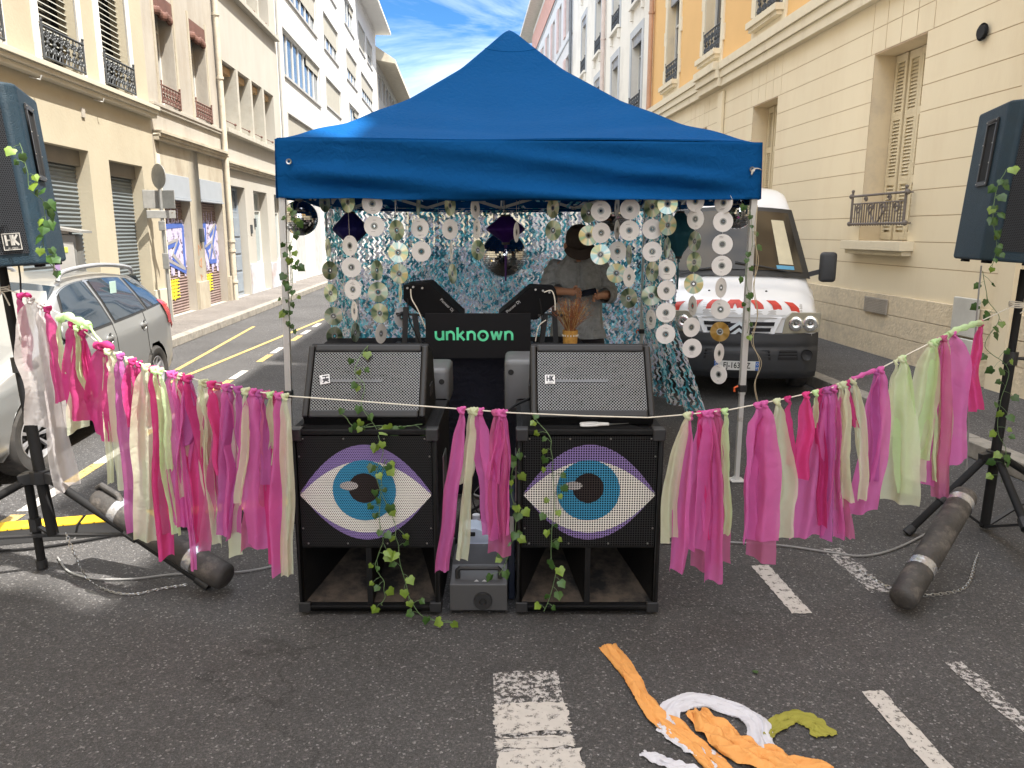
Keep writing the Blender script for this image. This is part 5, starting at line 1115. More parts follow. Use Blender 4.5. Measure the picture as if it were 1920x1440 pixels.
def kstand(x, label, sgn):
    root = thing('player_stand', label, 'equipment stand', (x, 4.5, .869), 0, 'black stands under the media players')
    b = MB(); b.bar((-.045 * sgn, 0, 0), (-.03 * sgn, 0, .24), .022, .03); b.bar((.045 * sgn, 0, 0), (.02 * sgn, 0, .20), .022, .03); b.build('upright', M_black, root)
    b = MB(); b.bar((-.09, 0, .20), (.1, 0, .19), .02, .012); b.bar((-.06, .12, .20), (-.06, -.1, .20), .016, .012); b.bar((.07, .12, .20), (.07, -.1, .20), .016, .012); b.build('top_frame', M_black, root)
    b = MB(); b.bar((-.10, -.08, .007), (-.10, .16, .007), .02, .014); b.bar((.10, -.08, .007), (.10, .16, .007), .02, .014); b.bar((-.1, 0, .0205), (.1, 0, .0205), .02, .012); b.build('base', M_black, root)
kstand(-.60, 'black stand under the left player, beside the black board', 1); kstand(.22, 'black stand under the right player, beside the flower pot', -1)
# grey speakers lying between the monitors
def grey_speaker(p0, p1, Y, label, hole, st=0):
    a = PY(*p0, Y); c = PY(*p1, Y); root = thing('grey_speaker', label, 'speaker', ((a.x + c.x) / 2, Y, c.z), 0, 'grey speakers behind the monitors'); w_ = c.x - a.x; H = a.z - c.z
    b = MB(); b.rbox(-w_ / 2, w_ / 2, 0, .3, 0, H, .025, 3); b.build('cabinet', mat('grey_speaker_plastic', (.13, .135, .145), .4, var=.1, dirt=(.25, .24, .22), dscale=8, dlo=.62, dhi=.8), root, smooth=True)
    hx, hz = hole; q = PY(hx, hz, Y); b = MB(); b.lathe([(.0001, -.003), (.013, -.003), (.014, .0)], 16, (q.x - root.location.x, 0, q.z - c.z), 'Y'); b.build('port', M_dark, root)
    b = MB(); b.box(-w_ / 2 - .004, -w_ / 2 + .0, .06, .09, .05, .10) ; b.box(-w_ / 2 - .004, -w_ / 2, .06, .09, H - .12, H - .07); b.rbox(-w_ / 2 + .03, w_ / 2 - .03, -.004, 0, .01, .03, .001); b.each('fitting', M_black, root)
    b = MB(); b.bar((0, .15, -.01), (0, .15, -c.z + .02), .04, .04); b.rbox(-.12, .12, .04, .26, -c.z, -c.z + .02, .004); b.build('foot_stand', M_black, root)
grey_speaker((786, 691), (842, 762), 3.62, 'grey plastic speaker with a round hole, behind the left monitor', (828, 716))
grey_speaker((946, 675), (1010, 775), 3.62, 'grey plastic speaker half behind the right monitor', (958, 698))
# ---- fog machine, canister, bottle, cases, cables between the bass cabinets
fm = thing('fog_machine', 'grey metal fog machine with a round nozzle and black handle between the bass cabinets', 'fog machine', (-.137, 2.87, 0))
M_fog = mat('fog_machine_grey', (.085, .085, .09), .45, metal=.3, var=.1, dirt=(.22, .21, .20), dscale=10, dlo=.62, dhi=.8)
b = MB(); P = [(0, .02), (0, .135), (.045, .142), (.11, .160), (.12, .168), (.34, .168), (.34, .02)]; h = .118
n = len(P); vs = [(-h, p[0], p[1]) for p in P] + [(h, p[0], p[1]) for p in P]; b.add(vs, [tuple(range(n)), tuple(range(n, 2*n))[::-1]] + [(i, (i+1) % n, n+(i+1) % n, n+i) for i in range(n)])
b.build('housing', M_fog, fm, bevel=.004)
b = MB(); b.lathe([(.012, -.004), (.016, -.014), (.036, -.014), (.038, -.008), (.038, 0)], 28, (.018, 0, .066), 'Y'); b.build('nozzle', M_black, fm, smooth=True)
b = MB(); b.lathe([(.0001, -.004), (.013, -.004)], 20, (.018, 0, .066), 'Y'); b.build('nozzle_bore', M_dark, fm)
b = MB(); b.tube([(-.088, .05, .140), (-.088, .05, .175), (-.078, .05, .186), (.078, .05, .186), (.088, .05, .175), (.088, .05, .140)], .011, 8); b.build('handle', M_black, fm, smooth=True)
b = MB()
for x in (-.02, .012): b.add([(x, .02, .1395), (x + .022, .02, .1395), (x + .011, .035, .1415)], [(0, 1, 2)])
b.build('warning_triangles', mat('label_pale', (.45, .45, .45), .6), fm)
b = MB(); 
for x in (-.09, .09): b.box(x - .02, x + .02, .02, .06, 0, .02); b.box(x - .02, x + .02, .28, .32, 0, .02)
b.each('foot', M_rub, fm)
M_can = mat('canister_plastic', (.60, .68, .80), .3, var=.05); 
jc = thing('canister', 'translucent pale blue canister with a handle standing behind the fog machine', 'canister', (-.165, 3.29, .0))
b = MB(); b.rbox(-.085, .085, -.05, .07, .0, .165, .02, 3)
P = [(-.085, .13), (-.078, .20), (-.055, .225), (.0, .227), (.05, .205), (.084, .18), (.085, .13)]
b2 = MB(); b2.prism([(p[0], -.045, p[1]) for p in P], (0, .11, 0)); b.add(b2.v, b2.f)
b.build('body', M_can, jc, bevel=.006)
b = MB(); b.rbox(-.058, -.002, -.052, -.046, .190, .210, .004); b.build('grip_hole', M_dark, jc)
b = MB(); b.lathe([(.02, .0), (.02, .02), (.001, .02)], 16, (.068, .0, .196)); b.build('cap', M_black, jc, smooth=True)
bt = thing('bottle', 'small pale bottle with a white screw cap on the case behind the canister', 'bottle', PY(893, 992, 3.42) - Vector((0, 0, .02)))
b = MB(); b.lathe([(.0001, 0), (.034, 0), (.036, .006), (.036, .045), (.03, .06), (.016, .072)], 24); b.build('body', mat('pale_pink_bottle', (.55, .47, .55), .35), bt, smooth=True)
b = MB(); b.lathe([(.016, .073), (.018, .074), (.018, .094), (.0001, .095)], 20); b.build('cap', mat('bottle_cap_white', (.75, .76, .82), .4), bt, smooth=True)
cs = thing('flight_case', 'dark flight case standing between the bass cabinets behind the fog machine', 'case', (-.13, 3.36, 0)); ztop = bt.location.z
b = MB(); b.rbox(-.145, .15, 0, .35, .012, ztop, .006); b.build('case_body', M_cab, cs)
b = MB(); 
for x in (-.145, .15): b.rbox(x - .007, x + .007, -.006, .01, .012, ztop, .002)
b.each('corner_rail', M_metal, cs)
cs2 = thing('flight_case', 'slim dark navy case squeezed between the fog machine and the right bass cabinet', 'case', (-.01, 3.0, 0))
b = MB(); b.rbox(-.005, .022, 0, .3, .004, .42, .004); b.build('trunk_body', mat('navy_trunk', (.01, .016, .035), .5), cs2)
b = MB(); b.rbox(.0, .018, -.005, 0, .3, .38, .001); b.build('latch', M_metal, cs2)
r = random.Random(5); tg = tag(None or bpy.data.objects.new('cable_tangle', None), 'tangle of black cables piled on the case behind the hanging middle ribbons', 'cables'); COL.objects.link(tg); tg.location = (-.13, 3.38, ztop)
for k in range(7):
    pts = []; x, y, z = r.uniform(-.1, .1), r.uniform(0, .2), .01
    for i in range(9): pts.append((x, y, z)); x = max(-.13, min(.13, x + r.uniform(-.09, .09))); y = max(-.03, min(.25, y + r.uniform(-.07, .07))); z = max(.008, min(.30, z + r.uniform(-.06, .10)))
    b = MB(); b.tube(smooth_path(pts, 6), r.choice((.004, .005, .0065)), 7); b.build('cable', [M_rub, M_rub, mat('grey_cable', (.25, .25, .25), .6)][k % 3], tg, smooth=True)
# ---- scissors, paper scrap
sc0 = PY(1130, 801, 2.96); scs = thing('scissors', 'scissors with white handles lying on the right bass cabinet', 'scissors', Vector((sc0.x, 2.915, .793)), math.radians(8))
b = MB(); b.tube(arc3 := [(-.055 + .038 * math.cos(t) , .004 + .011 * math.sin(t), .004) for t in [2 * math.pi * i / 20 for i in range(21)]], .0045, 8); b.tube([(-.02, .002, .004), (.02, .004, .004)], .005, 8)
b.tube([(-.055 + .036 * math.cos(t), .020 + .010 * math.sin(t), .007) for t in [2 * math.pi * i / 20 for i in range(21)]], .0045, 8); b.tube([(-.02, .016, .007), (.02, .008, .006)], .005, 8)
b.build('handles', mat('scissor_handle_white', (.62, .62, .62), .4), scs, smooth=True)
b = MB(); b.prism([(.02, .0, .003), (.02, .012, .003), (.10, .014, .003), (.105, .012, .003)], (0, 0, .0015)); b.prism([(.02, .0, .005), (.02, .010, .005), (.10, .004, .005)], (0, 0, .0015)); b.lathe([(.0001, .009), (.004, .008), (.004, .003)], 10, (.022, .006, 0)); b.build('blades', M_metal, scs)
# ---- pot of dried grass
ptb = PY(1069, 640, 4.42); pot = thing('dried_flower_pot', 'woven yellow pot of rusty dried grass on the table behind the right monitor', 'plant pot', (ptb.x, 4.42, .869))
b = MB(); b.lathe([(.0001, 0), (.034, 0), (.042, .03), (.044, .085), (.046, .112), (.040, .112), (.038, .09)], 28)
b.build('pot', mat('woven_straw', (.45, .24, .05), .8, var=.25, scale=60, bump=.4, bscale=200), pot, smooth=True)
b = MB()
for k in range(16): a = 2 * math.pi * k / 16; b.box(.0452 * math.cos(a) - .003, .0452 * math.cos(a) + .003, .0452 * math.sin(a) - .003, .0452 * math.sin(a) + .003, .078, .088)
b.build('white_pattern', mat('pattern_white', (.6, .58, .5), .7), pot)
M_dry = mat('dried_grass_rust', (.24, .085, .03), .85, var=.35, scale=30); M_dry2 = mat('dried_grass_straw', (.42, .30, .12), .85, var=.3, scale=30)
r = random.Random(9)
for mi, mm in ((0, M_dry), (1, M_dry2)):
    b = MB()
    for k in range(110 if mi == 0 else 30):
        a = r.uniform(0, 6.28); sp = r.uniform(.01, .10) + (.05 if r.random() < .2 else 0); hh = r.uniform(.12, .22); p = [(.02 * math.cos(a), .02 * math.sin(a), .09)]
        for i in range(1, 6): t = i / 5; p.append((math.cos(a) * (.02 + sp * t ** 1.5) + r.uniform(-.004, .004), math.sin(a) * (.02 + sp * t ** 1.5), .09 + hh * t * (1 - .15 * t * sp * 5)))
        b.tube(p, [.0014] * 3 + [.0011, .0009, .0005], 3, False)
        for i in (3, 4, 5):
            for q in range(3): c = Vector(p[i]); d = Vector((r.uniform(-1, 1), r.uniform(-1, 1), r.uniform(0, 1))) * .009; b.add([c, c + d, c + d * .6 + Vector((.003, 0, .003))], [(0, 1, 2)])
    b.build('dried_grass', mm, pot)
# ================================================================ vehicles
def resample(ks, n):
    """ks: list of tuples (y, a, b, ...) -> n+1 tuples, smooth"""
    out = []; y0, y1 = ks[0][0], ks[-1][0]
    for i in range(n + 1):
        y = lerp(y0, y1, i / n); j = 0
        while j < len(ks) - 2 and ks[j + 1][0] < y: j += 1
        a, c = ks[j], ks[j + 1]; t = (y - a[0]) / (c[0] - a[0]); p, q = ks[max(j - 1, 0)], ks[min(j + 2, len(ks) - 1)]
        row = [y]
        for k in range(1, len(a)):
            d1 = (c[k] - p[k]) / (c[0] - p[0]) * (c[0] - a[0]); d2 = (q[k] - a[k]) / (q[0] - a[0]) * (c[0] - a[0])
            lo, hi = min(a[k], c[k]), max(a[k], c[k]); h = (2*t**3 - 3*t*t + 1) * a[k] + (t**3 - 2*t*t + t) * d1 + (-2*t**3 + 3*t*t) * c[k] + (t**3 - t*t) * d2
            m_ = (hi - lo) * .08; row.append(max(lo - m_, min(hi + m_, h)))
        out.append(row)
    return out
def wheel(parent, c, r, w_, spokes=10, name='wheel', rimcol=(.42, .42, .44)):
    """axis along x; c = centre; outer side = +x"""
    wv = bpy.data.objects.new(name, None); COL.objects.link(wv); wv.parent = parent; wv.location = c
    b = MB(); b.lathe([(r * .64, -w_ * .48), (r * .9, -w_ * .5), (r * .985, -w_ * .40), (r, -w_ * .3), (r, w_ * .3), (r * .985, w_ * .40), (r * .9, w_ * .5), (r * .66, w_ * .46), (r * .62, w_ * .40)], 48, axis='X')
    for k in range(72):
        a = 2 * math.pi * k / 72; b.bar((-w_ * .32, r * 1.0 * math.cos(a), r * 1.0 * math.sin(a)), (w_ * .32, r * math.cos(a + .03), r * math.sin(a + .03)), .004, .005)
    b.build('tyre', mat('tyre_rubber', (.035, .033, .032), .85, var=.25, scale=10, dirt=(.09, .08, .07), dscale=6), wv, smooth=True, angle=40)
    b = MB(); b.lathe([(r * .62, w_ * .42), (r * .60, w_ * .44), (r * .57, w_ * .40), (r * .55, w_ * .22)], 40, axis='X'); b.lathe([(.0001, w_ * .36), (r * .11, w_ * .36), (r * .13, w_ * .30)], 20, axis='X')
    for k in range(spokes):
        a = 2 * math.pi * k / spokes; da = .62 / spokes * 2.2
        p = lambda rr, aa, x: (x, rr * math.cos(aa), rr * math.sin(aa))
        b.add([p(r * .10, a - da * .9, w_ * .33), p(r * .10, a + da * .9, w_ * .33), p(r * .575, a + da * .55, w_ * .40), p(r * .575, a - da * .55, w_ * .40), p(r * .1, a - da * .9, w_ * .2), p(r * .1, a + da * .9, w_ * .2), p(r * .575, a + da * .55, w_ * .25), p(r * .575, a - da * .55, w_ * .25)], [(0,1,2,3),(0,4,5,1),(1,5,6,2),(3,2,6,7),(0,3,7,4)])
    b.build('rim', mat('alloy_rim' + str(int(rimcol[0] * 100)), rimcol, .35, metal=.6, var=.1), wv, smooth=True, angle=30)
    b = MB(); b.lathe([(.0001, w_ * .08), (r * .6, w_ * .08)], 24, axis='X'); b.build('brake_disc', M_dark, wv)
    return wv
M_carp = mat('silver_car_paint', (.31, .315, .315), .28, metal=.45, var=.02, scale=2, coat=.6)
M_cglass = glassy('car_window_glass', (.018, .03, .045), .03, spec=1.0)
M_trim = mat('car_black_trim', (.02, .02, .02), .5)
def build_car():
    k = .87; root = thing('parked_car', 'silver estate car parked on the left, facing the camera, behind the ribbons', 'car', ST(-3.48, 4.17, 0), YAW + math.radians(2.6)); root.scale = (k, k, .83)
    #      y     belt  top   hwB   hwR   bottom
    KS = [(0.0, .56, .58, .62, .60, .30), (.08, .64, .67, .74, .70, .24), (.28, .72, .77, .82, .76, .21), (.6, .80, .88, .85, .78, .20), (.95, .87, .97, .865, .78, .20), (1.15, .91, 1.03, .87, .79, .20), (1.5, .94, 1.24, .872, .70, .20), (1.9, .965, 1.42, .875, .62, .20), (2.4, .985, 1.475, .875, .61, .20), (3.0, 1.01, 1.465, .87, .605, .20), (3.5, 1.04, 1.42, .865, .59, .20), (3.8, 1.05, 1.36, .845, .58, .22), (3.98, 1.02, 1.14, .82, .62, .25), (4.08, .92, .97, .79, .70, .28), (4.15, .70, .72, .74, .70, .34)]
    ny = 96; R_ = resample(KS, ny); axl = ((.82, .385), (3.36, .385)); nr = 26
    def ring(row):
        y, bz, tz, hw, hr, bt = row; P = [(hw * .90, bt), (hw * .97, bt + .07), (hw * 1.0, .42), (hw * 1.005, .58), (hw * .99, lerp(.6, bz, .7)), (hw * .955, bz), (lerp(hw * .955, hr, .5) + .012, lerp(bz, tz - .07, .52)), (hr + .01, tz - .07), (hr * .90, tz - .028), (hr * .6, tz - .006), (0, tz)]
        return P
    def rp(row, t):
        P = ring(row); x = t * (len(P) - 1); i = min(int(x), len(P) - 2); return (lerp(P[i][0], P[i+1][0], x - i), lerp(P[i][1], P[i+1][1], x - i))
    for_side = {}
    b = MB(); RA = .345
    ts = [i / 40 for i in range(41)]
    grid = {}; 
    for sd in (1, -1):
        vs = []
        for row in R_:
            for t in ts:
                x, z = rp(row, t); y = row[0]
                for (ay_, az) in axl:
                    d = math.hypot(y - ay_, z - .31)
                    if z < .75 and d < RA + .0: s = RA / max(d, 1e-4); y2, z2 = ay_ + (y - ay_) * s, .31 + (z - .31) * s; y, z = (y2, z2) if d > RA - .06 else (y, z)
                vs.append((sd * x, y, z))
        nt_ = len(ts); fs = []
        for i in range(ny):
            for j in range(nt_ - 1):
                q = (i*nt_+j, i*nt_+j+1, (i+1)*nt_+j+1, (i+1)*nt_+j); c = sum((Vector(vs[m]) for m in q), Vector()) / 4
                if c.z < .72 and any(math.hypot(c.y - a, c.z - .31) < RA - .004 for a, _ in axl): continue
                fs.append(q)
        b.add(vs, fs)
    for e in (0, ny):
        P = [rp(R_[e], t) for t in ts]; b.poly([(p[0], R_[e][0], p[1]) for p in P] + [(-p[0], R_[e][0], p[1]) for p in P[::-1][1:]])
    b.build('body', M_carp, root, smooth=True, angle=38)
    b = MB(); b.box(-.70, .70, .3, 3.95, .24, .7); b.build('underbody', M_dark, root)
    for (a, z) in axl:
        for sd in (1, -1):
            wh = wheel(root, (sd * .775, a, .31), .312, .2, 9 if a < 1 else 9); 
            if sd < 0: wh.rotation_euler = (0, 0, math.pi)
            elif a < 1: wh.rotation_euler = (0, 0, math.radians(-7))
    tb0, tb1 = 5.10 / 10, 7.0 / 10
    def patch(y0, y1, t0, t1, off, sd, lead=0, trail=0, n=18, m=8):
        def fn(u, v):
            t = lerp(t0, t1, v); ya, yb = y0 + lead * v, y1 - trail * v; y = lerp(ya, yb, u); i = min(int(y / 4.15 * ny), ny - 1); f = y / 4.15 * ny - i
            a = rp(R_[i], t); c = rp(R_[i + 1], t); return (sd * (lerp(a[0], c[0], f) + off * .95), y, lerp(a[1], c[1], f) + off * .3)
        return MB().grid(fn, n, m)
    for sd in (1, -1):
        for (y0, y1, ld, tr, nm) in ((1.42, 2.36, .42, .02, 'front_side_window'), (2.46, 3.24, .0, .06, 'rear_side_window'), (3.32, 3.80, -.02, .16, 'quarter_window')):
            rim = patch(y0 - .035, y1 + .035, tb0 - .012, tb1 + .012, .003, sd, ld, tr).build(nm, M_trim, root, smooth=True)
            patch(y0, y1, tb0, tb1, .007, sd, ld, tr).build('pane', M_cglass, rim, smooth=True)
        for y in (1.38, 2.41, 3.28):   # door shut lines
            b = MB(); pts = []
            for i in range(15): t = lerp(.12, .5, i / 14); j = min(int((y + (.0 if y < 3 else -.10 * math.sin(i / 14 * 2))) / 4.15 * ny), ny); a = rp(R_[j], t); pts.append((sd * (a[0] + .001), R_[j][0], a[1]))
            b.tube(pts, .004, 5); b.build('door_seam', M_trim, root)
        for y in (2.22, 3.08): j = int(y / 4.15 * ny); a = rp(R_[j], .40); b = MB(); b.lathe([(.0001, 0), (.05, 0), (.055, .012)], 16, (sd * a[0] - sd * .004, y, a[1] + .0), 'X'); b.rbox(sd * a[0] - .012, sd * a[0] + .018, y - .08, y + .08, a[1] - .012, a[1] + .018, .008); b.build('door_handle', M_carp, root, smooth=True)
        b = MB(); j0 = int(3.62 / 4.15 * ny)
        def tl(u, v):
            y = lerp(3.70 + .16 * (1 - v), 4.13 - .07 * v, u); i = min(int(y / 4.15 * ny), ny - 1); t = lerp(.37, .535, v); a = rp(R_[i], t); return (sd * (a[0] + .012), y + .006, a[1])
        b.grid(tl, 10, 8); b.build('tail_light', mat('tail_light_red', (.42, .015, .02), .15, spec=.9), root, smooth=True)
        b = MB()
        for y0, y1 in ((1.95, 3.62),): 
            pts = [(sd * .60, y0, 1.425), (sd * .60, y0 + .12, 1.505), (sd * .60, (y0 + y1) / 2, 1.535), (sd * .595, y1 - .12, 1.48), (sd * .585, y1, 1.41)]; b.tube(smooth_path(pts, 5), .022, 10)
        b.build('roof_rail', mat('roof_rail_silver', (.42, .43, .45), .35, metal=.5), root, smooth=True)
        b = MB(); b.rbox(sd * .90 - .09, sd * .90 + .09, 1.42, 1.56, .96, 1.12, .04, 3); b.bar((sd * .8, 1.5, .98), (sd * .86, 1.5, 1.0), .05, .05); b.build('door_mirror', M_carp, root, smooth=True)
        b = MB(); b.rbox(sd * .66 - .15, sd * .66 + .15, -.0, .30, .60, .74, .04, 3); b.build('headlight', glassy('headlight_clear', (.3, .32, .34), .1), root, smooth=True)
    b = MB(); b.grid(lambda u, v: (lerp(-.68, .68, u) * (1 - .10 * v), lerp(1.17, 1.86, v), lerp(1.045, 1.425, v) - .05 * (2 * u - 1) ** 2 + .012), 12, 8); b.build('windscreen', M_cglass, root, smooth=True)
    b = MB(); b.grid(lambda u, v: (lerp(-.60, .60, u) * (1 - .06 * v), lerp(4.02, 3.80, v) + .008, lerp(1.07, 1.37, v)), 12, 6); b.build('rear_window', M_cglass, root, smooth=True)
    b = MB(); b.rbox(-.76, .76, 4.10, 4.17, .30, .48, .03, 3); b.build('rear_bumper_strip', M_trim, root)
    b = MB(); b.rbox(-.26, .26, -.015, .0, .36, .47, .003); b.build('number_plate', mat('plate_white', (.7, .7, .68), .5), root)
    b = MB(); j = int(2.75 / 4.15 * ny); a = rp(R_[j], .62); b.rbox(a[0] - .0, a[0] + .006, 2.72, 2.86, a[1] - .02, a[1] + .12, .002); b.build('window_sticker', mat('sticker_pale_green', (.40, .55, .50), .7), root)
build_car()

def build_van():
    k = .775; yaw = math.radians(-11); root = thing('parked_van', 'white van with red and white warning stripes on its bonnet parked at the right kerb', 'van', Vector((2.10, 6.98, 0)), yaw); root.scale = (k, k, k)
    Mw = mat('van_white_paint', (.78, .79, .81), .3, var=.02, scale=1, coat=.4, dirt=(.52, .51, .49), dscale=3, dlo=.62, dhi=.85)
    Mbp = mat('van_bumper_plastic', (.035, .037, .042), .55, var=.15, scale=4, bump=.1, bscale=200)
    #  y, z lower, z top, half width, half width top
    bulge = lambda x, d: d * (x / .95) ** 2
    st = [(.0, .97, .86, .84), (.03, 1.06, .89, .86), (.08, 1.13, .92, .87), (.18, 1.19, .94, .88), (.4, 1.26, .97, .90), (.78, 1.38, .99, .90), (1.1, 1.66, 1.0, .86), (1.48, 2.06, 1.0, .80), (1.75, 2.38, 1.0, .76), (2.1, 2.56, 1.0, .74), (2.8, 2.62, 1.0, .74), (5.2, 2.6, 1.0, .74)]
    NS = 260; R_ = resample(st, NS); b = MB(); vs = []; nx = 20
    for (y, zt, hw, ht) in R_:
        for i in range(-nx, nx + 1):
            t = abs(i) / nx; s = 1 if i > 0 else -1
            # section: floor .35 up the side, shoulder, roof
            P = [(0, zt + .03), (ht * .5, zt + .02), (ht * .85, zt - .02), (ht, zt - .08), (lerp(ht, hw, .55), lerp(zt, 1.1, .5) if zt > 1.3 else zt - .16), (hw, min(1.15, zt - .28) if zt > 1.5 else zt - .25), (hw, .6), (hw * .98, .34)]
            q = t * (len(P) - 1); j = min(int(q), len(P) - 2); x = lerp(P[j][0], P[j+1][0], q - j); z = lerp(P[j][1], P[j+1][1], q - j)
            vs.append((s * x, y + bulge(x, .18) * max(0, 1 - y / 1.6), z))
    m_ = 2 * nx + 1; b.add(vs, [(i*m_+j, i*m_+j+1, (i+1)*m_+j+1, (i+1)*m_+j) for i in range(NS) for j in range(m_ - 1)])
    b.build('body', Mw, root, smooth=True, angle=45)
    b = MB(); b.box(-.9, .9, .35, 5.1, .36, .8); b.box(-.92, .92, 5.1, 5.2, .36, 2.5); b.build('underbody', M_dark, root)
    # front face below the bonnet edge
    F = lambda x, z, o=0: (x, bulge(x, .18) - o, z)
    def fgrid(x0, x1, z0, z1, o, n=24, m=6, o2=None): return MB().grid(lambda u, v: F(lerp(x0, x1, u), lerp(z0, z1, v), lerp(o, o if o2 is None else o2, v)), n, m)
    fgrid(-.86, .86, .66, 1.03, .002).build('front_panel', Mw, root, smooth=True)
    bp = MB(); prof = [(.10, .24), (-.02, .26), (-.085, .34), (-.10, .46), (-.10, .60), (-.075, .645), (-.085, .70), (-.07, .80), (.0, .815), (.12, .82)]
    bp.grid(lambda u, v: (lambda x, q: (x, bulge(x, .22) + q[0] + .10 * max(0, abs(x) - .8) / .15, q[1]))(lerp(-.955, .955, u), (lambda t: (lerp(prof[int(t)][0], prof[min(int(t) + 1, 9)][0], t - int(t)), lerp(prof[int(t)][1], prof[min(int(t) + 1, 9)][1], t - int(t))))(min(v * 9, 8.999))), 40, 27)
    for sd in (1, -1): bp.grid(lambda u, v: (sd * (.955 + .012 * math.sin(v * 3)), lerp(.28, .70, u), lerp(.26, .80, v)), 6, 5)
    bp = bp.build('bumper', Mbp, root, smooth=True, angle=50)
    b = MB()
    for x0, x1 in ((-.40, .38), (.46, .70), (-.70, -.48)): b.prism([F(x0, .50, .098), F(x1, .50, .098), F(x1 - .02, .62, .098), F(x0 + .02, .62, .098)], (0, .03, 0))
    b.build('air_intake', M_dark, bp)
    b = MB()
    for z in (.535, .57, .605):
        for x0, x1 in ((-.39, .37), (.47, .68), (-.69, -.49)): b.prism([F(x0, z, .106), F(x1, z, .106), F(x1, z + .010, .106), F(x0, z + .010, .106)], (0, .01, 0))
    b.build('intake_bars', Mbp, bp)
    b = MB()
    for sd in (1, -1): b.lathe([(.0001, -.04), (.055, -.05), (.065, -.06), (.07, -.04)], 20, (sd * .80, .08, .56), 'Y')
    b.each('fog_lamp_cover', M_black, bp)
    gp = MB(); o = lambda x, z: F(x, z, .03)
    gp.prism([o(-.50, 1.0), o(.50, 1.0), o(.40, .76), (.36, -.02, .72), (-.36, -.02, .72), o(-.40, .76)], (0, .05, 0)); gp = gp.build('grille', Mw, root, bevel=.012)
    b = MB()
    for z, w_ in ((.90, .40), (.83, .36), (.765, .33)):
        for s in (-1, 1): b.prism([F(s * .10 if z < .95 else 0, z, .045), F(s * w_, z, .038), F(s * (w_ + .01), z + .045, .038), F(s * .10, z + .045, .045)], (0, .012, 0))
    b.each('grille_slot', M_dark, gp)
    b = MB()
    b.prism([(-.16, -.048, .75), (.16, -.048, .75), (.12, -.048, .93), (-.12, -.048, .93)], (0, .01, 0)); b.build('emblem_field', mat('emblem_black', (.02, .02, .025), .3), gp)
    b = MB()
    for z in (.77, .85): b.stroke([(-.11, z), (0, z + .085), (.11, z)], .034, (0, -.050, 0), (1, 0, 0), (0, 0, 1), .012)
    b.build('double_chevron_emblem', mat('chrome', (.80, .88, .95), .35, metal=.8), gp)
    for sd in (1, -1):
        hs = MB(); hs.prism([F(sd * .50, .79, .022), F(sd * .95, .82, .022), F(sd * .955, 1.05, .022), F(sd * .60, 1.06, .022), F(sd * .535, .99, .022)], (0, .04, 0)); hl = hs.build('headlight', mat('lamp_housing', (.36, .34, .27), .25, spec=.5), root, bevel=.012)
        b = MB()
        for x, r_ in ((.655, .085), (.825, .092)):
            c = F(sd * x, .925, .036); b.lathe([(.0001, .012), (r_ * .25, .010), (r_ * .3, .0), (r_ * .85, -.008), (r_, -.003), (r_, .01)], 24, c, 'Y')
        b.each('reflector', mat('lamp_chrome', (.75, .75, .72), .12, metal=.9), hl, smooth=True)
        b = MB(); 
        for x, r_ in ((.655, .085), (.825, .092)): c = F(sd * x, .925, .048); b.lathe([(.0001, -.01), (r_ * .2, -.008), (r_ * .24, 0)], 12, c, 'Y')
        b.each('bulb_cap', mat('bulb_cap_dark', (.15, .15, .15), .2, metal=.5), hl)
    # red and white reflective stripes on the bonnet lip
    def bon(x, s, off=.006):   # s: 0 at the lip .. up the bonnet
        y = .0 + s; z = lerp(1.055, 1.20, min(1, s / .3)) if s < .3 else lerp(1.20, 1.38, (s - .3) / .48); return (x, y + bulge(x, .18) * max(0, 1 - y / 1.6) - .01, z + .03 - .02 * abs(x) ** 2 + off)
    def surf_z(x, y_):  # height of the body skin at station
        i = min(range(len(R_)), key=lambda q: abs(R_[q][0] - y_)); zt, hw, ht = R_[i][1:]; a = abs(x)
        P = [(0, zt + .03), (ht * .5, zt + .02), (ht * .85, zt - .02), (ht, zt - .08)]
        for j in range(3):
            if a <= P[j+1][0]: t = (a - P[j][0]) / (P[j+1][0] - P[j][0]); return lerp(P[j][1], P[j+1][1], t)
        return zt - .08
    def skin(x, y_, off=.004): return (x, y_ + bulge(x, .18) * max(0, 1 - y_ / 1.6), surf_z(x, y_) + off)
    b = MB(); b.grid(lambda u, v: skin(lerp(-.84, .84, u), lerp(.001, .13, v), .004), 60, 6); b.grid(lambda u, v: F(lerp(-.85, .85, u), lerp(.985, 1.0, v) - .02 * abs(lerp(-1, 1, u)) ** 3 * 2, .0185), 60, 2)
    st_ = b.build('reflective_band', mat('reflective_white', (.50, .49, .48), .5, var=.12, scale=10), root, smooth=True)
    b = MB(); n = 8
    for i in range(n):
        x0 = -.84 + 1.68 * i / n; wd = 1.68 / n * .5; lean = -.11 if x0 + wd / 2 > 0 else .11
        x0 = x0 if x0 >= 0 or True else x0
        b.grid(lambda u, v: skin(max(-.84, min(.84, x0 + wd * u + lean * v)), lerp(.002, .128, v), .0075), 8, 5)
    b.build('red_stripes', mat('reflective_red', (.55, .045, .03), .45, var=.12, scale=12), st_, smooth=True)
    # plate
    pm = mat('plate_white', (.7, .7, .68), .5); b = MB(); b.rbox(-.26, .26, -.0, .008, -.055, .055, .003); pl = b.build('number_plate', pm, root); pl.location = (-.01, -.115, .43)
    b = MB(); b.rbox(-.259, -.215, -.002, 0, -.053, .053, .001); b.rbox(.215, .259, -.002, 0, -.053, .053, .001); b.build('blue_bands', mat('plate_blue', (.02, .12, .45), .5), pl)
    ink = mat('plate_ink', (.015, .015, .015), .5); text_mesh('FJ-163-LZ', .098, ink, pl, 'plate_number', (0, -.001, 0), (math.pi / 2, 0, 0), .0008, sx=.80, bold=.0015)
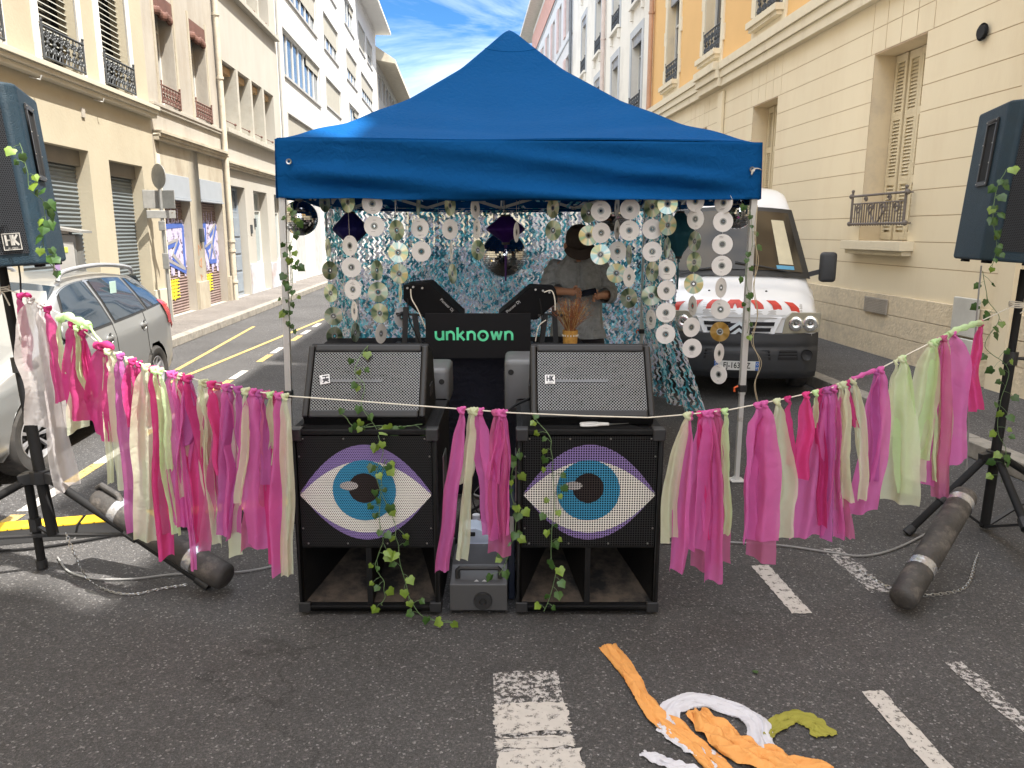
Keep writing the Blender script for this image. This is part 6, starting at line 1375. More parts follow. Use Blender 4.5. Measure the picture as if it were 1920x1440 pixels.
    wt = mat('plate_band_white', (.7, .7, .7), .5); text_mesh('F', .04, wt, pl, 'plate_country', (-.237, -.0025, -.03), (math.pi / 2, 0, 0), .0004); text_mesh('69', .036, wt, pl, 'plate_region', (.237, -.0025, -.025), (math.pi / 2, 0, 0), .0004)
    b = MB(); b.lathe([(.010, -.003), (.014, -.003)], 16, (.237, 0, .025), 'Y'); b.lathe([(.010, -.003), (.014, -.003)], 16, (-.237, 0, .02), 'Y'); b.build('plate_emblems', wt, pl)
    # windscreen, the look through the cabin painted on
    def wsf(u, v, off): x = lerp(-1, 1, u); y = lerp(.82, 1.66, v); hw = lerp(.94, .77, v); i = min(range(len(R_)), key=lambda q: abs(R_[q][0] - y)); return (x * hw, y + bulge(x * hw, .18) * max(0, 1 - y / 1.6) + .22 * abs(x) ** 4 * .3 - off, lerp(1.40, 2.28, v ** .98) + .035 - .05 * x * x + off * .8)
    b = MB(); b.grid(lambda u, v: wsf(u, v, .022), 24, 14); ws = b.build('windscreen_surround', M_trim, root, smooth=True)
    mg, n_, bs = nmat('windscreen_glass'); bs.inputs['Base Color'].default_value = (.07, .058, .043, 1); bs.inputs['Roughness'].default_value = .06; bs.inputs['Specular IOR Level'].default_value = .35
    tt = n_.nodes.new('ShaderNodeTexCoord'); nn_ = n_.nodes.new('ShaderNodeTexNoise'); nn_.inputs['Scale'].default_value = 1.2; rr = n_.nodes.new('ShaderNodeValToRGB'); rr.color_ramp.elements[0].color = (.018, .016, .014, 1); rr.color_ramp.elements[1].color = (.075, .06, .04, 1); rr.color_ramp.elements[0].position = .4; rr.color_ramp.elements[1].position = .6
    n_.links.new(tt.outputs['Object'], nn_.inputs['Vector']); n_.links.new(nn_.outputs[0], rr.inputs[0]); n_.links.new(rr.outputs[0], bs.inputs['Base Color'])
    b = MB(); b.grid(lambda u, v: wsf(lerp(.045, .955, u), lerp(.07, .93, v), .030), 24, 14); b.build('windscreen', mg, ws, smooth=True)
    b = MB(); b.grid(lambda u, v: wsf(lerp(.80, .90, u), lerp(.16, .80, v), .0325), 3, 8); b.build('painted_window_light', mat('bright_side_window', (.55, .50, .36), .3), ws)  # pale panel on the opaque glass; daylight through the side window painted in
    b = MB(); b.grid(lambda u, v: wsf(lerp(.78, .90, u), lerp(.09, .14, v), .034), 3, 2); b.build('parking_card', mat('blue_card', (.10, .32, .50), .5), ws)
    b = MB(); b.tube([wsf(u, .08 + .10 * (1 - (2 * u - 1) ** 2) if False else lerp(.04, .11, (u - .12) / .36), .045) for u in (.12, .24, .36, .48)], .010, 6); b.tube([wsf(u, lerp(.16, .05, (u - .5) / .36), .045) for u in (.50, .62, .74, .86)], .010, 6); b.build('wipers', M_trim, root, smooth=True)
    for sd in (1, -1):
        b = MB(); b.rbox(sd * 1.16 - .10, sd * 1.16 + .10, .98, 1.12, 1.36, 1.74, .045, 3); b.bar((sd * .93, 1.08, 1.45), (sd * 1.10, 1.06, 1.5), .05, .06); b.build('door_mirror', Mbp, root, smooth=True)
        wh = wheel(root, (sd * .86, 1.0, .33), .335, .22, 8, rimcol=(.3, .3, .3)); wh.rotation_euler = (0, 0, 0 if sd > 0 else math.pi)
        wh = wheel(root, (sd * .86, 4.1, .33), .335, .22, 8, rimcol=(.3, .3, .3)); wh.rotation_euler = (0, 0, 0 if sd > 0 else math.pi)
        b = MB(); b.ball((sd * .34 + (.0), .40, 1.275), .016, 10, 6); b.build('washer_jet', M_trim, root)
        b = MB(); b.quad((sd * 1.006, 1.5, 1.25), (sd * 1.006, 2.4, 1.25), (sd * .90, 2.35, 2.0), (sd * .88, 1.75, 2.0)); b.build('side_window', M_cglass, root)
build_van()

# ================================================================ parking meter and sign post
M_galv = mat('galvanised_grey', (.30, .30, .29), .5, metal=.4, var=.15, scale=8, dirt=(.2, .17, .14), dscale=10, dlo=.6)
pm = thing('parking_meter', 'grey parking meter with a sloping cap behind the silver car', 'parking meter', ST(-4.42, 8.85, .1), math.radians(10))
b = MB(); b.rbox(-.14, .14, -.11, .11, 0, 1.42, .03, 2); b.build('body', mat('meter_dark_grey', (.12, .12, .115), .5), pm, smooth=True)
b = MB(); b.add([(-.26, -.16, 1.50), (.22, -.16, 1.43), (.22, .16, 1.43), (-.26, .16, 1.50), (-.26, -.16, 1.53), (.22, -.16, 1.455), (.22, .16, 1.455), (-.26, .16, 1.53)], [(0,1,2,3),(4,5,6,7),(0,1,5,4),(1,2,6,5),(2,3,7,6),(3,0,4,7)]); b.bar((0, 0, 1.42), (0, 0, 1.48), .1, .1); b.build('solar_cap', M_galv, pm)
b = MB(); b.rbox(-.11, .11, -.118, -.108, .95, 1.33, .005); pn = b.build('front_panel', mat('meter_pale_panel', (.38, .38, .37), .5), pm)
b = MB(); b.rbox(-.03, .05, -.122, -.117, 1.22, 1.28, .002); b.build('display', mat('yellow_green_display', (.45, .50, .10), .4), pn)
b = MB(); b.rbox(-.10, -.05, -.121, -.117, 1.0, 1.15, .002); b.build('lilac_notice', mat('lilac_notice', (.35, .25, .45), .6), pn)
sp = thing('sign_post', 'grey post carrying road signs seen from behind, before the graffitied shutter', 'road sign', ST(-4.76, 12.55, .11), YAW)
b = MB(); b.tube([(0, 0, 0), (0, 0, 2.45)], .028, 10); b.build('post', M_galv, sp, smooth=True)
def sgn(name, cx, cz, w_, h_, rot, rnd_=0):
    b = MB()
    if rnd_: b.lathe([(.0001, -.006), (w_, -.006), (w_ + .004, 0), (w_, .006), (.0001, .006)], 28, (0, 0, 0), 'Y')
    else: b.rbox(-w_ / 2, w_ / 2, -.006, .006, -h_ / 2, h_ / 2, .0055, 2)
    o = b.build(name, M_galv, sp, smooth=bool(rnd_)); o.location = (cx, -.035, cz); o.rotation_euler = (0, 0, rot); return o
sgn('round_sign', .01, 2.28, .19, 0, math.radians(-38), 1); sgn('square_sign', -.12, 1.93, .30, .28, math.radians(50)); sgn('square_sign', .12, 1.93, .26, .28, math.radians(-20)); sgn('supplementary_plate', 0, 1.70, .42, .12, math.radians(25))
b = MB(); b.rbox(-.05, .05, -.06, -.03, 1.45, 1.6, .01); b.rbox(-.04, .06, -.05, -.03, .85, 1.1, .01); b.each('post_bracket', M_galv, sp)
# ================================================================ person
M_skin = mat('skin', (.40, .20, .12), .5, var=.1, scale=8)
M_shirt = fabric('grey_patterned_shirt', (.25, .26, .26), trans=.02, rough=.9, var=.42, scale=26, bump=.8)
M_pants = mat('black_trousers', (.015, .015, .02), .85, var=.2, bump=.3, bscale=40)
M_cap = mat('dark_brown_cap', (.04, .028, .022), .85, var=.2, bump=.3, bscale=120)
def skin_body(name, V, E_, m, parent=None, sub=2):
    """V: {name: (pos, rx, ry)}; one continuous skinned surface"""
    me = bpy.data.meshes.new(name); ks = list(V); idx = {k: i for i, k in enumerate(ks)}
    me.from_pydata([V[k][0] for k in ks], [(idx[a], idx[c]) for a, c in E_], []); o = bpy.data.objects.new(name, me); COL.objects.link(o)
    md = o.modifiers.new('skin', 'SKIN'); md.use_smooth_shade = True; md.branch_smoothing = .6
    for k in ks: sv = me.skin_vertices[0].data[idx[k]]; sv.radius = (V[k][1], V[k][2] if len(V[k]) > 2 else V[k][1])
    me.skin_vertices[0].data[0].use_root = True
    s2 = o.modifiers.new('sub', 'SUBSURF'); s2.levels = sub; s2.render_levels = sub; me.materials.append(m)
    dg = bpy.context.evaluated_depsgraph_get(); nm = bpy.data.meshes.new_from_object(o.evaluated_get(dg)); o.modifiers.clear(); o.data = nm; nm.name = name
    if not nm.materials: nm.materials.append(m)
    o.parent = parent; nm.polygons.foreach_set('use_smooth', [True] * len(nm.polygons)); return o
PX, PYY = .46, 5.42
# local frame: person faces -y, x to photo right; the person's right hand is at -x
per_loc = Vector((PX, PYY, 0))
hL = PY(1086, 548, 5.10) - per_loc; hR = PY(1113, 556, 5.11) - per_loc
eL = PY(1026, 545, 5.36) - per_loc; eR = PY(1143, 552, 5.36) - per_loc
sL, sR = Vector((-.160, .0, 1.315)), Vector((.172, .0, 1.315))
wL = hL.lerp(eL, .34); wR = hR.lerp(eR, .36)
V = {'pelvis': ((.01, .02, .82), .125, .10), 'waist': ((.01, .015, .95), .115, .09), 'chest': ((.005, .0, 1.15), .135, .095), 'upper': ((.005, -.01, 1.29), .115, .08), 'neck': ((.0, -.035, 1.375), .052, .052), 'neck2': ((.0, -.075, 1.42), .048, .048), 'head': ((.0, -.125, 1.47), .078, .085), 'head2': ((.0, -.13, 1.53), .074, .082),
     'sl': (sL, .058, .055), 'al': (sL.lerp(eL, .5), .046, .046), 'el': (eL, .040, .040), 'fl': (eL.lerp(wL, .5), .034, .034), 'wl': (wL, .024, .020), 'pl': (hL.lerp(wL, .3), .032, .018),
     'sr': (sR, .058, .055), 'ar': (sR.lerp(eR, .5), .046, .046), 'er': (eR, .040, .040), 'fr': (eR.lerp(wR, .5), .034, .034), 'wr': (wR, .024, .020), 'pr': (hR.lerp(wR, .3), .032, .018),
     'hipl': ((-.085, .02, .76), .085, .085), 'kl': ((-.10, .0, .42), .058, .058), 'anl': ((-.10, .03, .07), .04, .04), 'tl': ((-.11, -.10, .035), .035, .025),
     'hipr': ((.10, .02, .76), .085, .085), 'kr': ((.11, .0, .42), .058, .058), 'anr': ((.11, .03, .07), .04, .04), 'tr': ((.12, -.10, .035), .035, .025)}
Ed = [('pelvis', 'waist'), ('waist', 'chest'), ('chest', 'upper'), ('upper', 'neck'), ('neck', 'neck2'), ('neck2', 'head'), ('head', 'head2'), ('upper', 'sl'), ('sl', 'al'), ('al', 'el'), ('el', 'fl'), ('fl', 'wl'), ('wl', 'pl'),
      ('upper', 'sr'), ('sr', 'ar'), ('ar', 'er'), ('er', 'fr'), ('fr', 'wr'), ('wr', 'pr'), ('pelvis', 'hipl'), ('hipl', 'kl'), ('kl', 'anl'), ('anl', 'tl'), ('pelvis', 'hipr'), ('hipr', 'kr'), ('kr', 'anr'), ('anr', 'tr')]
body = skin_body('person', V, Ed, M_skin); body.location = per_loc; tag(body, 'person in dark cap and grey long-sleeved shirt, bowed over the phone in both hands', 'person')
# hands: palm is the end of the arm; five separate bent fingers each
def fingers(side, P0, W0, nm):
    d = (P0 - W0).normalized(); 
    sgn = side; pal = P0.lerp(W0, .3); lat = Vector((0, -.35, 1)).normalized(); lat = (lat - d * lat.dot(d)).normalized(); cur = lat.cross(d) * sgn
    if cur.y > 0: cur = -cur
    V = {}; E_ = []
    for i, (off, ln) in enumerate(((.024, .062), (.008, .070), (-.008, .066), (-.023, .052))):
        a = pal + lat * off * 1.0 + d * .012; p1 = a + d * .030 + cur * .004; p2 = p1 + d * ln * .38 + cur * .012; p3 = p2 + d * ln * .22 + cur * .018
        for k, p in enumerate((a, p1, p2, p3)): V['%d%d' % (i, k)] = (p, [.009, .0090, .0082, .0068][k])
        E_ += [('%d%d' % (i, k), '%d%d' % (i, k + 1)) for k in range(3)]
    a = pal + lat * .024 - d * .01; p1 = a + lat * .016 + d * .022 + cur * .008; p2 = p1 + d * .026 + lat * .004 + cur * .006
    for k, p in enumerate((a, p1, p2)): V['t%d' % k] = (p, [.012, .0105, .008][k])
    E_ += [('t0', 't1'), ('t1', 't2')]
    # join at the palm so the hand is one surface
    V['palm'] = (pal, .019, .016)
    for i in range(4): E_.append(('palm', '%d0' % i))
    E_.append(('palm', 't0'))
    o = skin_body(nm, {k: V[k] for k in ['palm'] + [q for q in V if q != 'palm']}, E_, M_skin, body); return o
fingers(-1, hL, wL, 'hand'); fingers(1, hR, wR, 'hand')
# shirt: open surface of revolution-like rings round the torso, hanging to the hips
def ringsurf(rings, n, m, name, parent, wr=.006, seed=0, close_top=False, solid=.003):
    vs = []; fs = []
    for j, (c, rx, ry, nn) in enumerate(rings):
        for i in range(n):
            a = 2 * math.pi * i / n; ca, sa = math.cos(a), math.sin(a); e = .8
            x = math.copysign(abs(ca) ** e, ca) * rx; y = math.copysign(abs(sa) ** e, sa) * ry
            q = noise.noise(Vector((ca * 2.4 + seed, sa * 2.4, c[2] * 7))) * wr * 2 + wr * .7 * math.sin(a * 7 + c[2] * 13) * nn
            vs.append(Vector((c[0] + x * (1 + q / max(rx, .03)), c[1] + y * (1 + q / max(ry, .03)), c[2])))
    for j in range(len(rings) - 1):
        for i in range(n): fs.append((j*n+i, j*n+(i+1) % n, (j+1)*n+(i+1) % n, (j+1)*n+i))
    return MB().add(vs, fs).build(name, m, parent, smooth=True, angle=80, solid=solid)
R0 = [((.02, .0, .805), .196, .142, 1.6), ((.018, .0, .83), .194, .140, 1.4), ((.015, .0, .88), .188, .135, 1.1), ((.01, .0, .98), .175, .128, .8), ((.006, -.005, 1.08), .176, .125, .7), ((.005, -.01, 1.18), .182, .122, .6), ((.005, -.012, 1.26), .184, .112, .5), ((.005, -.015, 1.315), .162, .095, .4), ((.004, -.025, 1.355), .108, .078, .2), ((.002, -.04, 1.395), .072, .066, 0), ((.0, -.05, 1.415), .066, .062, 0)]
# resample the rings for smooth shading
RR = []
for j in range(len(R0) - 1):
    for k in range(4): t = k / 4; a, c = R0[j], R0[j + 1]; RR.append((tuple(lerp(a[0][q], c[0][q], t) for q in range(3)), lerp(a[1], c[1], t), lerp(a[2], c[2], t), lerp(a[3], c[3], t)))
shirt = ringsurf(RR + [R0[-1]], 64, M_shirt, 'shirt', body, .007, 3)
def sleeve(S0, E0, W0, frac, nm, seed):
    pts = smooth_path([S0 + Vector((-.06 if S0.x > 0 else .06, 0, -.005)), S0 + Vector((-.012 if S0.x > 0 else .012, 0, -.012)), S0.lerp(E0, .35), S0.lerp(E0, .75), E0, E0.lerp(W0, frac * .6), E0.lerp(W0, frac)], 6); k = len(pts); b = MB(); n = 28; vs = []
    rr = [lerp(.030, .056, min(1, i / 6)) if i < 6 else lerp(.060, .056, i / k) if i < k * .6 else lerp(.058, .052, (i - k * .6) / (k * .4)) for i in range(k)]
    up = Vector((0, 1, 0))
    for i, p in enumerate(pts):
        d = (pts[min(i + 1, k - 1)] - pts[max(i - 1, 0)]).normalized(); a = d.cross(up).normalized(); c = a.cross(d)
        for j in range(n): t = 2 * math.pi * j / n; q = rr[i] * (1 + .10 * noise.noise(Vector((math.cos(t) * 1.5 + seed, math.sin(t) * 1.5, i * .45))) + .05 * math.sin(i * 1.3 + t * 2)); vs.append(p + (a * math.cos(t) + c * math.sin(t)) * q)
    b.add(vs, [(i*n+j, i*n+(j+1) % n, (i+1)*n+(j+1) % n, (i+1)*n+j) for i in range(k - 1) for j in range(n)])
    return b.build(nm, M_shirt, shirt, smooth=True, angle=80, solid=.003)
sleeve(sL, eL, wL, .55, 'sleeve', 1); sleeve(sR, eR, wR, .55, 'sleeve', 5)
b = MB()   # collar and button placket
for s in (-1, 1): b.add([(s * .012, -.112, 1.335), (s * .062, -.088, 1.375), (s * .070, -.035, 1.425), (s * .045, -.085, 1.418), (s * .008, -.122, 1.375)], [(0, 1, 2, 3, 4)])
b.add([(-.012, -.137, 1.33), (.012, -.137, 1.33), (.014, -.148, .99), (-.010, -.148, .99)], [(0, 1, 2, 3)])
b.build('collar', M_shirt, shirt, smooth=True, solid=.004)
b = MB(); b.add([(-.012, -.126, 1.345), (.014, -.126, 1.345), (.036, -.112, 1.40), (.03, -.105, 1.425), (-.03, -.105, 1.425), (-.034, -.112, 1.40)], [(0, 1, 2, 3, 4, 5)]); b.build('throat', M_skin, body, smooth=True, solid=.006)
# trousers
tr = MB()
for s, hx in ((-1, 'hipl'), (1, 'hipr')):
    x = -.085 if s < 0 else .105; tr.tube([(x * .6, .02, .86), (x, .02, .74), (x * 1.06, .01, .42), (x * 1.08, .03, .08)], [.125, .108, .080, .072], 20)
tr.build('trousers', M_pants, body, smooth=True)
b = MB()
for s in (-1, 1): x = .11 * s; b.rbox(x - .045, x + .045, -.17, .08, .0, .075, .03, 3)
b.each('shoe', M_black, body, smooth=True)
# cap: dome tipped forward with a brim covering the face
cp = MB(); T = Matrix.Translation((.0, -.125, 1.505)) @ Matrix.Rotation(math.radians(38), 4, 'X') @ Matrix.Rotation(math.radians(8), 4, 'Z')
cp.M = T @ Matrix.Scale(.90, 4); cp.lathe([(.098, -.035), (.101, 0), (.097, .035), (.080, .068), (.050, .090), (.015, .099), (.0001, .10)], 32)
cp.grid(lambda u, v: ((lambda a, r: (r * math.sin(a) * .98, -r * math.cos(a), -.030 - .035 * v - .012 * math.cos(a * 2) * v))(lerp(-1.15, 1.15, u), .094 + .075 * v * math.cos(lerp(-1.15, 1.15, u)) ** .6)), 20, 6)
cp.lathe([(.0001, .105), (.008, .103), (.010, .098)], 10)
cp.build('cap', M_cap, body, smooth=True, angle=50, solid=.003)
# face under the brim: nose, lips, ears, eyes, beard shadow
b = MB(); b.M = T
b.ball((0, -.098, -.075), .014, 10, 8, 1.3); b.build('nose', M_skin, body, smooth=True)
b = MB(); b.M = T
for s in (-1, 1): b.ball((s * .086, .0, -.06), .020, 10, 8, 1.5)
b.each('ear', M_skin, body, smooth=True)
b = MB(); b.M = T
for s in (-1, 1): b.ball((s * .030, -.080, -.055), .011, 10, 8)
b.each('eye', mat('eye_white', (.5, .48, .45), .3), body, smooth=True)
b = MB(); b.M = T; b.rbox(-.022, .022, -.092, -.080, -.112, -.102, .004); b.build('mouth', mat('lips', (.25, .09, .07), .5), body, smooth=True)
b = MB(); b.M = T; b.lathe([(.080, -.05), (.088, -.04), (.092, -.025)], 24); b.build('hair', mat('dark_hair', (.015, .012, .01), .7, bump=.5, bscale=150), body, smooth=True)
ph = thing('phone', 'dark phone held in both hands of the person', 'phone', per_loc + hL.lerp(hR, .55) + Vector((.006, -.022, .016)), 0, rot=(math.radians(35), math.radians(-12), 0))
b = MB(); b.rbox(-.055, .055, -.03, .03, -.004, .004, .003); b.build('phone_body', mat('phone_black', (.012, .012, .014), .25), ph)
b = MB(); b.quad((-.050, -.026, .0045), (.050, -.026, .0045), (.050, .026, .0045), (-.050, .026, .0045)); b.build('phone_screen', glassy('phone_glass', (.02, .02, .025), .08), ph)
b = MB(); b.lathe([(.0085, -.003), (.0105, -.002), (.0105, .002), (.0085, .003)], 16); rg = b.build('ring', M_metal, body, smooth=True); rg.location = hL + Vector((.0, -.035, .012)); rg.rotation_euler = (.3, math.pi / 2, 0)

# ================================================================ ribbon garland
ROPE = [(-30, 520, 3.30), (10, 541, 3.27), (38, 552, 3.2), (120, 592, 3.1), (200, 655, 3.0), (280, 688, 2.92), (380, 715, 2.84), (470, 733, 2.78), (545, 743, 2.76), (660, 751, 2.76), (800, 762, 2.78), (960, 774, 2.79), (1100, 780, 2.79), (1215, 783, 2.79), (1290, 777, 2.82), (1370, 768, 2.88), (1470, 748, 2.96), (1560, 727, 3.06), (1650, 691, 3.20), (1750, 640, 3.38), (1835, 604, 3.56), (1903, 572, 3.72)]
def ropeY(u):
    for i in range(len(ROPE) - 1):
        a, c = ROPE[i], ROPE[i + 1]
        if u <= c[0]: t = (u - a[0]) / (c[0] - a[0]); return lerp(a[1], c[1], t), lerp(a[2], c[2], t)
    return ROPE[-1][1:]
gar = thing('ribbon_garland', 'white cord strung between the two speaker stands, tied with pink, purple and lime fabric ribbons', 'garland', PY(960, 774, 2.79)); GO = gar.location.copy()
b = MB(); b.tube([PY(u, v, y) - GO for u, v, y in ROPE[1:]], .0026, 8); b.build('cord', mat('cord_white', (.7, .66, .58), .8), gar, smooth=True)
b = MB(); 
for (u, v, y, r_) in ((4, 541, 3.3, .028), (1905, 571, 3.76, .030)):
    c = PY(u, v, y) - GO
    for k in range(3): b.tube([c + Vector((r_ * math.cos(t), r_ * math.sin(t), (k - 1) * .009 + .003 * math.sin(t))) for t in [2 * math.pi * i / 16 for i in range(17)]], .0034, 6)
    b.tube([c + Vector((.0, -.03, 0)), c + Vector((.035, -.045, -.02)), c + Vector((.05, -.04, -.07))], .0030, 6); b.tube([c + Vector((.01, -.03, 0)), c + Vector((.02, -.045, -.02)), c + Vector((.0, -.04, -.04))], .0030, 6)
b.build('cord_tie', mat('cord_white', (0, 0, 0)), gar, smooth=True)
RM = {'M': fabric('ribbon_magenta', (.70, .08, .30), .12, .45), 'P': fabric('ribbon_purple_pink', (.82, .22, .58), .18, .45), 'L': fabric('ribbon_lime', (.72, .90, .56), .18, .45), 'R': fabric('ribbon_hot_pink', (.84, .10, .36), .10, .45), 'W': fabric('ribbon_sheer_white', (.70, .66, .66), .38, .4), 'C': fabric('ribbon_pale_cream_green', (.82, .86, .66), .26, .45), 'V': fabric('ribbon_violet', (.62, .18, .50), .16, .45), 'S': fabric('ribbon_sheer_pink', (.75, .22, .45), .34, .45)}
NM = {'M': 'magenta_ribbon', 'P': 'pink_ribbon', 'L': 'lime_ribbon', 'R': 'hot_pink_ribbon', 'W': 'sheer_white_ribbon', 'C': 'pale_green_ribbon', 'V': 'violet_ribbon', 'S': 'sheer_pink_ribbon'}
rbn = random.Random(11)
def ribbon(xk, xe, ye, wpx, kind, layer=0, bow=0, cut=None):
    v, Yk = ropeY(xk); Yk += layer * .014; K0 = PY(xk, v + 2, Yk) - GO; E0 = PY(xe, ye, Yk + .01 + rbn.uniform(-.01, .03)) - GO
    W = wpx / 1420 * (Yk + .15) * 1.56; ph = rbn.uniform(0, 6.28); fr = rbn.uniform(.9, 1.7); amp = min(.02, W * .22); sk = rbn.uniform(-.35, .35) if cut is None else cut
    tw = rbn.uniform(-1.1, 1.1); Ln = (E0 - K0).length; b = MB(); ru = rbn.uniform(0, 50)
    def fn(u, t):
        c = K0.lerp(E0, t); c.x += (bow / 1420 * Yk) * math.sin(math.pi * t) + .018 * noise.noise(Vector((ru, t * 2.6, 0))) * min(1, t * 3)
        k = 1 - math.exp(-t * Ln / .060); w_ = lerp(.010, W, k) * (1 + .20 * noise.noise(Vector((ru + 9, t * 3.5, 0)))); s = u * 2 - 1
        tt = tw * math.sin(t * 2.2 + ph) * .8; y = amp * k * math.sin(s * math.pi * fr + ph + 1.8 * t + noise.noise(Vector((ru, t * 2, 5)))) + .004 * noise.noise(Vector((s * 3 + ru, t * 14, 0)))
        x = s * w_ / 2 * (.82 + .18 * math.cos(s * 3 + ph))
        if t < .12: y += .012 * math.sin(t / .12 * math.pi) * -1
        z = c.z - (sk * s * W * .5 + .004 * noise.noise(Vector((s * 9 + ru, 0, 0)))) * t ** 3
        return (c.x + x * math.cos(tt) - y * math.sin(tt), c.y - .008 + x * math.sin(tt) + y * math.cos(tt), z)
    b.grid(fn, 12, max(14, int(Ln / .014)))
    o = b.build(NM[kind], RM[kind], gar, smooth=True, angle=80)
    kb = MB(); q = max(.008, min(.0135, W * .24))
    kb.ball(K0 + Vector((0, -.004, .003)), q, 12, 9, .9); kb.tube([K0 + Vector((-q * 1.0, -.005, .009)), K0 + Vector((-q * .3, -.016, -.004)), K0 + Vector((q * .7, -.014, -.010))], q * .55, 8); kb.tube([K0 + Vector((q * .9, -.0, .010)), K0 + Vector((q * .2, -.014, .008)), K0 + Vector((-q * .6, -.014, -.008))], q * .5, 8)
    vs = []
    for p in kb.v: n_ = noise.noise_vector(Vector(p) * 90) * .0025; vs.append(p + n_)
    kb.v = vs; kb.build('knot', RM[kind], o, smooth=True, angle=80)
RIB = [ # knot x, end x, end y, width px, colour, layer, bow
 (40, 58, 695, 13, 'M', 0, 0), (60, 96, 800, 44, 'W', 0, 0), (78, 130, 915, 34, 'W', 1, -4), (92, 116, 752, 20, 'M', -1, 0), (118, 122, 700, 10, 'L', 0, -6), (138, 152, 788, 36, 'M', 0, 0), (146, 178, 752, 13, 'L', -1, -10), (158, 178, 745, 16, 'M', 1, 0), (150, 148, 806, 36, 'C', 2, 0),
 (192, 198, 822, 46, 'M', 0, 0), (205, 212, 700, 18, 'C', -1, 3), (200, 205, 905, 11, 'C', 1, 0), (222, 236, 918, 30, 'C', 2, 0), (228, 262, 1000, 25, 'V', 0, 4), (250, 258, 800, 28, 'M', 0, 0), (244, 250, 760, 16, 'C', 1, 0), (262, 262, 860, 14, 'M', 1, 0),
 (276, 279, 1014, 30, 'C', -1, -4), (288, 314, 1044, 27, 'R', 0, 0), (292, 332, 1000, 17, 'L', -1, 0), (302, 322, 880, 14, 'L', -2, 5), (322, 342, 985, 22, 'P', 0, 0), (330, 366, 1068, 9, 'P', -1, 0), (336, 352, 930, 15, 'C', 1, 0), (352, 348, 990, 28, 'P', 1, 0), (356, 362, 830, 26, 'V', 0, 0), (352, 402, 925, 26, 'M', -1, 0), (340, 384, 1015, 22, 'R', 2, 0),
 (384, 402, 1018, 20, 'C', 1, 0), (398, 424, 890, 28, 'R', -1, 0), (380, 388, 870, 13, 'C', 0, 0), (424, 440, 1000, 34, 'P', 0, 0), (432, 420, 1004, 30, 'V', 1, 0), (448, 470, 880, 20, 'V', 0, 0), (462, 452, 943, 17, 'C', -1, 4), (474, 486, 1028, 42, 'P', 0, 0), (486, 498, 905, 22, 'V', 1, 0), (508, 514, 870, 15, 'L', 0, 0), (524, 530, 1075, 32, 'P', 0, 0), (536, 538, 1078, 15, 'C', -1, 3), (434, 436, 1042, 26, 'C', 3, 0), (512, 524, 1060, 24, 'M', 2, 0), (300, 306, 1000, 22, 'S', 2, 0), (410, 380, 1030, 26, 'S', 3, 0), (500, 472, 1026, 30, 'S', 2, 0),
 (866, 834, 1070, 24, 'P', 0, -4), (890, 862, 1048, 17, 'C', -1, 0), (884, 872, 905, 18, 'C', 1, 0), (900, 922, 1010, 30, 'P', 1, 0), (930, 934, 1038, 34, 'S', 0, 6), (938, 918, 900, 24, 'P', -1, 6), (944, 945, 1000, 22, 'P', 1, 4),
 (1288, 1250, 1012, 22, 'C', -1, -8), (1292, 1268, 1070, 28, 'P', 0, 0), (1322, 1302, 1030, 32, 'P', 0, 0), (1330, 1336, 1090, 36, 'P', 0, 0), (1344, 1352, 1055, 26, 'S', 1, 0), (1312, 1330, 1010, 24, 'R', 2, 0), (1358, 1358, 1002, 15, 'L', -1, 5), (1340, 1318, 1068, 30, 'S', 2, 0),
 (1420, 1402, 1012, 36, 'P', 0, -4), (1432, 1432, 1012, 36, 'P', -1, 0), (1430, 1424, 1050, 40, 'S', 1, 0), (1456, 1466, 1010, 38, 'C', 0, 6), (1476, 1486, 872, 15, 'M', 0, 0), (1510, 1503, 898, 28, 'R', 0, 0), (1528, 1524, 800, 14, 'L', 0, 0), (1546, 1508, 1006, 40, 'P', 0, 0), (1550, 1548, 1012, 24, 'V', -1, 0), (1562, 1568, 1008, 20, 'P', 1, 0), (1574, 1572, 952, 16, 'C', 0, 0), (1580, 1590, 938, 22, 'C', -1, 0), (1588, 1600, 800, 11, 'M', -1, 0), (1598, 1612, 936, 20, 'C', 0, 10), (1570, 1582, 1005, 26, 'S', 2, 0), (1534, 1540, 985, 18, 'M', 1, 0),
 (1650, 1612, 962, 36, 'P', 0, 6), (1640, 1642, 900, 22, 'V', 1, 0), (1678, 1664, 860, 9, 'C', -1, -4), (1688, 1682, 942, 42, 'C', 0, 0), (1692, 1690, 925, 30, 'L', 1, 0), (1744, 1712, 900, 42, 'C', 0, -4), (1750, 1724, 860, 30, 'L', -1, 0), (1762, 1728, 906, 28, 'P', 1, 0), (1768, 1760, 932, 20, 'S', -1, 0), (1772, 1764, 905, 12, 'C', 0, 4), (1786, 1788, 868, 36, 'P', -1, 6), (1756, 1752, 900, 14, 'L', 2, 0), (1836, 1826, 770, 15, 'R', 0, -6)]
for q in RIB: ribbon(*q[:5], layer=q[5], bow=q[6])
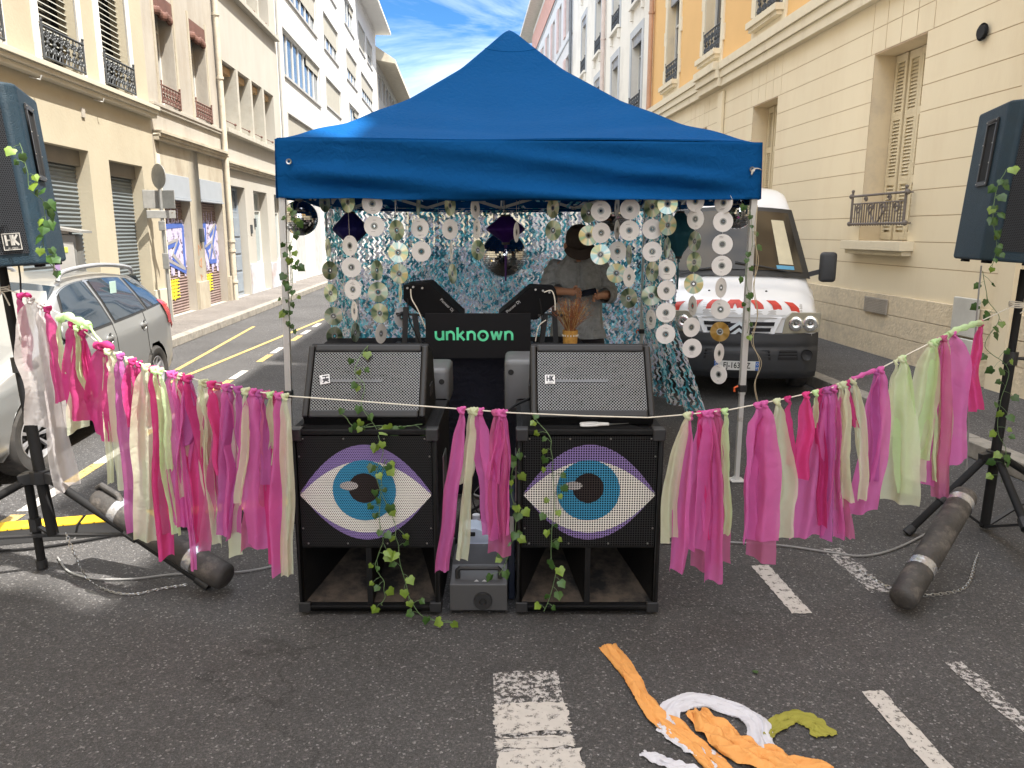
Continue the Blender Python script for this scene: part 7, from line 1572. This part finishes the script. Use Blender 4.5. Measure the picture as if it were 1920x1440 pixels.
# a few pieces wound along the cord
for kind, pts, r_ in (('L', [(1778, 628), (1790, 620), (1800, 616), (1815, 612), (1828, 607), (1838, 606)], .016), ('L', [(1752, 641), (1765, 634), (1776, 627)], .011), ('P', [(1598, 712), (1612, 705), (1625, 700), (1640, 694)], .010), ('L', [(112, 598), (126, 592), (140, 600), (155, 604), (168, 612)], .018), ('L', [(168, 612), (182, 632), (198, 650)], .006), ('M', [(38, 556), (48, 552), (58, 556)], .010), ('M', [(180, 648), (196, 645), (212, 652)], .016)):
    pp = []
    for (u, v) in pts: pp.append(PY(u, v, ropeY(u)[1] - .012) - GO)
    pp = smooth_path(pp, 5); b = MB(); b.tube(pp, [r_ * (.62 + .38 * abs(math.sin(i * .55 + 1)) + .15 * noise.noise(Vector((i * .7, r_ * 99, 0)))) for i in range(len(pp))], 10)
    b.v = [p + noise.noise_vector(Vector(p) * 60) * .004 for p in b.v]; b.build(NM[kind], RM[kind], gar, smooth=True, angle=80)

# ================================================================ ivy
M_iv = [mat('ivy_dark', (.03, .085, .012), .45, var=.35, scale=20, spec=.6), mat('ivy_bright', (.13, .21, .02), .45, var=.35, scale=20, spec=.6)]
M_stem = mat('ivy_stem', (.10, .17, .07), .6)
LF = [(0, 0), (.24, -.14), (.48, -.02), (.47, .20), (.56, .40), (.32, .62), (0, 1.0), (-.32, .62), (-.56, .40), (-.47, .20), (-.48, -.02), (-.24, -.14)]
def ivy(path, n, size, label, seed, bright=.3, spread=.035, tw=.010, face=(0, -1, .2), group='ivy garlands'):
    n = int(n * .75); size *= 1.42; spread *= 1.15
    r = random.Random(seed); P = [Vector(p) for p in path]; O = P[0].copy(); root = thing('ivy_garland', label, 'ivy', O, 0, group); SP = smooth_path([p - O for p in P], 8)
    SP = [p + Vector((r.uniform(-1, 1), r.uniform(-.6, .3), 0)) * tw * .5 for p in SP]; SP = smooth_path(SP[::3] + [SP[-1]], 4); b = MB(); b.tube(SP, .0016, 5)
    lv = [MB(), MB()]; fx = Vector(face).normalized()
    for i in range(n):
        t = (i + r.uniform(.1, .9)) / n; c = polyline(SP, t); a = r.uniform(0, 6.28); off = Vector((math.cos(a), r.uniform(-.6, -.05) if face[2] < .6 else math.sin(a), math.sin(a) * .8 if face[2] < .6 else r.uniform(.0, .4))) * r.uniform(.3, 1) * spread; q = c + off
        b.tube([c, c + off * .5 + Vector((0, 0, .004)), q], .0009, 4, False)
        s = size * r.uniform(.65, 1.25); nn = (fx + Vector((r.uniform(-.7, .7), r.uniform(-.3, .3), r.uniform(-.5, .6)))).normalized()
        dn = (Vector((off.x * 3, 0, -.12 + off.z)) + Vector((r.uniform(-.06, .06), 0, 0))); dn = (dn - nn * dn.dot(nn)); dn = dn.normalized() if dn.length > 1e-5 else nn.orthogonal().normalized(); sd = nn.cross(dn); cup = r.uniform(.08, .3)
        M_ = lv[1 if r.random() < bright else 0]; pts = [q + sd * x * s + dn * y * s + nn * (-abs(x) * cup + .05 * math.sin(y * 5)) * s for x, y in LF]; mid = q + dn * .35 * s + nn * .06 * s
        M_.add([mid] + pts, [(0, k + 1, (k + 1) % 12 + 1) for k in range(12)])
    b.build('stem', M_stem, root, smooth=True)
    for k in (0, 1):
        if lv[k].f: lv[k].build('leaves', M_iv[k], root, smooth=True, angle=25)
    return root
Q = lambda L_, Y: [PY(u, v, Y) for u, v in L_]
ivy(Q([(38, 268), (50, 320), (60, 360), (78, 375), (88, 420), (80, 450), (90, 490), (110, 508)], 3.08), 26, .026, 'ivy strand hanging from the handle of the left loudspeaker', 1, .15, .035)
ivy(Q([(546, 378), (552, 430), (544, 470), (549, 520), (545, 560), (542, 600), (548, 618)], 4.36), 40, .026, 'ivy strand wound down the left tent leg below the mirror ball', 2, .2, .05)
ivy([PY(692, 648, 3.08), PY(664, 690, 3.0), PY(682, 722, 2.95), PY(678, 762, 2.90), PY(702, 800, 2.88), PY(718, 850, 2.84), PY(704, 895, 2.84), PY(735, 965, 2.84), PY(745, 1010, 2.83), PY(752, 1060, 2.83), PY(765, 1110, 2.83), PY(790, 1152, 2.80), PY(820, 1165, 2.76), PY(856, 1166, 2.76)], 42, .024, 'ivy strand running down the left monitor and eye cabinet to the road', 3, .55, .045)
ivy([PY(640, 775, 2.87), PY(668, 800, 2.87), PY(712, 798, 2.88), PY(750, 800, 2.90), PY(790, 795, 2.92)], 14, .024, 'ivy strand lying along the top edge of the left bass cabinet', 4, .3, .035)
ivy([PY(722, 860, 2.85), PY(712, 960, 2.84), PY(716, 1020, 2.83), PY(706, 1060, 2.83), PY(722, 1100, 2.83), PY(716, 1135, 2.83)], 22, .022, 'shorter ivy strand hanging over the left bass cabinet\'s horn opening', 5, .6, .035)
ivy([PY(1002, 785, 2.9), PY(1030, 820, 2.84), PY(1036, 870, 2.83), PY(1038, 960, 2.83), PY(1032, 1030, 2.83), PY(1040, 1075, 2.83), PY(1022, 1145, 2.83)], 34, .022, 'ivy strand hanging down the face of the right eye cabinet', 6, .35, .035)
ivy([PY(975, 840, 2.86), PY(958, 900, 2.84), PY(966, 960, 2.83), PY(962, 1010, 2.83), PY(948, 1050, 2.82), PY(938, 1078, 2.82)], 26, .023, 'ivy strand hanging in the gap left of the right eye cabinet', 7, .3, .035)
ivy(Q([(1402, 384), (1412, 450), (1398, 520), (1406, 575), (1402, 625)], 4.50), 20, .024, 'ivy strand wound down the right tent leg', 8, .2, .03)
ivy(Q([(1886, 318), (1870, 350), (1862, 420), (1868, 470), (1858, 500)], 3.52), 30, .026, 'ivy strand hanging from the handle of the right loudspeaker', 9, .1, .03)
ivy(Q([(1842, 508), (1850, 560), (1872, 600), (1845, 650), (1890, 690), (1878, 750), (1870, 800), (1885, 850), (1876, 905)], 3.68), 38, .027, 'ivy strand trailing beside the pole of the right stand', 10, .2, .06)
tw = thing('twine', 'pale twisted twine hanging beside the right tent leg in front of the van', 'twine', PY(1418, 380, 4.48)); O = tw.location.copy(); b = MB()
for k in (0, 1): b.tube(smooth_path([PY(u + (4 if k else 0) * math.sin(i * 2.3), v, 4.48) - O for i, (u, v) in enumerate([(1420, 385), (1414, 440), (1422, 490), (1412, 540), (1420, 590), (1412, 640), (1424, 680), (1416, 720), (1422, 755)])], 6), .0022, 5)
b.build('twine_strand', mat('twine_beige', (.45, .38, .26), .9), tw, smooth=True)
# loose ivy leaves on the road
for i, (u, v, s) in enumerate(((1420, 1262, .020), (1258, 1332, .024))):
    g = G(u, v, .004); b = MB(); M_ = MB(); M_.add([Vector((0, .35 * s, .006))] + [Vector((x * s, y * s, .002 + .004 * abs(x))) for x, y in LF], [(0, k + 1, (k + 1) % 12 + 1) for k in range(12)])
    o = M_.build('ivy_leaf', M_iv[0], None, solid=.0006); o.location = g; o.rotation_euler = (0, 0, 1 + i * 2); tag(o, ('loose green leaf lying alone on the asphalt' if i == 0 else 'loose green leaf beside the orange cloth on the asphalt'), 'leaf')

# ================================================================ cloths on the road
def cloth_strip(name, label, pxs, widths, m, fold=.012, seed=0, lift=.0, nu=26, cat='cloth'):
    P = [G(u, v) for u, v in pxs]; O = P[0].copy(); SP = smooth_path([p - O for p in P], 10); k = len(SP); r = random.Random(seed); ru = r.uniform(0, 99)
    def fn(u, t):
        f = t * (k - 1); i = min(int(f), k - 2); c = SP[i].lerp(SP[i+1], f - i); d = (SP[min(i+2, k-1)] - SP[max(i-1, 0)]).normalized(); q = Vector((-d.y, d.x, 0))
        wf = t * (len(widths) - 1); wi = min(int(wf), len(widths) - 2); w_ = lerp(widths[wi], widths[wi+1], wf - wi) * 1.5; s = u * 2 - 1
        ph_ = s * (3.2 + noise.noise(Vector((ru, t * 3, 4)))) + ru + 3.5 * noise.noise(Vector((ru, t * 4, 0))); z = .003 + lift * (1 - s * s) * .35 + fold * .9 * abs(math.asin(max(-1, min(1, math.sin(ph_ * .9)))) / 1.57) * .8 + fold * 1.5 * abs(noise.noise(Vector((s * 1.6 + ru + t * 3, t * 6 - s * 1.2, 1))))
        e = .012 * noise.noise(Vector((t * 11 + ru, s * 2, 0))) + .003 * noise.noise(Vector((t * 90 + ru, s, 0)))
        p = c + q * (s * w_ / 2 * (.9 + .1 * math.cos(s * 5 + t * 9)) + e) + d * .008 * noise.noise(Vector((s * 5, ru, t * 4))); return (p.x, p.y, max(.003, z))
    b = MB(); b.grid(fn, nu, max(40, int(k * 2.6))); o = b.build(name, m, None, smooth=True, angle=50, solid=.0006); o.location = O; tag(o, label, cat); return o
M_or = fabric('orange_satin', (.82, .40, .13), .0, .15, rough=.5, var=.08, scale=12, bump=.5); M_wc = fabric('white_chiffon', (.82, .82, .88), .10, .3, rough=.7, var=.05, bump=.3); M_yg = fabric('olive_yellow_cloth', (.36, .34, .07), .0, .2, rough=.7, bump=.5)
cloth_strip('orange_cloth', 'long twisted orange cloth strip lying on the asphalt in the foreground', [(1140, 1214), (1175, 1262), (1205, 1312), (1240, 1352), (1290, 1388), (1330, 1428), (1380, 1480)], [.055, .052, .036, .050, .060, .050, .055, .045], M_or, .010, 1, .008)
cloth_strip('orange_cloth', 'crumpled orange cloth heap folded over the white chiffon at the photo\'s lower edge', [(1300, 1342), (1335, 1372), (1372, 1402), (1430, 1426), (1490, 1448), (1560, 1452)], [.05, .075, .085, .085, .07, .05], M_or, .018, 5, .028)
cloth_strip('white_cloth', 'looped strip of white chiffon lying under the orange cloths', [(1255, 1362), (1262, 1330), (1310, 1318), (1365, 1330), (1412, 1350), (1430, 1395), (1450, 1432), (1520, 1462)], [.040, .055, .060, .055, .060, .055, .06, .05], M_wc, .008, 2, .004)
cloth_strip('white_cloth', 'short end of white chiffon sticking out left under the long orange strip', [(1238, 1362), (1262, 1384), (1310, 1410), (1350, 1440)], [.03, .04, .045, .04], M_wc, .006, 7, .002)
cloth_strip('white_cloth', 'torn piece of white chiffon lying at the bottom photo edge', [(1205, 1416), (1245, 1432), (1300, 1452), (1340, 1480)], [.02, .035, .04, .03], M_wc, .006, 3, .002)
cloth_strip('yellow_cloth', 'small bent scrap of olive-yellow cloth on the asphalt right of the white chiffon', [(1440, 1384), (1465, 1358), (1494, 1346), (1524, 1360), (1548, 1384)], [.018, .045, .05, .055, .06], M_yg, .006, 4, .006)

# ================================================================ cables, chains, cable ramp
def ground_cable(name, label, pxs, r_, m, cat='cable'):
    P = [G(u, v, r_ + .004) for u, v in pxs]; O = P[0].copy(); b = MB(); b.tube(smooth_path([p - O for p in P], 8), r_, 8); o = b.build(name, m, None, smooth=True); o.location = O; return tag(o, label, cat)
M_gc = mat('grey_cable', (.16, .16, .16), .6)
ground_cable('cable', 'thin grey cable curving over the asphalt under the left ribbons', [(108, 1045), (130, 1072), (180, 1085), (250, 1085), (330, 1076), (430, 1074), (500, 1064), (548, 1050)], .0045, M_gc)
ground_cable('cable', 'grey cable running right from the bass cabinets towards the right stand', [(1240, 1018), (1340, 1016), (1460, 1022), (1560, 1036), (1620, 1042), (1680, 1028), (1745, 996)], .005, M_gc)
ground_cable('cable', 'black cable lying along the front of the yellow cable ramp', [(-40, 1035), (60, 1028), (150, 1015), (240, 1000), (360, 990), (480, 985), (560, 980)], .007, M_rub)
vc = thing('hanging_cable', 'thin grey cable hanging straight down from the right loudspeaker', 'cable', PY(1838, 498, 3.6)); O = vc.location.copy(); b = MB(); b.tube([PY(1840, 498, 3.6) - O, PY(1834, 560, 3.62) - O, PY(1818, 760, 3.66) - O, PY(1812, 880, 3.7) - O], .004, 6); b.build('cable', M_gc, vc, smooth=True)
vc = thing('hanging_cable', 'thin black cable hanging down from the left loudspeaker', 'cable', PY(36, 490, 3.2)); O = vc.location.copy(); b = MB(); b.tube([PY(34, 490, 3.2) - O, PY(38, 520, 3.2) - O, PY(40, 565, 3.2) - O], .0035, 6); b.build('cable', M_rub, vc, smooth=True)
def chain(label, pts, m):
    O = pts[0].copy(); SP = smooth_path([p - O for p in pts], 20); b = MB(); Ln = sum((SP[i+1] - SP[i]).length for i in range(len(SP) - 1)); n = int(Ln / .0185)
    for i in range(n):
        c = polyline(SP, (i + .5) / n); d = (polyline(SP, min(1, (i + 1) / n)) - polyline(SP, i / n)).normalized(); up = Vector((0, 0, 1)) if abs(d.z) < .8 else Vector((1, 0, 0)); s = d.cross(up).normalized(); q = s if i % 2 else (s * .5 + s.cross(d) * .85).normalized()
        b.tube([c + d * .0125 * math.cos(t) + q * .0062 * math.sin(t) for t in [2 * math.pi * k / 10 for k in range(11)]], .0018, 5, False)
    o = b.build('chain', m, None, smooth=True); o.location = O; return tag(o, label, 'chain', 'thin chains on the road')
chain('thin chain looping from the left stand over the asphalt to its ballast tube', [PY(124, 1000, 3.2), PY(140, 1040, 3.15), G(165, 1085, .006), G(205, 1108, .006), G(250, 1114, .006), G(300, 1104, .006), G(350, 1096, .006)], M_metal)
chain('thin chain looping round the foot of the right ballast tube', [PY(1836, 1008, 3.75) + Vector((0, -.05, .0)), G(1830, 1050, .006), G(1818, 1090, .006), G(1795, 1108, .006), G(1740, 1116, .006), G(1712, 1113, .006), G(1660, 1098, .006), G(1630, 1080, .006), G(1602, 1062, .006)], M_metal)
rm = thing('cable_ramp', 'black rubber cable ramp with a yellow lid behind the left stand', 'cable ramp', G(-60, 1012), 0); a = G(-60, 1012); c = G(545, 958); rm.rotation_euler = (0, 0, math.atan2((c - a).y, (c - a).x)); Ln = (c - a).length
for i in range(3):
    x0 = Ln * i / 3; x1 = Ln * (i + 1) / 3 - .01; b = MB(); b.prism([(x0, -.13, .002), (x0, -.06, .045), (x0, .10, .045), (x0, .17, .002)], (x1 - x0, 0, 0)); b.build('ramp_body', M_rub, rm, bevel=.003)
    b = MB(); P = [(x0 + .004, -.035)]; k = 8
    for j in range(k): xx = lerp(x0 + .004, x1 - .004, (j + .5) / k); P += [(xx - .03, -.035), (xx - .026, -.045), (xx + .026, -.045), (xx + .03, -.035)]
    P += [(x1 - .004, -.035), (x1 - .004, .075), (x0 + .004, .075)]; b.prism([(p[0], p[1], .046) for p in P], (0, 0, .006)); b.build('yellow_lid', mat('cable_lid_yellow', (.72, .46, .02), .5, var=.1, dirt=(.35, .26, .06), dscale=6, dlo=.62, dhi=.8), rm)
# ---- white cables at the players
wcb = thing('player_cables', 'white and black cables looping from the players down past the board', 'cables', PY(780, 545, 4.38)); O = wcb.location.copy(); b = MB()
for L_ in ([(770, 542), (772, 560), (783, 580), (796, 610), (800, 620)], [(1020, 548), (1034, 545), (1040, 560), (1041, 582)], [(1024, 600), (1010, 612), (1004, 640)]): b.tube(smooth_path([PY(u, v, 4.36) - O for u, v in L_], 6), .0035, 6)
b.each('white_cable', mat('cord_white', (0, 0, 0)), wcb, smooth=True); b = MB()
for L_ in ([(764, 560), (768, 600), (782, 630), (790, 655)], [(1012, 560), (1016, 600), (1010, 650)], [(790, 640), (800, 650), (796, 668)]): b.tube(smooth_path([PY(u, v, 4.37) - O for u, v in L_], 6), .004, 6)
b.each('black_cable', M_rub, wcb, smooth=True)
b = MB(); wc2 = thing('monitor_cable', 'black cable curving from the right monitor down behind the cord', 'cable', PY(995, 745, 3.1)); O = wc2.location.copy(); b.tube(smooth_path([PY(u, v, Y) - O for u, v, Y in [(1000, 745, 3.15), (975, 755, 3.1), (955, 768, 3.05), (946, 790, 3.05), (948, 840, 3.1)]], 6), .006, 8); b.build('cable', M_rub, wc2, smooth=True)
